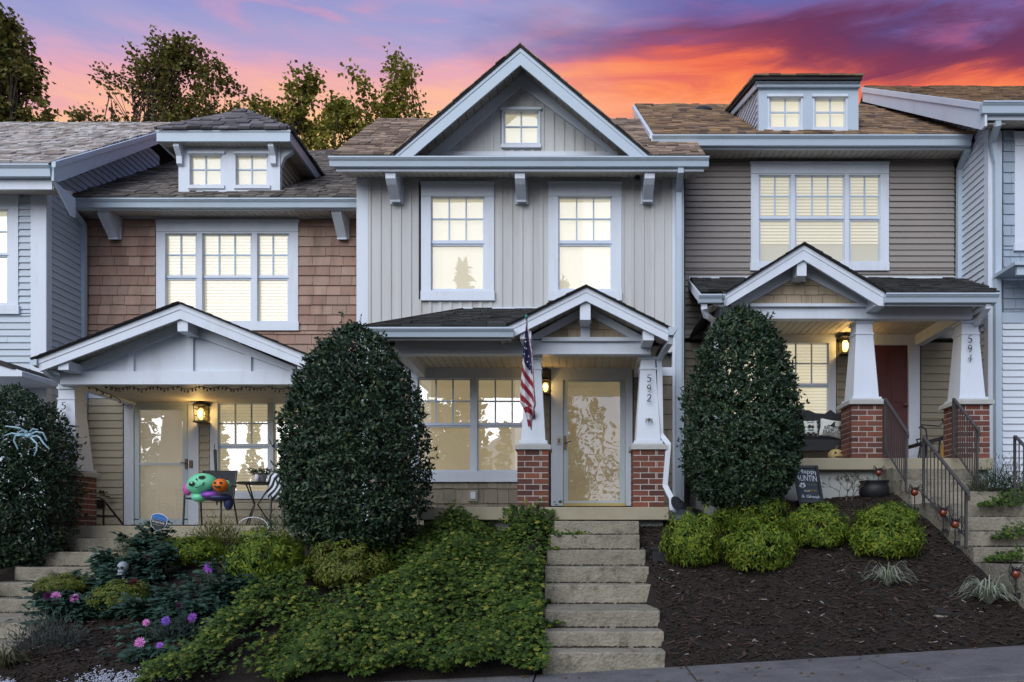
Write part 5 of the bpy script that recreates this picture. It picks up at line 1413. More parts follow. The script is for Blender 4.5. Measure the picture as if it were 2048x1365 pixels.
# ================================================================== plants
def ortho(n):
    n = n.normalized(); a = Vector((0, 0, 1)) if abs(n.z) < .9 else Vector((1, 0, 0))
    u = n.cross(a).normalized(); return u, n.cross(u)
def leaf(mb, p, dirv, nrm, L, W, fold=.25, droop=.15, segs=2):
    """one pointed leaf: folded along the midrib, drooping to its tip"""
    dirv = dirv.normalized(); side = dirv.cross(nrm)
    if side.length < 1e-3: side = ortho(dirv)[0]
    side.normalize(); n = side.cross(dirv)
    m1 = p + dirv * L * .5 - n * droop * L * .2; tip = p + dirv * L - n * droop * L
    a = p + dirv * L * .42 + side * W * .5 + n * fold * W * .5 - n * droop * L * .15; b = p + dirv * L * .42 - side * W * .5 + n * fold * W * .5 - n * droop * L * .15
    mb.add([p, a, tip, b, m1], [(0, 4, 1), (1, 4, 2), (0, 3, 4), (3, 2, 4)])
def rdir(rr, up=0.0):
    while True:
        v = Vector((rr.uniform(-1, 1), rr.uniform(-1, 1), rr.uniform(-1, 1)))
        if .05 < v.length < 1: v.normalize(); v.z += up; return v.normalized()

HOLLY = leafmat('holly_leaf', (0.010, 0.028, 0.014), (0.030, 0.060, 0.028), 0.36, 0.08, 0.32, cc=(0.075, 0.10, 0.035))
NAND = leafmat('nandina_leaf', (0.045, 0.090, 0.014), (0.18, 0.25, 0.028), 0.55, 0.32, 0.15, cc=(0.27, 0.27, 0.03))
NANDD = leafmat('nandina_leaf_dim', (0.065, 0.10, 0.014), (0.16, 0.195, 0.024), 0.5, 0.25, 0.3, cc=(0.15, 0.11, 0.025))
IVYM = leafmat('ivy_leaf', (0.018, 0.042, 0.008), (0.070, 0.122, 0.015), 0.5, 0.25, 0.2, cc=(0.22, 0.22, 0.035))
TREEL = leafmat('autumn_leaf', (0.11, 0.13, 0.02), (0.30, 0.28, 0.035), 0.6, 0.3, 0.3, cc=(0.16, 0.085, 0.02))
TREED = leafmat('dusky_autumn_leaf', (0.075, 0.085, 0.022), (0.21, 0.185, 0.035), 0.6, 0.25, 0.3, cc=(0.12, 0.06, 0.018))
DAHL = leafmat('dahlia_leaf', (0.018, 0.048, 0.032), (0.045, 0.095, 0.065), 0.5, 0.2, 0.4)
SHRB = leafmat('dark_shrub_leaf', (0.014, 0.030, 0.012), (0.035, 0.055, 0.02), 0.5, 0.15, 0.3)
LAVL = leafmat('lavender_leaf', (0.035, 0.050, 0.045), (0.07, 0.085, 0.075), 0.7, 0.15, 0.2)
LIRI = leafmat('variegated_blade', (0.10, 0.14, 0.07), (0.40, 0.42, 0.34), 0.5, 0.2, 0.3, cc=(0.36, 0.37, 0.28))
BARK = mat('bark', (0.055, 0.042, 0.032), 0.9, 0.3, 6, bump=.6)
TWIG = mat('bare_twig', (0.11, 0.075, 0.045), 0.9, 0.3, 6)

def holly(px, pybase, d, prof, n, label, seed, spr=()):
    """clipped holly: prof lists (height, radius) in metres; leaves stand on twigs all over the shell and through the crown"""
    rr = random.Random(seed); base = Vector((X(px, d), Y(d), Z(pybase, d)))
    g = ground(base.x, d)
    t_ = thing('holly_bush', Vector((base.x, base.y, min(g, base.z))), label, 'bush', 'clipped hollies in front of the porches')
    hs = [p[0] for p in prof]; H = hs[-1]
    tr = MB().tube([(base.x, base.y, min(g, base.z) - .1), (base.x + .02, base.y, base.z + H * .35), (base.x, base.y, base.z + H * .8)], [.06, .045, .015], 7)
    for i in range(40):
        h = rr.uniform(.03, .75) * H; a = rr.uniform(0, 6.28); r_ = lerp_tab(prof, min(H, h + .15)) * .85
        s0 = Vector((base.x, base.y, base.z + h)); e = s0 + Vector((math.cos(a) * r_, math.sin(a) * r_, .25))
        tr.tube([s0, s0.lerp(e, .5) + Vector((0, 0, .03)), e], [.014, .009, .004], 4)
    tr.build('trunk', BARK, t_)
    f = MB()
    area = [(lerp_tab(prof, h / 60 * H) + .05) for h in range(61)]
    tot = sum(area)
    made = 0
    while made < n:
        u = rr.uniform(0, tot); k = 0
        while u > area[k]: u -= area[k]; k += 1
        h = (k + rr.random()) / 60 * H; h = min(h, H * .995)
        a = rr.uniform(0, 2 * math.pi)
        if rr.random() < .45 and math.sin(a) > .3: a = -a          # fuller towards the street
        R0 = lerp_tab(prof, h)
        lump = 1 + .10 * mnoise.noise(Vector((math.cos(a) * 2.2, math.sin(a) * 2.2, h * 2.4 + seed))) + .05 * mnoise.noise(Vector((math.cos(a) * 7, math.sin(a) * 7, h * 7 + seed)))
        q = rr.random()
        rad = R0 * lump * (1 - .45 * q ** 1.8) + rr.uniform(-.01, .03)
        if rr.random() < .035: rad += rr.uniform(.02, .10)
        if mnoise.noise(Vector((math.cos(a) * R0 * 5, math.sin(a) * R0 * 5, h * 5 + seed))) < -.36 and rr.random() < .75: rad -= .16      # hollows in the shell
        c = base + Vector((math.cos(a) * rad, math.sin(a) * rad, h))
        out = Vector((math.cos(a), math.sin(a), .35 + .5 * (h / H))).normalized()
        for j in range(4):
            dv = (out * .5 + rdir(rr) * .9).normalized()
            leaf(f, c + rdir(rr) * .02, dv, (out + rdir(rr) * .6), rr.uniform(.036, .082), rr.uniform(.022, .042), .3, .1)
        made += 1
    for i in range(38):                                   # stray shoots past the clipped shell
        h = rr.uniform(.12, .96) * H; a = rr.uniform(0, 6.28); R0 = lerp_tab(prof, h); o = Vector((math.cos(a), math.sin(a), rr.uniform(.1, 1.1))).normalized(); c = base + Vector((math.cos(a) * R0 * .98, math.sin(a) * R0 * .98, h)); l_ = rr.uniform(.08, .2)
        f.tube([c, c + o * l_], [.004, .002], 4)
        for j in range(int(l_ * 70)): leaf(f, c + o * l_ * rr.random(), (o + rdir(rr) * .9).normalized(), rdir(rr), rr.uniform(.035, .06), rr.uniform(.02, .03), .3, .1)
    for (sx, sh, lean) in spr:
        p0 = base + Vector((sx, -.1, H - .35)); p1 = base + Vector((sx + lean, -.1, H + sh))
        f2 = MB().tube([p0, p1], [.006, .003], 4)
        k0 = len(f.v)
        for j in range(26):
            tt = rr.random(); c = p0.lerp(p1, tt)
            dv = (Vector((0, 0, .4)) + rdir(rr) * .9).normalized()
            leaf(f, c, dv, rdir(rr), rr.uniform(.045, .065), rr.uniform(.022, .032), .3, .1)
        f2.build('twig', BARK, t_)
    f.build('foliage', HOLLY, t_)
    return t_
holly(712, 1092, 9.45, [(0, .56), (.2, .74), (.57, .845), (1.18, .87), (1.49, .83), (1.8, .75), (2.04, .665), (2.29, .52), (2.5, .34), (2.62, .18), (2.7, .05)], 8200,
      'large dark egg-shaped holly standing before the porch between 590 and 592', 4, [(-.13, .15, -.02), (.06, .10, .03), (-.35, -.16, -.1), (.28, -.14, .12), (-.02, .04, 0)])
holly(1482, 1012, 9.9, [(0, .42), (.17, .56), (.4, .69), (.72, .745), (1.04, .745), (1.37, .70), (1.69, .62), (2.01, .52), (2.27, .38), (2.4, .25), (2.53, .08)], 6800,
      'dark rounded holly covering the left half of the porch numbered 594', 9, [(-.22, .22, -.04), (.0, .04, .02), (.22, -.06, .12), (-.1, .04, -.04)])
holly(28, 1132, 10.5, [(0, .5), (.25, .64), (.75, .75), (1.3, .77), (1.7, .72), (2.0, .60), (2.2, .45), (2.36, .2), (2.42, .05)], 6400,
      'dark holly at the left edge wearing a pale toy spider', 13, [(.1, .08, .05), (-.2, .04, 0)])

# ---- nandina mounds, three shapes shared by the lot
def nandina_mesh(seed, m, name, n=420):
    rr = random.Random(seed); f = MB()
    for i in range(n):
        a = rr.uniform(0, 2 * math.pi); ph = math.asin(rr.uniform(-.62, 1)); q = 1 - .35 * rr.random() ** 2
        lump = 1 + .24 * mnoise.noise(Vector((math.cos(a) * 1.9, math.sin(a) * 1.9, ph * 2.3 + seed))) + (rr.uniform(0, .16) if rr.random() < .12 else 0)
        o = Vector((math.cos(a) * math.cos(ph), math.sin(a) * math.cos(ph), math.sin(ph)))
        c = Vector((o.x * .5, o.y * .5, .30 + o.z * .34)) ; c = Vector((c.x * q * lump, c.y * q * lump, c.z * (q * .7 + .3) * lump))
        out = (o + Vector((0, 0, .25)) + rdir(rr) * .45).normalized(); u, v = ortho(out)
        for j in range(6):
            aa = j * 1.047 + rr.uniform(-.4, .4); dv = (u * math.cos(aa) + v * math.sin(aa) + out * rr.uniform(-.05, .55)).normalized()
            leaf(f, c + dv * .008, dv, out, rr.uniform(.05, .095), rr.uniform(.021, .034), .25, rr.uniform(.2, .6))
    return f.mesh(name, m)
stems = MB()
for i in range(9):
    a = i * .7; stems.tube([(math.cos(a) * .05, math.sin(a) * .05, -.08), (math.cos(a) * .2, math.sin(a) * .2, .42)], [.008, .004], 4)
stem_me = stems.mesh('nandina_stems', BARK)
NM = [nandina_mesh(s, NAND, 'nandina_foliage', 600) for s in (1, 2)] + [nandina_mesh(3, NANDD, 'nandina_foliage_dim', 600)]
def nandina(px, py0, py1, wpx, label, kind, rot, d=None, group='mounded nandina shrubs', dback=.22):
    p, dd = on_ground(px, py1)
    if d: dd = d; p = Vector((X(px, d), Y(d), Z(py1, d)))
    dd2 = dd + dback; p = Vector((X(px, dd2), Y(dd2), Z(py1, dd2) + .04))
    o = bpy.data.objects.new('nandina_shrub', None); o.location = p; link(o); tag(o, label, 'shrub', group); WL[o.name] = p
    sx = wpx * dd2 / F / 1.10; sz = max(.3, (Z(py0, dd2) - p.z) / .62)
    for nm, me in (('foliage', NM[kind]), ('stem', stem_me)):
        c = bpy.data.objects.new(nm, me); link(c, o); c.rotation_euler = (0, 0, rot); c.scale = (sx, sx, sz)
    return o
for a in [(1385, 1030, 1145, 128, 'yellow-green nandina mound nearest the concrete steps of 592', 0, .3), (1500, 985, 1080, 150, 'bright nandina mound tucked under the dark holly at 594', 1, 1.2),
          (1518, 1040, 1155, 152, 'nandina mound in front of the bright one under the holly', 0, 2.4), (1634, 1012, 1108, 128, 'nandina mound below the chalkboard sign', 1, 3.3),
          (1772, 1030, 1128, 150, 'nandina mound right above the small striped grass tuft', 0, 4.4), (1775, 1008, 1080, 118, 'smaller nandina mound below the black cauldron', 1, 5.1)]:
    nandina(*a)
for a in [(534, 1066, 1180, 160, 'nandina mound left of the widest one in the ivy slope', 1, .9), (700, 1080, 1188, 178, 'widest nandina mound in the ivy below the big holly', 2, 2.0),
          (388, 1075, 1140, 128, 'olive nandina mound just above the bright purple dahlia', 0, 3.2), (245, 1165, 1235, 130, 'low nandina mound between the pink and the maroon dahlias', 2, 4.1),
          (128, 1150, 1200, 110, 'small nandina mound crowding the steps of 590', 2, 5.2), (905, 1128, 1185, 100, 'low bronze-tipped nandina swallowed by the ivy', 2, 1.7)]:
    nandina(*a)

# ---- ivy ground cover on the bank in front of 592
IV = [(0, 0), (.18, -.30), (.62, -.42), (.50, -.12), (1.0, 0), (.50, .12), (.62, .42), (.18, .30)]
rr = random.Random(5); iv = MB()
def ivy_leaf(mb, p, nrm, L, rot):
    u, v = ortho(nrm); du = u * math.cos(rot) + v * math.sin(rot); dv = nrm.cross(du)
    c = p + du * L * .35 + nrm * L * .10
    vs = [c] + [p + du * (a * L) + dv * (b * L * 1.15) - nrm * (abs(b) * .18 * L + (a - .3) ** 2 * .12 * L) for a, b in IV]
    mb.add(vs, [(0, i + 1, (i + 1) % 8 + 1) for i in range(8)])
n = 0
def ivy_left(d): return lerp_tab([(6.8, -4.1), (7.0, -4.0), (7.6, -3.7), (8.3, -3.55), (9, -3.3), (9.6, -3.0), (10.4, -2.6)], d)
while n < 21000:
    d = rr.uniform(6.86, 10.42); x = rr.uniform(-4.1, .62)
    rx = xl2(min(max(d, 7.2), 10.05)) + .05 + .07 * mnoise.noise(Vector((d * 3, 1, 1))) + (.14 if mnoise.noise(Vector((d * 2.1, 5, 2))) > .25 else 0)
    if x > rx or x < ivy_left(d) + .15 * mnoise.noise(Vector((d * 2, 9, 4))): continue
    if mnoise.noise(Vector((x * 1.1, d * 1.1, 8))) < -.42 and rr.random() < .86: continue
    if ((x - X(534, 8.9)) / .42) ** 2 + ((d - 8.75) / .42) ** 2 < 1 or ((x - X(700, 8.9)) / .46) ** 2 + ((d - 8.7) / .42) ** 2 < 1: continue     # thin spots where the mulch shows
    if abs(x - .02) < .22 and 8.72 < d < 9.0 and rr.random() < .92: continue
    hgt = .08 + .36 * (.5 + mnoise.noise(Vector((x * 1.6, d * 1.6, 2)))) + .05 * mnoise.noise(Vector((x * 5, d * 5, 1)))
    z = ground(x, d) + max(.015, hgt * rr.uniform(.55, 1.1))
    if x > xl2(min(max(d, 7.2), 10.05)): z += .05
    nr = Vector((rr.uniform(-.5, .5), -.55 + rr.uniform(-.45, .45), 1)).normalized()
    ivy_leaf(iv, Vector((x, Y(d), z)), nr, rr.uniform(.03, .06) if rr.random() < .6 else rr.uniform(.055, .09), rr.uniform(0, 6.28)); n += 1
# runners climbing onto the slab
for (px, top) in ((902, 1018), (1020, 1012), (1035, 1008), (1060, 1006), (1085, 1016), (1105, 1022)):
    for i in range(34):
        py = rr.uniform(top, 1060); dd = 10.26 - rr.uniform(0, .1)
        ivy_leaf(iv, P(px + rr.gauss(0, 5.5) * (1.4 if py > 1030 else 1), py, dd), Vector((rr.uniform(-.5, .5), -1, .4 + rr.uniform(-.3, .4))).normalized(), rr.uniform(.05, .085), rr.uniform(0, 6.28))
for (pxa, pxb, py, dd, k_) in ((1100, 1178, 1067, 9.85, 50), (1095, 1118, 1096, 9.45, 24), (1090, 1125, 1245, 7.9, 40)):
    for i in range(k_):
        ivy_leaf(iv, P(rr.uniform(pxa, pxb), py + rr.gauss(0, 3), dd - rr.uniform(0, .15)), Vector((rr.uniform(-.5, .5), -.5, 1)).normalized(), rr.uniform(.045, .075), rr.uniform(0, 6.28))
tag(iv.build('ivy_ground_cover', IVYM), kind='stuff')
# sprigs that trail over the right edge of the steps of 594
for (px, py, wpx, hpx, lb) in ((2010, 1010, 85, 55, 'leafy weed trailing over the upper steps of 594'), (2030, 1075, 80, 60, 'weed spilling onto the middle steps of 594'), (2015, 1118, 70, 30, 'weed spilling onto the lowest visible steps of 594')):
    dd = {1010: 9.35, 1075: 8.85, 1118: 8.5}[py]; t_ = thing('weed', P(px, py, dd), lb, 'plant', 'weeds on the steps'); f = MB()
    for i in range(240):
        tt = rr.random(); ivy_leaf(f, P(px + wpx * (tt - .6) * 1.0, py - abs(rr.gauss(0, .28)) * hpx * tt * 1.4, dd + rr.uniform(-.15, .15)), Vector((rr.uniform(-.6, .6), -.7, .8)).normalized(), rr.uniform(.035, .06), rr.uniform(0, 6.28))
    f.build('foliage', IVYM, t_)

# ---- strap-leaved tufts
def tuft(px, py, label, n, L, m, spread=1.0, seed=1, name='liriope_clump', cat='plant'):
    p, d = on_ground(px, py); rr = random.Random(seed); t_ = thing(name, p, label, cat, 'strap-leaved clumps'); f = MB()
    for i in range(n):
        a = rr.uniform(0, 6.28); out = Vector((math.cos(a), math.sin(a) , 0)) * spread; l_ = L * rr.uniform(.6, 1.1); rise = rr.uniform(.45, 1.35)
        side = Vector((-math.sin(a), math.cos(a), 0)) * rr.uniform(.005, .008)
        pts = []
        for s in range(6):
            s_ = s / 5; pts.append(p + out * (l_ * s_ * (.95 - .35 * rise)) + Vector((0, 0, l_ * rise * (1.7 * s_ - 1.45 * s_ * s_))) + Vector((math.cos(a), math.sin(a), 0)) * .02)
        vs = []
        for s, q in enumerate(pts):
            w_ = (1 - (s / 5) ** 2) * 1.0 + .08; vs += [q - side * w_, q + Vector((0, 0, -.003)), q + side * w_]
        fs = []
        for s in range(5): k = s * 3; fs += [(k, k + 1, k + 4, k + 3), (k + 1, k + 2, k + 5, k + 4)]
        f.add(vs, fs)
    f.build('blade', m, t_, kind='stuff')
tuft(1775, 1172, 'small striped liriope tuft in front of the nandinas in dark mulch', 90, .40, LIRI, 1, 3)
tuft(1978, 1208, 'striped liriope tuft between the square lid and the steps of 594', 170, .44, LIRI, 1, 5)
GRS = leafmat('straw_blade', (0.06, 0.075, 0.035), (0.15, 0.14, 0.08), .6, .2, .2)
tuft(8, 1338, 'straw-tipped grass clump in the bottom left corner', 110, .36, GRS, 1, 6, 'grass_clump')
tuft(745, 1240, 'few pale grass blades poking out of the ivy', 9, .24, LIRI, 1, 8, 'grass_clump')

def fuzz(px, py, wpx, hpx, label, seed, name='lavender_plant', m=None, n=900):
    p, d = on_ground(px, py); rr = random.Random(seed); t_ = thing(name, p, label, 'plant', 'low grey-leaved plants'); f = MB(); r_ = wpx * d / F / 2; h_ = hpx * d / F
    for i in range(n):
        a = rr.uniform(0, 6.28); q = rr.random() ** .5; b = p + Vector((math.cos(a) * r_ * q * .5, math.sin(a) * r_ * q * .5, 0)); e = p + Vector((math.cos(a) * r_ * q, math.sin(a) * r_ * q, h_ * (1 - .55 * q * q) * rr.uniform(.5, 1.1)))
        tt = rr.uniform(.35, 1); c = b.lerp(e, tt); leaf(f, c, (e - b).normalized() + rdir(rr) * .5, rdir(rr), rr.uniform(.04, .07), .008, .1, .1)
    f.build('foliage', m or LAVL, t_)
fuzz(95, 1312, 150, 95, 'dark feathery lavender clump beside the steps of 590', 2, n=1500)
fuzz(355, 1285, 110, 60, 'grey feathery lavender clump under the blue-violet dahlias', 3, n=1000)
fuzz(250, 1125, 60, 70, 'olive wispy herb beside the skull in the dahlia bed', 4, 'herb_plant', leafmat('herb_leaf', (.05, .05, .015), (.09, .085, .03), .6, .2, .2), 500)
fuzz(440, 1100, 110, 75, 'yellow-green bushy aster in front of the porch chair at 590', 5, 'aster_plant', leafmat('aster_leaf', (.06, .08, .02), (.15, .16, .03), .6, .3, .2), 1800)
fuzz(545, 1085, 80, 70, 'wispy green shrub under the bistro table', 6, 'wispy_shrub', leafmat('wisp_leaf', (.035, .06, .03), (.08, .11, .05), .6, .3, .2), 800)
fuzz(598, 1090, 60, 110, 'dark twiggy shrub at the left foot of the big holly', 7, 'twiggy_shrub', SHRB, 700)
fuzz(2000, 1000, 130, 85, 'dark evergreen shrub at the right end of the porch numbered 594', 8, 'evergreen_shrub', SHRB, 2600)

# alyssum: tiny white flowers at the bottom edge
WHT = mat('white_petal', (.38, .40, .46), .7, .1, 3)
al = MB(); ag = MB()
for i in range(420):
    px, py = (rr.gauss(240, 42), rr.gauss(1374, 9)) if i % 4 else (rr.gauss(8, 16), 1384 + rr.gauss(0, 5))
    p, d = on_ground(px, min(py, 1400)); p = p + Vector((0, 0, rr.uniform(.03, .08)))
    for k in range(4):
        q = p + rdir(rr) * .014; u, v = ortho(Vector((0, -.6, 1))); s = .007
        al.add([q - u * s, q - v * s, q + u * s, q + v * s], [(0, 1, 2, 3)])
    leaf(ag, p - Vector((0, 0, .03)), rdir(rr, .3), Vector((0, 0, 1)), .03, .01)
tag(al.build('alyssum_flowers', WHT), kind='stuff'); tag(ag.build('alyssum_leaves', IVYM), kind='stuff')

# ---- dahlias
def petalmat(n, a, b): return leafmat(n, a, b, .6, .25, .2)
PM = {'violet': petalmat('violet_petal', (.34, .08, .55), (.52, .20, .75)), 'blue': petalmat('blue_violet_petal', (.22, .11, .62), (.40, .20, .80)), 'pink': petalmat('pink_petal', (.62, .16, .52), (.85, .42, .75)),
      'maroon': petalmat('maroon_petal', (.055, .006, .018), (.10, .010, .030)), 'plum': petalmat('plum_petal', (.06, .008, .05), (.10, .02, .085)), 'rust': petalmat('rust_petal', (.14, .03, .02), (.20, .05, .03))}
def dahlia_head(mb, c, face, Rr, rr):
    face = face.normalized(); u, v = ortho(face)
    for ring, (rad, tiltv, n) in enumerate(((1.0, .10, 18), (.82, .35, 16), (.62, .62, 13), (.40, .95, 10), (.2, 1.5, 6))):
        for k in range(n):
            a = 2 * math.pi * (k + .5 * (ring % 2)) / n + rr.uniform(-.1, .1)
            o = u * math.cos(a) + v * math.sin(a); dv = (o + face * tiltv).normalized()
            leaf(mb, c + face * ring * Rr * .06, dv, face, Rr * rad * rr.uniform(.9, 1.05), Rr * .26, .5, -.05)
def dahlia(px, py, colr, Rpx, label, base=None, face=(0, -1, .35), leaves=80, spread=70, lift=.05):
    rr = random.Random(px * 7 + py)
    p, d = on_ground(px, min(py + 45, 1400)); d -= .02
    head = P(px, py, d)
    t_ = thing('dahlia_plant', p, label, 'flower', 'dahlias in the bed of 590')
    MB().tube([p - Vector((0, 0, .05)), p.lerp(head, .6) + Vector((rr.uniform(-.03, .03), 0, 0)), head], [.007, .006, .005], 5).build('stem', DAHL, t_)
    f = MB(); dahlia_head(f, head, Vector(face), Rpx * d / F, rr); f.build('flower_head', PM[colr], t_)
    f = MB()
    for i in range(leaves):
        q = p + Vector((rr.gauss(0, spread * d / F * .5), rr.uniform(.0, .28), rr.uniform(.02, max(.08, head.z - p.z - .02))))
        dv = (Vector((rr.uniform(-1, 1), -.5, rr.uniform(-.2, .5)))).normalized()
        leaf(f, q, dv, Vector((rr.uniform(-.4, .4), -.4, 1)), rr.uniform(.08, .13), rr.uniform(.045, .07), .25, .25)
    f.build('foliage', DAHL, t_)
for a in [(420, 1136, 'violet', 14, 'largest violet dahlia standing alone right of the nandinas'), (385, 1236, 'violet', 11.5, 'violet dahlia rightmost of the low pair'), (332, 1243, 'blue', 12, 'blue-violet dahlia left of the low pair'),
          (280, 1286, 'pink', 13, 'pale pink dahlia lying low over the bare mulch'), (320, 1291, 'violet', 8, 'small half-open violet dahlia beside the pale pink one'), (293, 1246, 'pink', 9, 'small faded pink dahlia behind the blue-violet one'),
          (112, 1194, 'pink', 13, 'bright pink dahlia closest to the steps of 590'), (150, 1197, 'pink', 11, 'magenta-pink dahlia just right of the brightest pink one'), (96, 1192, 'plum', 11, 'near-black plum dahlia at the left of the pink ones'),
          (137, 1186, 'plum', 10, 'near-black plum dahlia between the two pink ones'), (297, 1119, 'maroon', 13, 'maroon dahlia above and right of the skull'), (268, 1166, 'maroon', 12, 'dark maroon dahlia below and right of the skull'),
          (293, 1066, 'rust', 7, 'rusty red dahlia bud under the security sign'), (358, 1213, 'plum', 9, 'dark plum dahlia in the shade above the low pair'), (418, 1240, 'blue', 6, 'tiny blue-violet dahlia bud at the edge of the ivy')]:
    dahlia(*a)
# leafy dahlia without blooms that fills the middle of the bed
for (px, py, hp, wp, lb) in ((285, 1125, 70, 90, 'tall blue-green leafy dahlia without blooms behind the skull'), (430, 1225, 70, 170, 'blue-green leafy dahlia without blooms along the edge of the ivy'), (180, 1245, 60, 150, 'shaded leafy dahlia without blooms beside the lower steps of 590'), (265, 1075, 55, 60, 'upright rose-leaved plant beside the security sign'),
        (480, 1180, 60, 110, 'leafy dahlia without blooms between the bright violet bloom and the ivy'), (215, 1170, 70, 110, 'leafy dahlia without blooms left of the skull'),
        (205, 1205, 60, 110, 'dark leafy dahlia without blooms between the skull and the pink flowers'), (395, 1262, 50, 120, 'low leafy dahlia without blooms along the bottom edge of the ivy'), (300, 1168, 80, 90, 'tallest leafy dahlia without blooms, right of the maroon bloom'), (130, 1235, 55, 120, 'leafy dahlia without blooms under the bright pink flowers'), (300, 1245, 60, 140, 'leafy dahlia without blooms behind the low blue-violet flowers')):
    p, d = on_ground(px, py); rr = random.Random(px); t_ = thing('leafy_dahlia', p, lb, 'plant', 'dahlias in the bed of 590'); f = MB(); st = MB()
    for i in range(9):
        e = p + Vector((rr.gauss(0, wp * d / F * .3), rr.uniform(-.1, .3), hp * d / F * rr.uniform(.6, 1.1))); st.tube([p + Vector((rr.uniform(-.1, .1), .1, -.05)), e], [.006, .004], 4)
        for j in range(60):
            q = p.lerp(e, rr.uniform(.25, 1)) + rdir(rr) * .06
            leaf(f, q, Vector((rr.uniform(-1, 1), -.6, rr.uniform(-.1, .6))), Vector((rr.uniform(-.4, .4), -.5, 1)), rr.uniform(.09, .15), rr.uniform(.05, .075), .25, .25)
    st.build('stem', DAHL, t_); f.build('foliage', DAHL, t_)

# ---- bare shrub by the foundation of 594
p, d = on_ground(1700, 1003); rr = random.Random(3); t_ = thing('bare_shrub', p, 'leafless reddish twig shrub against the foundation left of the cauldron', 'shrub'); f = MB(); lf = MB()
def twig(a, dirv, L, r0, depth):
    b = a + dirv * L; f.tube([a, a.lerp(b, .5) + rdir(rr) * L * .08, b], [r0, r0 * .8, r0 * .6], 4)
    if depth:
        for k in range(rr.choice((2, 3))): twig(b, (dirv + rdir(rr, .2) * .75).normalized(), L * rr.uniform(.55, .8), r0 * .62, depth - 1)
    else:
        for k in range(2): leaf(lf, b, rdir(rr), rdir(rr), .03, .015)
for k in range(5): twig(p + Vector((rr.uniform(-.1, .1), 0, -.03)), Vector((rr.uniform(-.7, .7), rr.uniform(-.3, .2), 1)).normalized(), .17, .008, 3)
f.build('branch', TWIG, t_); lf.build('foliage', SHRB, t_)

# ================================================================== trees behind the roofs, and the wood across the street that the glass mirrors
def tree(px, d, half, ytop, ylow, label, seed, m, nclump, lsz=.2, gap=0.0, zbase=-1.2, per=(16, 34)):
    """trunk, limbs and twigs that carry loose leaf clumps; half is the crown's half width in pixels, ytop its highest tip"""
    rr = random.Random(seed); x, y = X(px, d), Y(d); zt, zl = Z(ytop, d), Z(ylow, d); rx = half * d / F
    t_ = thing('autumn_tree', (x, y, zbase), label, 'tree', 'autumn trees behind the roofs')
    b = MB(); f = MB(); H = zt - zbase; zc = zl - (zt - zl) * .6
    b.tube([(x, y, zbase), (x + .1, y, zbase + H * .3), (x, y, zbase + H * .5)], [.2, .13, .07], 8)
    limbs = []
    for k in range(9):
        a = k * .7 + rr.uniform(-.3, .3); q = rr.uniform(.35, .85)
        p0 = Vector((x, y, zbase + H * rr.uniform(.35, .52))); p2 = Vector((x + math.cos(a) * rx * q, y + math.sin(a) * rx * .8 * q, zl + (zt - zl) * rr.uniform(.0, .5) * (1 - .35 * q * q)))
        p1 = p0.lerp(p2, .55) + Vector((math.cos(a) * .25, 0, -.1)); b.tube([p0, p1, p2], [.07, .032, .008], 5)
        limbs.append((p0, p1, p2))
    made = 0; tries = 0
    while made < nclump and tries < nclump * 12:
        tries += 1
        u = rdir(rr); r_ = rr.random() ** .42
        v = Vector((u.x * rx * r_, u.y * min(rx, .9) * r_, 0)); zz = zl - 1.2 + (zt - zl + 1.2) * rr.random()
        edge = 1 - max(0, (zz - zl) / (zt - zl)) ** 2.8
        c = Vector((x + v.x * (.22 + .78 * edge), y + v.y, zz))
        if mnoise.noise(c * 1.15 + Vector((seed, 0, 0))) < gap: continue
        made += 1
        l_ = min(limbs, key=lambda q: (q[2] - c).length + .3 * (q[1] - c).length); s0 = l_[1].lerp(l_[2], rr.uniform(.3, 1.0))
        if rr.random() < .6: b.tube([s0, s0.lerp(c, .5) + rdir(rr) * .12, c], [.016, .010, .005], 4)
        for j in range(rr.randint(*per)):
            q = c + rdir(rr) * rr.uniform(0, .36)
            leaf(f, q, Vector((rr.uniform(-1, 1), rr.uniform(-1, 1), rr.uniform(-.9, .3))), rdir(rr), lsz * rr.uniform(.6, 1.15), lsz * .62, .2, .2)
    b.build('trunk', BARK, t_); f.build('crown', m, t_)
    return t_
tree(-5, 22, 105, 35, 260, 'dense dark tree rising over the roof in the upper left corner', 3, TREED, 430, .17, gap=-.16)
tree(345, 24, 185, 92, 262, 'broad thinning tree behind the pale roof with a ragged top', 8, TREED, 380, .15, gap=.03)
tree(605, 22, 165, 165, 310, 'low yellow-green tree just right of the hipped dormer', 5, TREEL, 360, .15, gap=.02)
tree(775, 21, 150, 128, 310, 'thin yellow-green tree left of the big front gable', 12, TREEL, 200, .14, gap=.06)
tree(172, 26, 45, 212, 258, 'small sparse treetop showing above the pale roof', 19, TREED, 34, .16, gap=-.1)

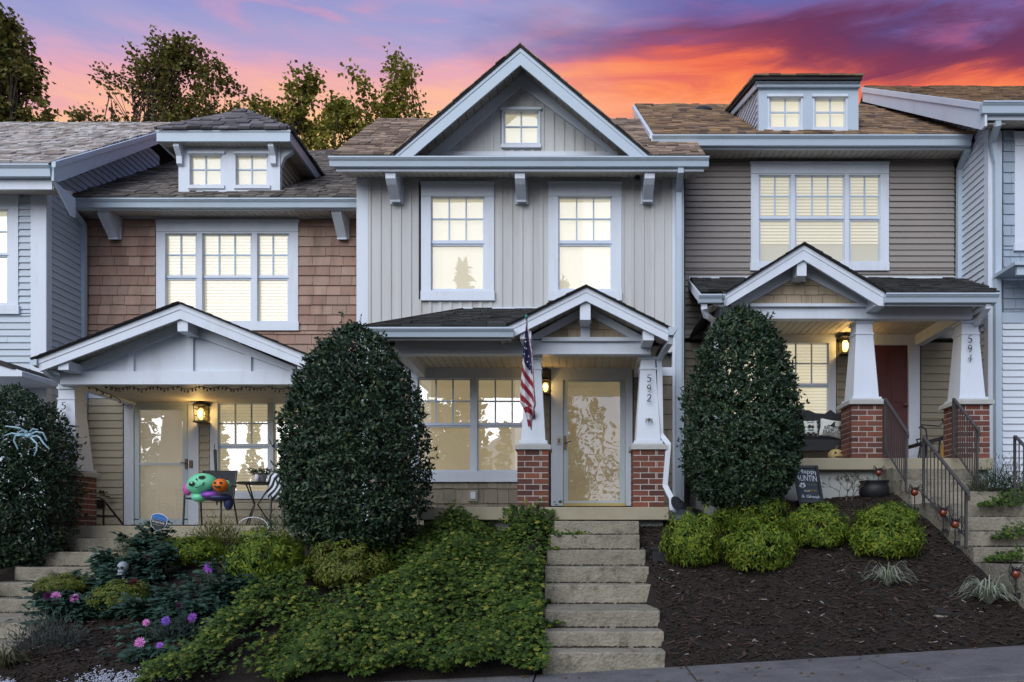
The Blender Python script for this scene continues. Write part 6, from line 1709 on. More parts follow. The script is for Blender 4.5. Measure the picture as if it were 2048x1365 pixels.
WOOD = leafmat('street_wood_leaf', (0.05, 0.055, 0.02), (0.13, 0.12, 0.035), .6, .3, .2)
rr = random.Random(15); f = MB()
for k in range(34):
    cx = -34 + k * 2.1 + rr.uniform(-.7, .7); cy = -42 + rr.uniform(-4, 3); H = rr.uniform(5, 10.5); w_ = rr.uniform(1.4, 2.6); cone = rr.random() < .4
    f.tube([(cx, cy, -2.4), (cx, cy, H * .6)], [.2, .1], 5)
    for j in range(360):
        t_ = rr.random(); a = rr.uniform(0, 6.28); r_ = w_ * (1 - t_ if cone else math.sin(math.pi * (.12 + .85 * t_))) * rr.random() ** .4
        leaf(f, Vector((cx + r_ * math.cos(a), cy + r_ * math.sin(a), -1.2 + (H + .5) * t_)), rdir(rr), rdir(rr), rr.uniform(.4, .75), .4)
for cx, cy, H, w_ in ((-7.6, -40, 20, 2.6), (-.9, -41, 19, 2.2)):
    f.tube([(cx, cy, -2.4), (cx, cy, H * .8)], [.25, .08], 5)
    for j in range(2600):
        t_ = rr.random() ** 1.3; a = rr.uniform(0, 6.28); r_ = w_ * (1 - t_) * rr.random() ** .4 + .1
        leaf(f, Vector((cx + r_ * math.cos(a), cy + r_ * math.sin(a), -1.2 + H * t_)), rdir(rr), rdir(rr), rr.uniform(.4, .7), .36)
tag(f.build('wood_across_the_street', WOOD), kind='stuff')

# fallen leaves on the mulch, the steps and the walk
rr = random.Random(88); fl_m = leafmat('fallen_leaf', (.10, .055, .018), (.22, .13, .035), .8, .1, .1, cc=(.26, .20, .05)); fm = MB()
for i in range(260):
    x, d = (rr.uniform(1.7, 4.4), rr.uniform(7.1, 10.2)) if i % 3 == 0 else ((rr.uniform(-3.5, .2), rr.uniform(7.1, 10)) if i % 3 == 1 else (rr.uniform(-7, 5), rr.uniform(6.2, 7.04)))
    z = (ground(x, d) if d > DWALK else lerp_tab(WALKZ, x)) + (.035 if i % 3 == 0 else .22 if i % 3 == 1 else .008)
    a = rr.uniform(0, 6.28); leaf(fm, Vector((x, Y(d), z)), Vector((math.cos(a), math.sin(a), .1)), Vector((rr.uniform(-.3, .3), rr.uniform(-.3, .3), 1)), rr.uniform(.035, .07), rr.uniform(.025, .045), .35, .1)
for (z_, da, db) in ((Z(1222, 7.82), 7.85, 8.6), (Z(1170, 8.66), 8.7, 8.95), (Z(1305, 7.18), 7.2, 7.45), (Z(1100.5, 9.32), 9.35, 9.6)):
    for i in range(7):
        a = rr.uniform(0, 6.28); leaf(fm, Vector((rr.uniform(.45, 1.4), Y(rr.uniform(da, db)), z_ + .012)), Vector((math.cos(a), math.sin(a), .1)), Vector((0, 0, 1)), rr.uniform(.03, .055), .03, .35, .1)
tag(fm.build('fallen_leaves', fl_m), kind='stuff')
# ================================================================== things on and around the porches
def cmat(n, c, rough=.6, **k): return mat(n, c, rough, .08, 4, **k)
def words_on(parent, name, txt, m, size, loc, rx=90, rz=0, roll=0, ext=.0008, align='CENTER'):
    cu = bpy.data.curves.new(name, 'FONT'); cu.body = txt; cu.size = size; cu.align_x = align; cu.align_y = 'CENTER'; cu.extrude = ext; cu.materials.append(m)
    tmp = bpy.data.objects.new(name, cu); C.objects.link(tmp); bpy.context.view_layer.update()
    me = bpy.data.meshes.new_from_object(tmp.evaluated_get(bpy.context.evaluated_depsgraph_get())); bpy.data.objects.remove(tmp)
    o = bpy.data.objects.new(name, me); link(o, parent); rot = Matrix.Rotation(R(rz), 4, 'Z') @ Matrix.Rotation(R(rx), 4, 'X') @ Matrix.Rotation(R(roll), 4, 'Z')
    o.matrix_local = Matrix.Translation(-wl(parent)) @ Matrix.Translation(loc) @ rot
    return o

# ---- flag on its angled pole, fixed to the left column of 592
FW, FR, FB = cmat('flag_white', (.62, .60, .62), .85), cmat('flag_red', (.26, .018, .035), .85), cmat('flag_navy', (.028, .030, .085), .85)
tip = P(1053, 637, 9.5); foot = P(1066, 830, 10.5)
fl_ = thing('flag', foot, 'stars and stripes hanging limp from a pole on the left white column of 592', 'flag')
MB().tube([foot + Vector((0, .02, 0)), tip], .012, 8).build('pole', cmat('pole_white', (.6, .62, .64), .4), fl_)
MB().ball(tip + (tip - foot).normalized() * .02, .022, .022, .026, 10, 7).build('finial', cmat('verdigris_finial', (.03, .18, .15), .3), fl_, smooth=True)
MB().tube([foot + Vector((0, .03, -.03)), foot + Vector((0, -.03, .05))], .03, 8).build('bracket', BLACK, fl_)
NU, NV = 36, 90; mb = MB(); pts = {}
def flagpt(u, v):
    """u 0..1 across the gathered cloth, v 0..1 from the pole tip down"""
    z = Z(650, 9.55) + (Z(858, 9.75) - Z(650, 9.55)) * v
    wv = lerp_tab([(0, .012), (.12, .05), (.3, .105), (.55, .145), (.75, .17), (.80, .12), (.9, .06), (1, .03)], v)
    cxv = lerp_tab([(0, X(1053, 9.55)), (.3, X(1054, 9.6)), (.55, X(1055, 9.65)), (.75, X(1057, 9.7)), (.82, X(1060, 9.7)), (1, X(1061, 9.75))], v)
    yy = Y(9.55) + .2 * v + .035 * math.sin(u * 11 + v * 2.0) * min(1, v * 4) - .03 * math.sin(u * 3.1) * min(1, v * 3)
    x = cxv + (u - .5) * 2 * wv * .62 + .010 * math.sin(u * 7 + v * 5)
    sag = .05 * math.sin(u * 3.14) * v - .10 * (u - .2) * v * .6
    return Vector((x, yy, z + sag * .5))
for j in range(NV + 1):
    for i in range(NU + 1): mb.v.append(tuple(flagpt(i / NU, j / NV)))
for j in range(NV):
    for i in range(NU):
        a = j * (NU + 1) + i; u, v = (i + .5) / NU, (j + .5) / NV
        s_ = v - .22 * u * (1 if v < .8 else .3)
        if u > .86: s_ = v * .6 + 3 * (u - .86)                      # folded edge turned away
        if s_ < .30 and u < .86: k = 2
        else: k = 0 if int((s_ - .30) / .068) % 2 == 0 else 1
        mb.f.append((a, a + 1, a + NU + 2, a + NU + 1)); mb.mi.append(k)
cl = mb.build('cloth', [FW, FR, FB], fl_, smooth=True)
st = MB()
for (u, v, s_) in ((.22, .13, .010), (.42, .17, .011), (.2, .22, .012), (.5, .235, .013), (.3, .29, .013), (.66, .30, .012), (.22, .345, .0) , (.55, .36, .013), (.78, .38, .010), (.72, .44, .009)):
    if s_ == 0: continue
    c = flagpt(u, v) - Vector((0, .006, 0)); vs = []
    for k in range(10):
        a = math.pi / 2 + k * math.pi / 5; r_ = s_ * 1.15 if k % 2 == 0 else s_ * .5; vs.append(c + Vector((r_ * math.cos(a), 0, r_ * math.sin(a))))
    st.add([c - Vector((0, .002, 0))] + vs, [(0, k + 1, (k + 1) % 10 + 1) for k in range(10)])
st.build('star', FW, cl)

# ---- iron railings of the steps of 594
def railing(label, x, da, za_base, za_top, db, zb_base, zb_top, n=9, knee=True):
    t_ = thing('stair_railing', (x, Y(da), za_base), label, 'railing', 'iron railings on the steps of 594')
    A0, A1 = Vector((x, Y(da), za_base)), Vector((x, Y(da), za_top)); B0, B1 = Vector((x, Y(db), zb_base)), Vector((x, Y(db), zb_top))
    k = MB()
    for p, q in ((A0, A1), (B0, B1)):
        k = MB().box(p.x - .0135, p.x + .0135, p.y - .0135, p.y + .0135, p.z, q.z); k.build('post', IRON, t_)
    tr = MB(); e = A1 + (B1 - A1) * 1.0
    d_ = (B1 - A1); nn = Vector((0, -d_.z, d_.y)).normalized(); nn = nn if nn.z > 0 else -nn
    pts = [A1 + nn * .0, B1 + d_.normalized() * .06]
    sec = [Vector((-.020, 0, 0)) - nn * .004, Vector((.020, 0, 0)) - nn * .004, Vector((.020, 0, 0)) + nn * .014, Vector((-.020, 0, 0)) + nn * .014]
    tr.add([p + s for p in pts for s in sec], [(0, 1, 2, 3), (7, 6, 5, 4)] + [(i, i + 4, (i + 1) % 4 + 4, (i + 1) % 4) for i in range(4)])
    tr.tube([pts[1] + nn * .005, pts[1] + nn * .002 + Vector((0, -.015, -.03)), pts[1] + Vector((0, -.005, -.075))], .018, 6)
    tr.build('handrail', IRON, t_)
    off = .12
    k = MB(); a, b = A0 + Vector((0, 0, off)), B0 + Vector((0, 0, off)); k.tube([a, b], .013, 5); k.build('bottom_rail', IRON, t_)
    for i in range(1, n + 1):
        f_ = i / (n + 1); p = a.lerp(b, f_); q = A1.lerp(B1, f_); k = MB(); k.box(p.x - .0055, p.x + .0055, p.y - .0055, p.y + .0055, p.z, q.z); k.build('baluster', IRON, t_)
    return t_
railing('rusty iron stair railing left of the upper flight at 594, beside the brick pier', 4.44, 11.0, zf4, Z(798, 11.0), 10.3, .64, Z(862, 10.3))
railing('iron stair railing right of the upper flight at 594, in front of the right pier', 5.42, 11.0, zf4, Z(798, 11.0), 10.35, .64, Z(858, 10.35))
railing('iron stair railing left of the lower flight at 594, with a pale worn handrail', 4.44, 9.78, .455, Z(876, 9.78), 8.72, -.085, Z(985, 8.95), 10)
railing('iron stair railing cut by the right edge, right of the lower flight at 594', 5.60, 9.78, .455, Z(873, 9.78), 8.72, -.085, Z(985, 8.95), 10)

# ---- solar stake lights shaped like spiders
AMB = mat('amber_glass', (.15, .028, .010), .22, .25, 9, spec=.6)
def spider_stake(px, py, pyb, d, label, s=1.0):
    c = P(px, py, d); b = P(px + 1, pyb, d); t_ = thing('spider_stake_light', b, label, 'garden light', 'spider stake lights in the mulch')
    MB().tube([b - Vector((0, 0, .1)), c], .006, 5).box(c.x - .005, c.x + .05, c.y - .02, c.y + .02, c.z - .24, c.z - .19).build('stake', BLACK, t_)
    MB().ball(c, .045 * s, .045 * s, .048 * s, 14, 9).build('amber_body', AMB, t_, smooth=True)
    k = MB().ball(c + Vector((0, -.03, .05)), .022, .022, .018, 8, 6)
    for sg in (-1, 1):
        for j in range(4):
            a = .95 - j * .62; k.tube([c + Vector((sg * .02, -.01, .045)), c + Vector((sg * (.06 + .015 * math.cos(a)), -.03, .05 + .05 * a)), c + Vector((sg * .105 * (1 - .12 * abs(j - 1.5)), -.04, .015 + .085 * (a - .35)))], [.006, .006, .003], 5)
    k.build('spider_leg', BLACK, t_)
spider_stake(1757, 946, 1000, 10.75, 'spider stake light against the foundation above the cauldron')
spider_stake(1829, 985, 1050, 9.6, 'spider stake light left of the lower railing, highest on the bank')
spider_stake(1886, 1026, 1095, 9.15, 'spider stake light in front of the lower railing, left one of two')
spider_stake(1910, 1049, 1118, 8.75, 'spider stake light in front of the lower railing, right one of two')
spider_stake(2031, 1148, 1232, 7.7, 'spider stake light standing alone at the right edge by the lowest steps')

# ---- chalkboard easel leaning on the foundation
bx0, bx1 = P(1586, 934, 10.75), P(1632, 934, 10.75); q0, q1 = P(1601, 1013, 10.35), P(1645, 1013, 10.35)
t_ = thing('chalkboard_sign', (bx0 + bx1 + q0 + q1) / 4 - Vector((0, 0, .25)), 'black framed chalkboard reading Happy Haunting, leaning against the foundation', 'sign')
def quadbar(k, a, b, w_, t): 
    d_ = (b - a).normalized(); s_ = d_.cross(Vector((0, -1, .25)).normalized()).normalized() * w_ / 2; n_ = Vector((0, -t, 0))
    k.add([a - s_, a + s_, b + s_, b - s_] + [p + n_ for p in (a - s_, a + s_, b + s_, b - s_)], [(0, 1, 2, 3), (7, 6, 5, 4), (0, 4, 5, 1), (1, 5, 6, 2), (2, 6, 7, 3), (3, 7, 4, 0)])
k = MB(); quadbar(k, bx0, bx1, .035, .03); quadbar(k, q0 + (bx0 - q0) * .12, q1 + (bx1 - q1) * .12, .035, .03); quadbar(k, q0, bx0 + Vector((0, 0, .015)), .035, .034); quadbar(k, q1, bx1 + Vector((0, 0, .015)), .035, .034); k.build('frame', BLACK, t_)
k = MB(); a, b, c, e = bx0, bx1, q1 + (bx1 - q1) * .12, q0 + (bx0 - q0) * .12; dn = Vector((0, .012, 0)); k.add([a, b, c, e, a + dn, b + dn, c + dn, e + dn], [(3, 2, 1, 0), (4, 5, 6, 7), (0, 1, 5, 4), (1, 2, 6, 5), (2, 3, 7, 6), (3, 0, 4, 7)])
k.build('slate', mat('slate_board', (.035, .045, .055), .8, .3, 8), t_)
CHALK = cmat('chalk_white', (.55, .60, .64), .9); CHALKG = cmat('chalk_green', (.10, .16, .09), .9); CHALKO = cmat('chalk_orange', (.35, .20, .05), .9)
def bp(u, v): return a.lerp(b, u).lerp(e.lerp(c, u), v) + Vector((0, -.012, 0))
tilt = math.degrees(math.atan2((bx0 - q0).y, (bx0 - q0).z)); 
for (txt, u, v, sz, m_, ro) in (('Happy', .58, .15, .105, CHALK, -4), ('HAUNTING', .5, .35, .075, CHALK, -4), ('from', .70, .53, .07, CHALKG, -4), ('our', .42, .70, .06, CHALK, -4), ('CREW', .62, .70, .05, CHALKO, -4), ('& Ghouls', .56, .87, .07, CHALK, -4)):
    o = words_on(t_, 'lettering', txt, m_, sz, bp(u, v), 90 - tilt, 0, ro)
    if txt == 'HAUNTING': o.scale = (1.0, 2.0, 1)
k = MB(); cc = bp(.25, .56)
for i in range(6):
    an = i * 1.047; k.ball(cc + Vector((.03 * math.cos(an), 0, .03 * math.sin(an))), .018, .004, .018, 8, 5)
k.build('chalk_flower', CHALK, t_)

# ---- cauldron, pumpkin, bench and pillows, chair on the porch of 594
p = P(1748, 1003, 10.7); t_ = thing('cauldron', p, 'black plastic cauldron pot standing against the foundation of 594', 'pot')
MB().lathe(p, [(.09, 0), (.15, .02), (.20, .11), (.20, .19), (.175, .25), (.20, .265), (.20, .285), (.17, .285), (.16, .2)], 20).build('pot', DARKPL, t_, smooth=True)
f = MB(); rr = random.Random(4)
for i in range(60): leaf(f, p + Vector((rr.uniform(-.16, .16), rr.uniform(-.14, .14), .22)), rdir(rr, .4), rdir(rr), .06, .02)
f.build('foliage', SHRB, t_)
WOODB = mat('charcoal_wood', (.022, .024, .028), .7, .3, 6, bump=.4, stretch=(1, 1, 6))
by, dbn = Y(12.0), 12.0
t_ = thing('porch_bench', (X(1630, dbn), by, zf4), 'dark carved-back wooden bench on the porch numbered 594', 'bench')
zs = Z(880, 11.75); x0, x1 = X(1540, 11.75), X(1688, 11.75)
MB().box(x0, x1, Y(11.72), Y(12.2), zs - .06, zs).build('seat', WOODB, t_)
k = MB().box(x0, x1, Y(11.70), Y(11.74), zs - .17, zs - .06); k.build('apron', WOODB, t_)
prof = [(1530, 880), (1530, 835), (1560, 822), (1585, 819), (1600, 820), (1618, 821), (1632, 827), (1650, 828), (1661, 820), (1672, 828), (1690, 825), (1700, 828), (1700, 880)]
k = MB().pp(prof, 12.2, .04); k.build('backrest', WOODB, t_)
for xx in (x0 + .04, x1 - .04):
    for dd in (11.75, 12.15): MB().box(xx - .03, xx + .03, Y(dd) - .03, Y(dd) + .03, zf4, zs - .06).build('leg', WOODB, t_)
    MB().box(xx - .025, xx + .025, Y(11.75), Y(12.18), zs + .17, zs + .21).build('armrest', WOODB, t_)
PILW = cmat('pillow_cloth', (.56, .58, .54), .95); PILB = cmat('print_black', (.02, .02, .02), .9); PORG = cmat('print_orange', (.38, .14, .04), .9)
def pillow(c, w_, h_, roll, label, extra):
    t_ = thing('throw_pillow', c - Vector((0, 0, h_ / 2)), label, 'pillow', 'pillows on the bench of 594')
    k = MB(); n = 10
    for sgn in (-1, 1):
        vs = []; fs = []
        for j in range(n + 1):
            for i in range(n + 1):
                u, v = i / n * 2 - 1, j / n * 2 - 1; bul = (max(0, (1 - u ** 4) * (1 - v ** 4))) ** .5 * .065
                pin = 1 - .10 * (1 - abs(u)) * (abs(v) ** 3) ; pin2 = 1 - .10 * (1 - abs(v)) * (abs(u) ** 3)
                vs.append(Vector((u * w_ / 2 * pin2, sgn * bul, v * h_ / 2 * pin)))
        rot = Matrix.Rotation(R(roll), 3, 'Y') ; til = Matrix.Rotation(R(-14), 3, 'X')
        for j in range(n):
            for i in range(n): q = j * (n + 1) + i; fs.append((q, q + 1, q + n + 2, q + n + 1) if sgn < 0 else (q, q + n + 1, q + n + 2, q + 1))
        k.add([c + til @ (rot @ v) for v in vs], fs)
    o = k.build('cushion', PILW, t_, smooth=True)
    extra(t_, c, lambda u, v: c + til @ (rot @ Vector((u * w_ / 2, -(max(0, (1 - u ** 4) * (1 - v ** 4))) ** .5 * .065 - .006, v * h_ / 2))))
def pil_truck(t_, c, f):
    k = MB(); n = 7
    for side in range(4):
        for i in range(n):
            for row in range(2):
                if (i + row + side) % 2: continue
                a0, a1 = -1 + 2 * i / n, -1 + 2 * (i + 1) / n; b0, b1 = .70 + row * .14, .84 + row * .14
                q = [(a0, b0), (a1, b0), (a1, b1), (a0, b1)]
                if side == 1: q = [(-y, x) for x, y in q]
                if side == 2: q = [(-x, -y) for x, y in q]
                if side == 3: q = [(y, -x) for x, y in q]
                k.add([f(*s) for s in q], [(0, 1, 2, 3)])
    k.build('check_border', PILB, t_)
    k = MB()
    for q, m_ in (([(-.4, -.15), (.35, -.15), (.35, .05), (.05, .05), (.0, .22), (-.25, .22), (-.3, .05), (-.4, .0)], 0), ([(.05, .05), (.35, .05), (.3, .2), (.1, .2)], 1)):
        k.add([f(*s) for s in q], [tuple(range(len(q)))], m_)
    for cx_ in (-.2, .2): k.add([f(cx_ + .09 * math.cos(i * .785), -.18 + .09 * math.sin(i * .785)) for i in range(8)], [tuple(range(8))], 0)
    for yy in (-.42, -.52): k.add([f(-.3, yy), f(.3, yy), f(.3, yy + .05), f(-.3, yy + .05)], [(0, 1, 2, 3)], 0)
    k.add([f(-.4, .42), f(-.2, .5), f(.2, .5), f(.4, .42), f(.4, .48), (f(.2, .56)), f(-.2, .56), f(-.4, .48)], [(0, 1, 6, 7), (1, 2, 5, 6), (2, 3, 4, 5)], 0)
    k.build('truck_print', [PILB, PORG], t_)
def pil_hat(t_, c, f):
    k = MB(); k.add([f(*s) for s in [(-.5, .05), (-.2, .12), (.3, .12), (.55, .02), (.2, .0), (-.25, .0)]], [tuple(range(6))]); k.add([f(*s) for s in [(-.15, .12), (.05, .42), (.18, .62), (.34, .56), (.22, .5), (.28, .12)]], [tuple(range(6))])
    k.build('hat_print', PILB, t_)
    for i, (tx, v, s_) in enumerate((('BELIEVE', -.17, .072), ('IN', -.38, .05), ('MAGIC', -.62, .085))): words_on(t_, 'lettering', tx, PILB, s_, f(0, v) - Vector((0, .012, 0)), 76, 0, -3)
pillow(P(1619, 857, 11.86), .285, .26, 0, 'checked-border pillow with a pumpkin truck print on the dark bench', pil_truck)
pillow(P(1661, 857, 11.84), .34, .29, 10, 'plain pale pillow with a witch hat and the words Believe in Magic', pil_hat)
p = P(1672, 915, 11.62); p.z = zf4; t_ = thing('jack_o_lantern', p, 'pale ribbed pumpkin with a carved face under the bench', 'pumpkin'); PUM = mat('faded_pumpkin', (.42, .30, .13), .6, .3, 5, dirt=(.22, .12, .04), dscale=7, damt=.7)
k = MB().ball(p + Vector((0, 0, .095)), .125, .11, .095, 36, 12, fn=lambda a, ph: 1 - .07 * abs(math.cos(a * 4.5)) ** .5 * math.cos(ph)); k.build('shell', PUM, t_, smooth=True)
MB().tube([p + Vector((0, 0, .18)), p + Vector((.01, 0, .22)), p + Vector((.03, 0, .24))], [.02, .014, .012], 6).build('stalk', TWIG, t_)
k = MB()
for sg in (-1, 1): k.add([p + Vector((sg * .02, -.113, .115)), p + Vector((sg * .065, -.098, .115)), p + Vector((sg * .045, -.104, .148))], [(0, 1, 2)])
k.add([p + Vector((-.06, -.100, .075)), p + Vector((-.03, -.112, .055)), p + Vector((.03, -.112, .055)), p + Vector((.06, -.100, .075)), p + Vector((.02, -.116, .068)), p + Vector((-.02, -.116, .068))], [(0, 1, 5), (1, 2, 4, 5), (2, 3, 4)])
k.build('carved_face', PILB, t_)
# wrought metal chair half hidden by the right pier
t_ = thing('metal_patio_chair', (X(1866, 11.9), Y(11.9), zf4), 'black curved metal patio chair beside the right brick pier of 594', 'chair')
def pt(px, py, d=11.9): return P(px, py, d)
k = MB(); k.prism([pt(1842, 884, 11.65), pt(1893, 871, 11.65), pt(1893, 879, 11.65), pt(1842, 892, 11.65)], (0, .45, 0)); k.build('seat', BLACK, t_)
MB().tube([pt(1893, 878, 12.1), pt(1890, 850, 12.15), pt(1884, 838, 12.2)], .012, 6).tube([pt(1855, 884, 12.1), pt(1852, 860, 12.15), pt(1841, 852, 12.2), pt(1838, 857, 12.2)], .012, 6).tube([pt(1842, 850, 12.2), pt(1880, 853, 12.2), pt(1887, 844, 12.2), pt(1893, 843, 12.2)], .010, 6).build('backrest', BLACK, t_)
for q in ([pt(1880, 880, 11.7), pt(1876, 915, 11.6)], [pt(1846, 890, 11.7), pt(1840, 896, 11.65), pt(1836, 915, 11.62)], [pt(1890, 880, 12.1), pt(1888, 915, 12.15)], [pt(1852, 888, 12.1), pt(1850, 914, 12.15)]):
    q[-1].z = zf4; MB().tube(q, .014, 6).build('leg', BLACK, t_)
MB().tube([pt(1837, 890, 11.7), pt(1833, 880, 11.7), pt(1841, 878, 11.8)], .011, 6).build('armrest', BLACK, t_)
k = MB(); p = P(1889, 900, 11.6); t_ = thing('straw_broom', Vector((p.x, p.y, zf4)), 'small straw-coloured broom head leaning behind the right pier of 594', 'broom')
k.add([p + Vector((-.03, 0, .1)), p + Vector((.03, 0, .1)), p + Vector((.07, 0, -.14)), p + Vector((-.07, 0, -.14)), p + Vector((-.03, .03, .1)), p + Vector((.03, .03, .1)), p + Vector((.07, .05, -.14)), p + Vector((-.07, .05, -.14))], [(0, 1, 2, 3), (7, 6, 5, 4), (0, 4, 5, 1), (1, 5, 6, 2), (2, 6, 7, 3), (3, 7, 4, 0)])
k.build('bristles', mat('straw', (.30, .17, .04), .9, .4, 20, stretch=(6, 6, 1)), t_); MB().tube([p + Vector((0, .02, .1)), p + Vector((.06, .12, .65))], .011, 6).build('handle', TWIG, t_)

# ---- porch of 590: chair with inflatables, bistro set, spare chair
def chairs(name, c, w_, dep, seat_h, back_h, label, tiltb=.10, cut=None):
    t_ = thing(name, c, label, 'chair', 'black sling chairs on the porch of 590'); x, y, z = c; SL = mat('black_sling', (.022, .024, .026), .75, .15, 6)
    MB().box(x - w_ / 2, x + w_ / 2, y - dep / 2, y + dep / 2, z + seat_h - .025, z + seat_h).build('seat', SL, t_)
    MB().prism([(x - w_ / 2, y + dep / 2, z + seat_h), (x + w_ / 2, y + dep / 2, z + seat_h), (x + w_ / 2 + .01, y + dep / 2 + tiltb, z + back_h), (x - w_ / 2 - .01, y + dep / 2 + tiltb, z + back_h)], (0, .015, 0)).build('backrest', SL, t_)
    for sx in (-1, 1):
        MB().tube([(x + sx * (w_ / 2 + .03), y - dep / 2 - .02, z), (x + sx * (w_ / 2 + .02), y - dep / 2, z + seat_h), (x + sx * (w_ / 2 + .02), y - dep / 2 + .03, z + seat_h + .18)], .016, 6).build('leg', IRON if sx > 0 else BLACK, t_)
        MB().tube([(x + sx * (w_ / 2 + .03), y + dep / 2 + .1, z), (x + sx * (w_ / 2), y + dep / 2, z + seat_h), (x + sx * (w_ / 2 + .01), y + dep / 2 + tiltb, z + back_h)], .014, 6).build('leg', BLACK, t_)
        MB().tube([(x + sx * (w_ / 2 + .02), y - dep / 2 + .01, z + seat_h + .18), (x + sx * (w_ / 2 + .02), y + dep / 2 + .04, z + seat_h + .2)], .018, 6).build('armrest', BLACK, t_)
    return t_
pc_ = P(420, 1045, 11.55); pc_.z = zf0
ch_s = Z(996, 11.4) - zf0
chairs('patio_chair', pc_, .50, .45, ch_s, Z(940, 11.75) - zf0, 'black sling chair holding the green and orange inflatables by the door of 590')
IGR = mat('mint_nylon', (.16, .62, .36), .42, .08, 3); IOR = mat('orange_nylon', (.72, .16, .015), .42, .08, 3); IPU = mat('purple_nylon', (.25, .06, .42), .42, .1, 3); IPK = mat('pink_nylon', (.50, .10, .34), .5, .1, 3); INV = mat('navy_nylon', (.02, .025, .09), .5, .1, 3)
cx = P(403, 968, 11.25); t_ = thing('inflatable_ghoul', cx - Vector((0, 0, .2)), 'mint-green grinning inflatable ghoul head slumped on the black porch chair', 'decoration')
MB().ball(cx, .215, .14, .155, 22, 12, fn=lambda a, ph: 1 + .10 * math.sin(2 * ph + .4) * math.cos(a)).build('head', IGR, t_, smooth=True)
def face_disc(k, c0, u0, v0, ru, rv, rx, rz_, ry, off=.004, rot=0):
    """patch lying on the ellipsoid front"""
    vs = []
    for q in range(17):
        if q == 0: uu, vv = u0, v0
        else:
            a = 2 * math.pi * q / 16; du, dv = ru * math.cos(a), rv * math.sin(a); uu, vv = u0 + du * math.cos(rot) - dv * math.sin(rot), v0 + du * math.sin(rot) + dv * math.cos(rot)
        h = max(.05, 1 - (uu / rx) ** 2 - (vv / rz_) ** 2) ** .5
        vs.append(c0 + Vector((uu, -ry * h - off, vv)))
    k.add(vs, [(0, q, q % 16 + 1) for q in range(1, 17)])
k = MB(); face_disc(k, cx, -.075, -.01, .05, .032, .22, .16, .148, .010, .35); face_disc(k, cx, .065, .085, .045, .026, .22, .16, .148, .012, .1); face_disc(k, cx, .0, .055, .012, .016, .22, .16, .148, .012)
k.tube([cx + Vector((-.02, -.150, -.065)), cx + Vector((.04, -.152, -.055)), cx + Vector((.09, -.140, -.02)), cx + Vector((.10, -.135, .015))], .006, 5)
k.build('face', PILB, t_)
k = MB(); face_disc(k, cx, -.07, .004, .017, .014, .22, .16, .148, .016); k.build('eye_glint', FW, t_)
MB().ball(cx + Vector((-.04, .02, -.2)), .11, .1, .07).build('neck', IGR, t_, smooth=True)
MB().ball(cx + Vector((-.215, .03, -.075)), .07, .06, .095, 12, 8, fn=lambda a, ph: 1 + .08 * math.sin(9 * a) * math.cos(7 * ph)).build('ear_puff', IPK, t_, smooth=True)
k = MB().ball(cx + Vector((.13, -.02, -.165)), .13, .09, .055).build('body', IPU, t_, smooth=True)
k = MB().ball(cx + Vector((.24, .02, -.20)), .20, .12, .06).build('trousers', INV, t_, smooth=True)
MB().ball(cx + Vector((.36, .03, -.03)), .055, .05, .085).build('hand', IGR, t_, smooth=True)
MB().ball(P(457, 1005, 11.3), .07, .06, .12).build('shoe', INV, t_, smooth=True)
co = P(441, 971, 11.13); t_ = thing('inflatable_pumpkin', co - Vector((0, 0, .12)), 'orange inflatable jack-o-lantern tucked against the green ghoul', 'decoration')
MB().ball(co, .115, .10, .098, 24, 12, fn=lambda a, ph: 1 - .05 * abs(math.sin(a * 4)) * math.cos(ph)).build('shell', IOR, t_, smooth=True)
k = MB(); 
for sx in (-.04, .045): face_disc(k, co, sx, .03, .02, .016, .115, .098, .103, .006)
k.add([co + Vector(v) for v in ((-.06, -.09, -.005), (-.035, -.107, -.04), (.02, -.11, -.045), (.065, -.095, -.01), (.03, -.109, -.018), (-.02, -.109, -.02))], [(0, 1, 5), (1, 2, 4, 5), (2, 3, 4)])
k.build('carved_face', PILB, t_)
MB().ball(co + Vector((0, 0, .1)), .02, .02, .02).build('stalk', INV, t_)
# folded parasol leaning in the corner of the chair
t_ = thing('folded_parasol', P(432, 1000, 11.9), 'thin folded parasol standing behind the black porch chair', 'parasol'); MB().tube([P(434, 1010, 11.85), P(430, 900, 11.9)], [.012, .026], 8).build('canopy', mat('dull_green_cloth', (.06, .06, .05), .9), t_)
MB().tube([P(430, 902, 11.9), P(428.5, 892, 11.9), P(430, 889, 11.9)], .006, 5).build('hook', IRON, t_)
# bistro table, planter, witch, pillow chair
tt = P(511, 966, 11.5); t_ = thing('bistro_table', Vector((tt.x, tt.y, zf0)), 'small round black bistro table with splayed curved legs on the porch of 590', 'table')
MB().lathe((tt.x, tt.y, tt.z - .02), [(.27, 0), (.28, .008), (.28, .02), (.26, .024)], 28).build('tabletop', BLACK, t_, smooth=False)
for k_ in range(3):
    a = k_ * 2.094 + .5; c0 = Vector((tt.x, tt.y, 0)); o = Vector((math.cos(a), math.sin(a), 0))
    MB().tube([c0 + o * .22 + Vector((0, 0, tt.z - .02)), c0 + o * .12 + Vector((0, 0, tt.z - .18)), c0 + o * .03 + Vector((0, 0, (tt.z + zf0) / 2)), c0 + o * .14 + Vector((0, 0, zf0 + .15)), c0 + o * .24 + Vector((0, 0, zf0))], .012, 6).build('leg', BLACK, t_)
pp_ = P(521, 964, 11.45); pp_.z = tt.z + .003; t_ = thing('planter', pp_, 'tapered grey planter with trailing greenery on the bistro table', 'plant pot'); GREYP = mat('grey_planter', (.20, .20, .20), .8, .2, 8)
MB().lathe(pp_, [(.07, 0), (.10, .13), (.105, .135), (.085, .135)], 18).build('pot', GREYP, t_); f = MB(); rr = random.Random(8)
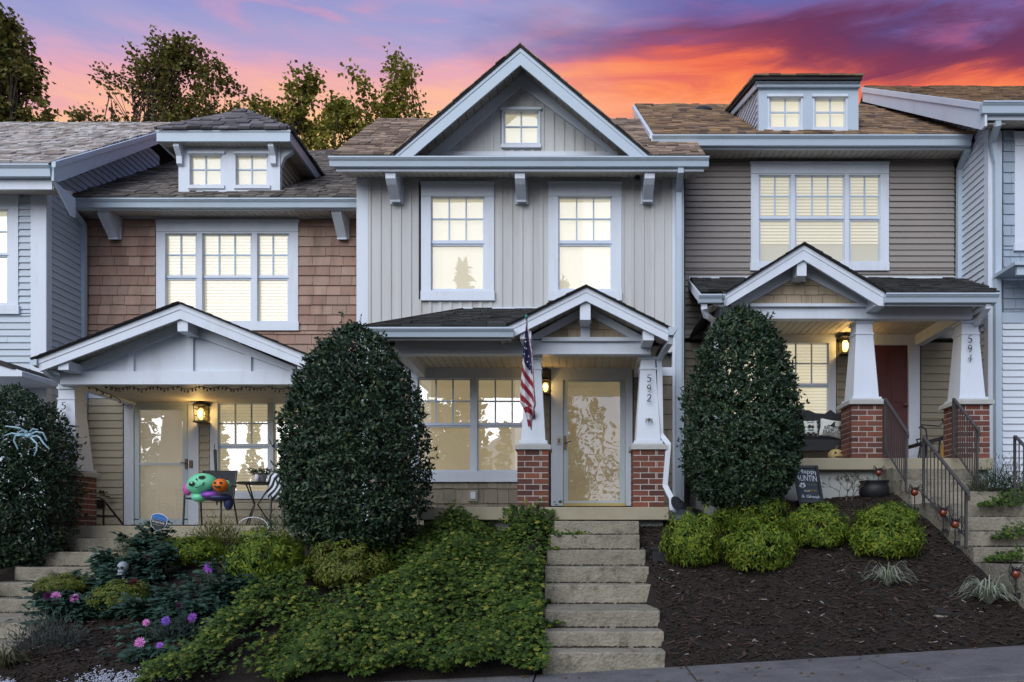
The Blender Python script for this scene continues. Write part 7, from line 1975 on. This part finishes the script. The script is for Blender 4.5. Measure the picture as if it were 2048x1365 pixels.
for i in range(170): leaf(f, pp_ + Vector((rr.uniform(-.15, .15), rr.uniform(-.1, .1), .14 + rr.uniform(-.02, .05))), rdir(rr, .1), rdir(rr), .05, .022)
f.build('foliage', SHRB, t_)
pw = P(514, 962, 11.36); pw.z = tt.z + .003; t_ = thing('ghost_figurine', pw, 'small white figurine in a pointed black hat beside the planter', 'figurine')
MB().lathe(pw, [(.035, 0), (.036, .08), (.02, .12), (.004, .13)], 12).build('body', FW, t_, smooth=True); MB().lathe(pw + Vector((0, 0, .122)), [(.04, 0), (.038, .006), (.016, .01), (.003, .075)], 12).build('hat', PILB, t_)
pc2 = P(590, 1045, 11.6); pc2.z = zf0; chairs('patio_chair', pc2, .50, .45, Z(1000, 11.5) - zf0, Z(938, 11.8) - zf0, 'second black sling chair, mostly behind the big holly, holding the zebra pillow')
pz = P(563, 975, 11.45); t_ = thing('zebra_pillow', pz - Vector((0, 0, .2)), 'black and white zebra-striped pillow on the chair behind the holly', 'pillow')
zm = bpy.data.materials.new('zebra_cloth'); zm.use_nodes = True; q = NT(zm.node_tree); gg = q.n('ShaderNodeNewGeometry'); wv = q.n('ShaderNodeTexWave'); wv.inputs['Scale'].default_value = 4.2; wv.inputs['Distortion'].default_value = 5.0; wv.inputs['Detail'].default_value = 1.0
mpz = q.n('ShaderNodeMapping'); mpz.inputs['Rotation'].default_value = (0, R(-35), 0); q.l(gg.outputs['Position'], mpz.inputs[0]); q.l(mpz.outputs[0], wv.inputs['Vector']); cz_ = q.ramp(wv.outputs['Fac'], [(.40, (.62, .66, .70)), (.5, (.02, .02, .022))]); bb_ = q.n('ShaderNodeBsdfPrincipled'); q.l(cz_, bb_.inputs['Base Color']); bb_.inputs['Roughness'].default_value = .9; oo_ = q.n('ShaderNodeOutputMaterial'); q.l(bb_.outputs[0], oo_.inputs[0])
MB().ball(pz, .23, .10, .235, 20, 14, fn=lambda a, ph: 1 + .10 * math.cos(4 * math.atan2(math.sin(ph), math.cos(ph) * math.cos(a) + 1e-6)) * -1).build('cushion', zm, t_, smooth=True)
# spare black folding chair, prop bar and small pot by the pier
t_ = thing('folding_chair', P(192, 1050, 11.9), 'black folding chair half behind the left brick pier of 590', 'chair')
MB().fb(178, 1000, 209, 1018, 11.75, .03).build('backrest', BLACK, t_)
MB().box(X(178, 11.9), X(209, 11.9), Y(11.8), Y(12.2), Z(1030, 11.9) - .02, Z(1030, 11.9)).build('seat', BLACK, t_)
for a, b in (((181, 1018, 11.75), (182, 1051, 11.7)), ((207, 1018, 11.75), (207, 1051, 11.7))): k = MB().tube([P(*a), P(*b)], .017, 6); k.build('leg', BLACK, t_)
MB().tube([P(178, 998, 11.8), P(198, 995, 11.8), P(209, 1002, 11.8)], .012, 6).build('top_rail', BLACK, t_); MB().tube([P(209, 1003, 11.85), P(246, 1049, 12.3)], .016, 6).build('brace', BLACK, t_)
p = P(205, 990, 12.55); t_ = thing('wall_planter', p, 'tiny potted plant hanging on the tan siding left of the door of 590', 'plant pot'); MB().lathe(p - Vector((0, 0, .03)), [(.03, 0), (.042, .06), (.03, .06)], 12).build('pot', mat('terracotta_dim', (.12, .09, .06), .8), t_); f = MB()
for i in range(40): leaf(f, p + Vector((rr.uniform(-.05, .05), rr.uniform(-.03, .03), .04)), rdir(rr, .2), rdir(rr), .05, .02)
f.build('foliage', SHRB, t_); MB().box(p.x - .01, p.x + .01, p.y, YN - .0, p.z - .03, p.z - .01).build('hook', BLACK, t_)
# garland of little leaf lights under the porch beam
t_ = thing('string_garland', P(360, 775, 11.15), 'drooping string of small brown bulbs along the porch beam of 590', 'garland')
k = MB(); bl = MB(); pts = [(178, 771), (200, 780), (222, 790), (240, 801)]; W_ = []
W_ = [(240, 800, 11.3), (222, 790, 11.25), (205, 784, 11.2), (192, 777, 11.2), (180, 772, 11.2), (210, 771, 11.2)]
n = 9; xs = [215 + i * 46 for i in range(n + 1)]
for i in range(n):
    for s in range(6): t0 = s / 6; W_.append((xs[i] + 46 * t0, 772 + (7 if i % 2 else 5) * math.sin(math.pi * t0), 11.2))
path = [P(*w_) for w_ in W_]; k.tube(path, .006, 4)
rr = random.Random(6)
for w_ in W_:
    for q in range(3 if w_[0] < 241 and w_[1] > 773 else 1):
        c = P(w_[0] + rr.uniform(-2, 2), w_[1] + 3.5 + rr.uniform(-1.5, 1.5), w_[2]); bl.ball(c, .014, .014, .022, 6, 5)
k.build('wire', BLACK, t_); bl.build('bulb', mat('brown_bulb', (.10, .045, .03), .4, .3, 10, rnd=.4, island=True), t_)
# curled tendril of garland hanging by the big holly
MB().tube([P(575, 806, 11.1), P(581, 802, 11.1), P(588, 806, 11.1), P(583, 812, 11.1), P(572, 809, 11.1)], .007, 5).build('tendril', BLACK, t_)

# ---- yard sign
c = P(317, 1045, 9.9); t_ = thing('security_sign', P(333, 1078, 9.9), 'blue and black shield-shaped security yard sign on a stake', 'sign'); sgm = Matrix.Rotation(R(14), 3, 'Y')
SHD = [(-.098, .075), (-.05, .10), (0, .108), (.05, .10), (.098, .075), (.10, -.01), (.075, -.065), (.03, -.095), (0, -.105), (-.03, -.095), (-.075, -.065), (-.10, -.01)]
def sp(u, v, y=0): return c + sgm @ Vector((u, y, v))
MB().prism([sp(u * 1.06, v * 1.06, 0) for u, v in SHD], (0, .008, 0)).build('board', cmat('sign_white', (.60, .66, .70), .4), t_)
MB().prism([sp(u, v, -.002) for u, v in [(-.098, .03), (-.098, .075), (-.05, .10), (0, .108), (.05, .10), (.098, .075), (.098, .03)]], (0, .004, 0)).build('blue_panel', cmat('sign_blue', (.01, .10, .36), .4), t_)
MB().prism([sp(u, v, -.002) for u, v in [(-.098, .028), (.098, .028), (.10, -.01), (.075, -.065), (.03, -.095), (0, -.105), (-.03, -.095), (-.075, -.065), (-.10, -.01)]], (0, .004, 0)).build('black_panel', DARKPL, t_)
words_on(t_, 'lettering', 'SimpliSafe', FW, .042, sp(0, .002, -.006), 90, 0, -14)
words_on(t_, 'lettering', 'PROTECTED', cmat('sign_cyan', (.10, .35, .60), .5), .028, sp(0, .055, -.006), 90, 0, -14)
words_on(t_, 'lettering', 'Home Security', cmat('sign_grey', (.35, .33, .26), .5), .020, sp(0, -.035, -.006), 90, 0, -14)
MB().tube([c + Vector((.03, .01, -.08)), P(333, 1085, 9.9)], .012, 6).build('stake', DARKPL, t_)

# ---- skeleton bust in the dahlia bed
BONE = mat('bone_plastic', (.28, .31, .36), .55, .15, 10); c = P(246, 1134, 8.95); t_ = thing('skeleton_bust', c - Vector((0, 0, .2)), 'pale plastic skull with neck bones rising among the dahlia leaves', 'skull')
MB().ball(c, .058, .065, .062, 18, 12).build('cranium', BONE, t_, smooth=True)
k = MB().ball(c + Vector((-.004, -.03, -.052)), .036, .034, .036, 12, 8); k.box(c.x - .03, c.x + .026, c.y - .066, c.y - .03, c.z - .088, c.z - .075); k.build('jaw', BONE, t_)
k = MB(); face_disc(k, c, -.024, -.010, .017, .015, .058, .062, .065, .004); face_disc(k, c, .022, -.010, .017, .015, .058, .062, .065, .004); k.add([c + Vector((-.008, -.067, -.035)), c + Vector((.006, -.067, -.035)), c + Vector((-.001, -.069, -.018))], [(0, 1, 2)])
for i in range(5): k.box(c.x - .022 + i * .011, c.x - .020 + i * .011, c.y - .0675, c.y - .064, c.z - .074, c.z - .058)
k.build('eye_socket', PILB, t_)
k = MB()
for i in range(5): k.lathe(c + Vector((0, .01, -.10 - i * .022)), [(.014, 0), (.02, .006), (.014, .014)], 8)
k.tube([c + Vector((-.01, 0, -.17)), c + Vector((-.07, -.02, -.18)), c + Vector((-.10, -.03, -.22))], [.016, .02, .012], 6); k.tube([c + Vector((.01, 0, -.17)), c + Vector((.08, -.02, -.18))], .014, 6); k.build('neck_bone', BONE, t_, smooth=True)

# ---- pale toy spider on the left holly
c = P(58, 872, 9.72); t_ = thing('toy_spider', c, 'pale blue-white skeleton spider clinging to the holly at the left edge', 'decoration'); SPB = mat('pale_spider_plastic', (.30, .46, .54), .5, .15, 8)
k = MB().ball(c, .05, .04, .035, 12, 8, fn=lambda a, ph: 1 + .12 * math.sin(5 * a)).ball(c + Vector((-.02, -.02, .045)), .022, .02, .02); k.build('body', SPB, t_, smooth=True)
for L_ in ([(58, 872), (46, 861), (36, 866)] , [(52, 872), (41, 871), (31, 872), (28, 882), (36, 899)], [(50, 868), (36, 869), (24, 867), (9, 872)], [(50, 862), (40, 857), (30, 855), (11, 853)], [(62, 876), (74, 888), (73, 902), (68, 912)], [(64, 874), (74, 872), (80, 876), (88, 888), (99, 899)], [(64, 868), (72, 864), (86, 866), (94, 882)], [(60, 864), (66, 858), (76, 860)]):
    MB().tube([P(px, py, 9.68 + (.02 if i == 0 else -.02 + .02 * (i == len(L_) - 1))) for i, (px, py) in enumerate(L_)], [.011 if i < len(L_) - 1 else .007 for i in range(len(L_))], 6).build('leg', SPB, t_)

# ---- wire sphere ornament
c = P(506, 1058, 9.6); t_ = thing('wire_sphere', c - Vector((0, 0, .25)), 'bent wire hoop ornament standing in the shrubs under the bistro table', 'ornament'); WIRE = mat('galvanised_wire', (.35, .38, .40), .35, .1, metal=.6)
for rx_, rz_, off, rt in ((.19, .145, 0, 0), (.12, .11, -.2, .4)):
    pts = [c + Matrix.Rotation(rt, 3, 'Z') @ Vector((rx_ * math.cos(i * .2617), .02 * math.sin(i * .5), rz_ * math.sin(i * .2617) + off)) for i in range(25)]; MB().tube(pts, .005, 5, cap=False).build('hoop', WIRE, t_)

# ---- square meter lid in the mulch, black pot and boot by the corner of 592
p0, d = on_ground(1920, 1232); c = p0 + Vector((0, .14, .02)); t_ = thing('meter_box', c, 'square concrete-rimmed utility box with a dark lid set in the mulch', 'utility box')
sl = Matrix.Rotation(R(16), 3, 'X') @ Matrix.Rotation(R(4), 3, 'Y')
def lid(k, hw, hd, z0, z1, ox=0, oy=0): 
    v = [c + sl @ Vector((ox + a * hw, oy + b * hd, z)) for z in (z0, z1) for a, b in ((-1, -1), (1, -1), (1, 1), (-1, 1))]; k.add(v, [(3, 2, 1, 0), (4, 5, 6, 7), (0, 1, 5, 4), (1, 2, 6, 5), (2, 3, 7, 6), (3, 0, 4, 7)])
k = MB(); lid(k, .23, .15, -.08, .0); k.build('concrete_rim', CONC, t_, bevel=.01); k = MB(); lid(k, .215, .18, .004, .03, -.01, .05); k.build('lid', mat('rubber_lid', (.022, .019, .018), .8, .3, 12, bump=.4), t_, bevel=.006)
k = MB(); 
pts = [c + sl @ Vector((-.02 + .06 * math.cos(i * .5236), .10 + .05 * math.sin(i * .5236), .034)) for i in range(13)]; k.tube(pts, .006, 5, cap=False); k.build('handle', DARKPL, t_)
p = P(1325, 1125, 9.3); t_ = thing('black_tub', P(1325, 1140, 9.3), 'scuffed black plastic tub lying beside the concrete steps of 592', 'tub'); k = MB().prism([P(1304, 1098, 9.3), P(1338, 1098, 9.3), P(1336, 1136, 9.3), P(1306, 1136, 9.3)], (0, .22, 0)); k.build('tub', DARKPL, t_, bevel=.012); MB().fb(1302, 1094, 1340, 1100, 9.28, .26).build('rim', DARKPL, t_)
p = P(1352, 1015, 10.4); t_ = thing('rubber_boot', P(1372, 1040, 10.35), 'black rubber boot lying sole out by the corner downspout of 592', 'boot')
MB().tube([P(1357, 1003, 10.3), P(1362, 1012, 10.3), P(1370, 1022, 10.33), P(1384, 1024, 10.4), P(1398, 1030, 10.5)], [.045, .062, .05, .065, .07], 10).build('shaft', DARKPL, t_, smooth=True)
k = MB(); so_ = [P(1352 + 9.5 * math.cos(a_ * .4488) + 4 * math.sin(a_ * .4488), 1010 + 15 * math.sin(a_ * .4488) - 2, 10.24) for a_ in range(14)]; k.prism(so_, (.03, .03, 0)); k.build('sole', mat('boot_sole', (.012, .013, .02), .7, .2, 30, bump=.6), t_)
rr = random.Random(41); t_ = thing('garden_bag', P(1365, 1055, 10.2), 'crumpled black bag heaped beside the boot at the corner of 592', 'bag'); MB().ball(P(1370, 1040, 10.2), .20, .14, .13, 16, 10, fn=lambda a, ph: 1 + .22 * mnoise.noise(Vector((math.cos(a) * 2, math.sin(a) * 2, ph * 2)))).build('bag', mat('slate_sheet', (.028, .032, .04), .5, .3, 5), t_, smooth=True)
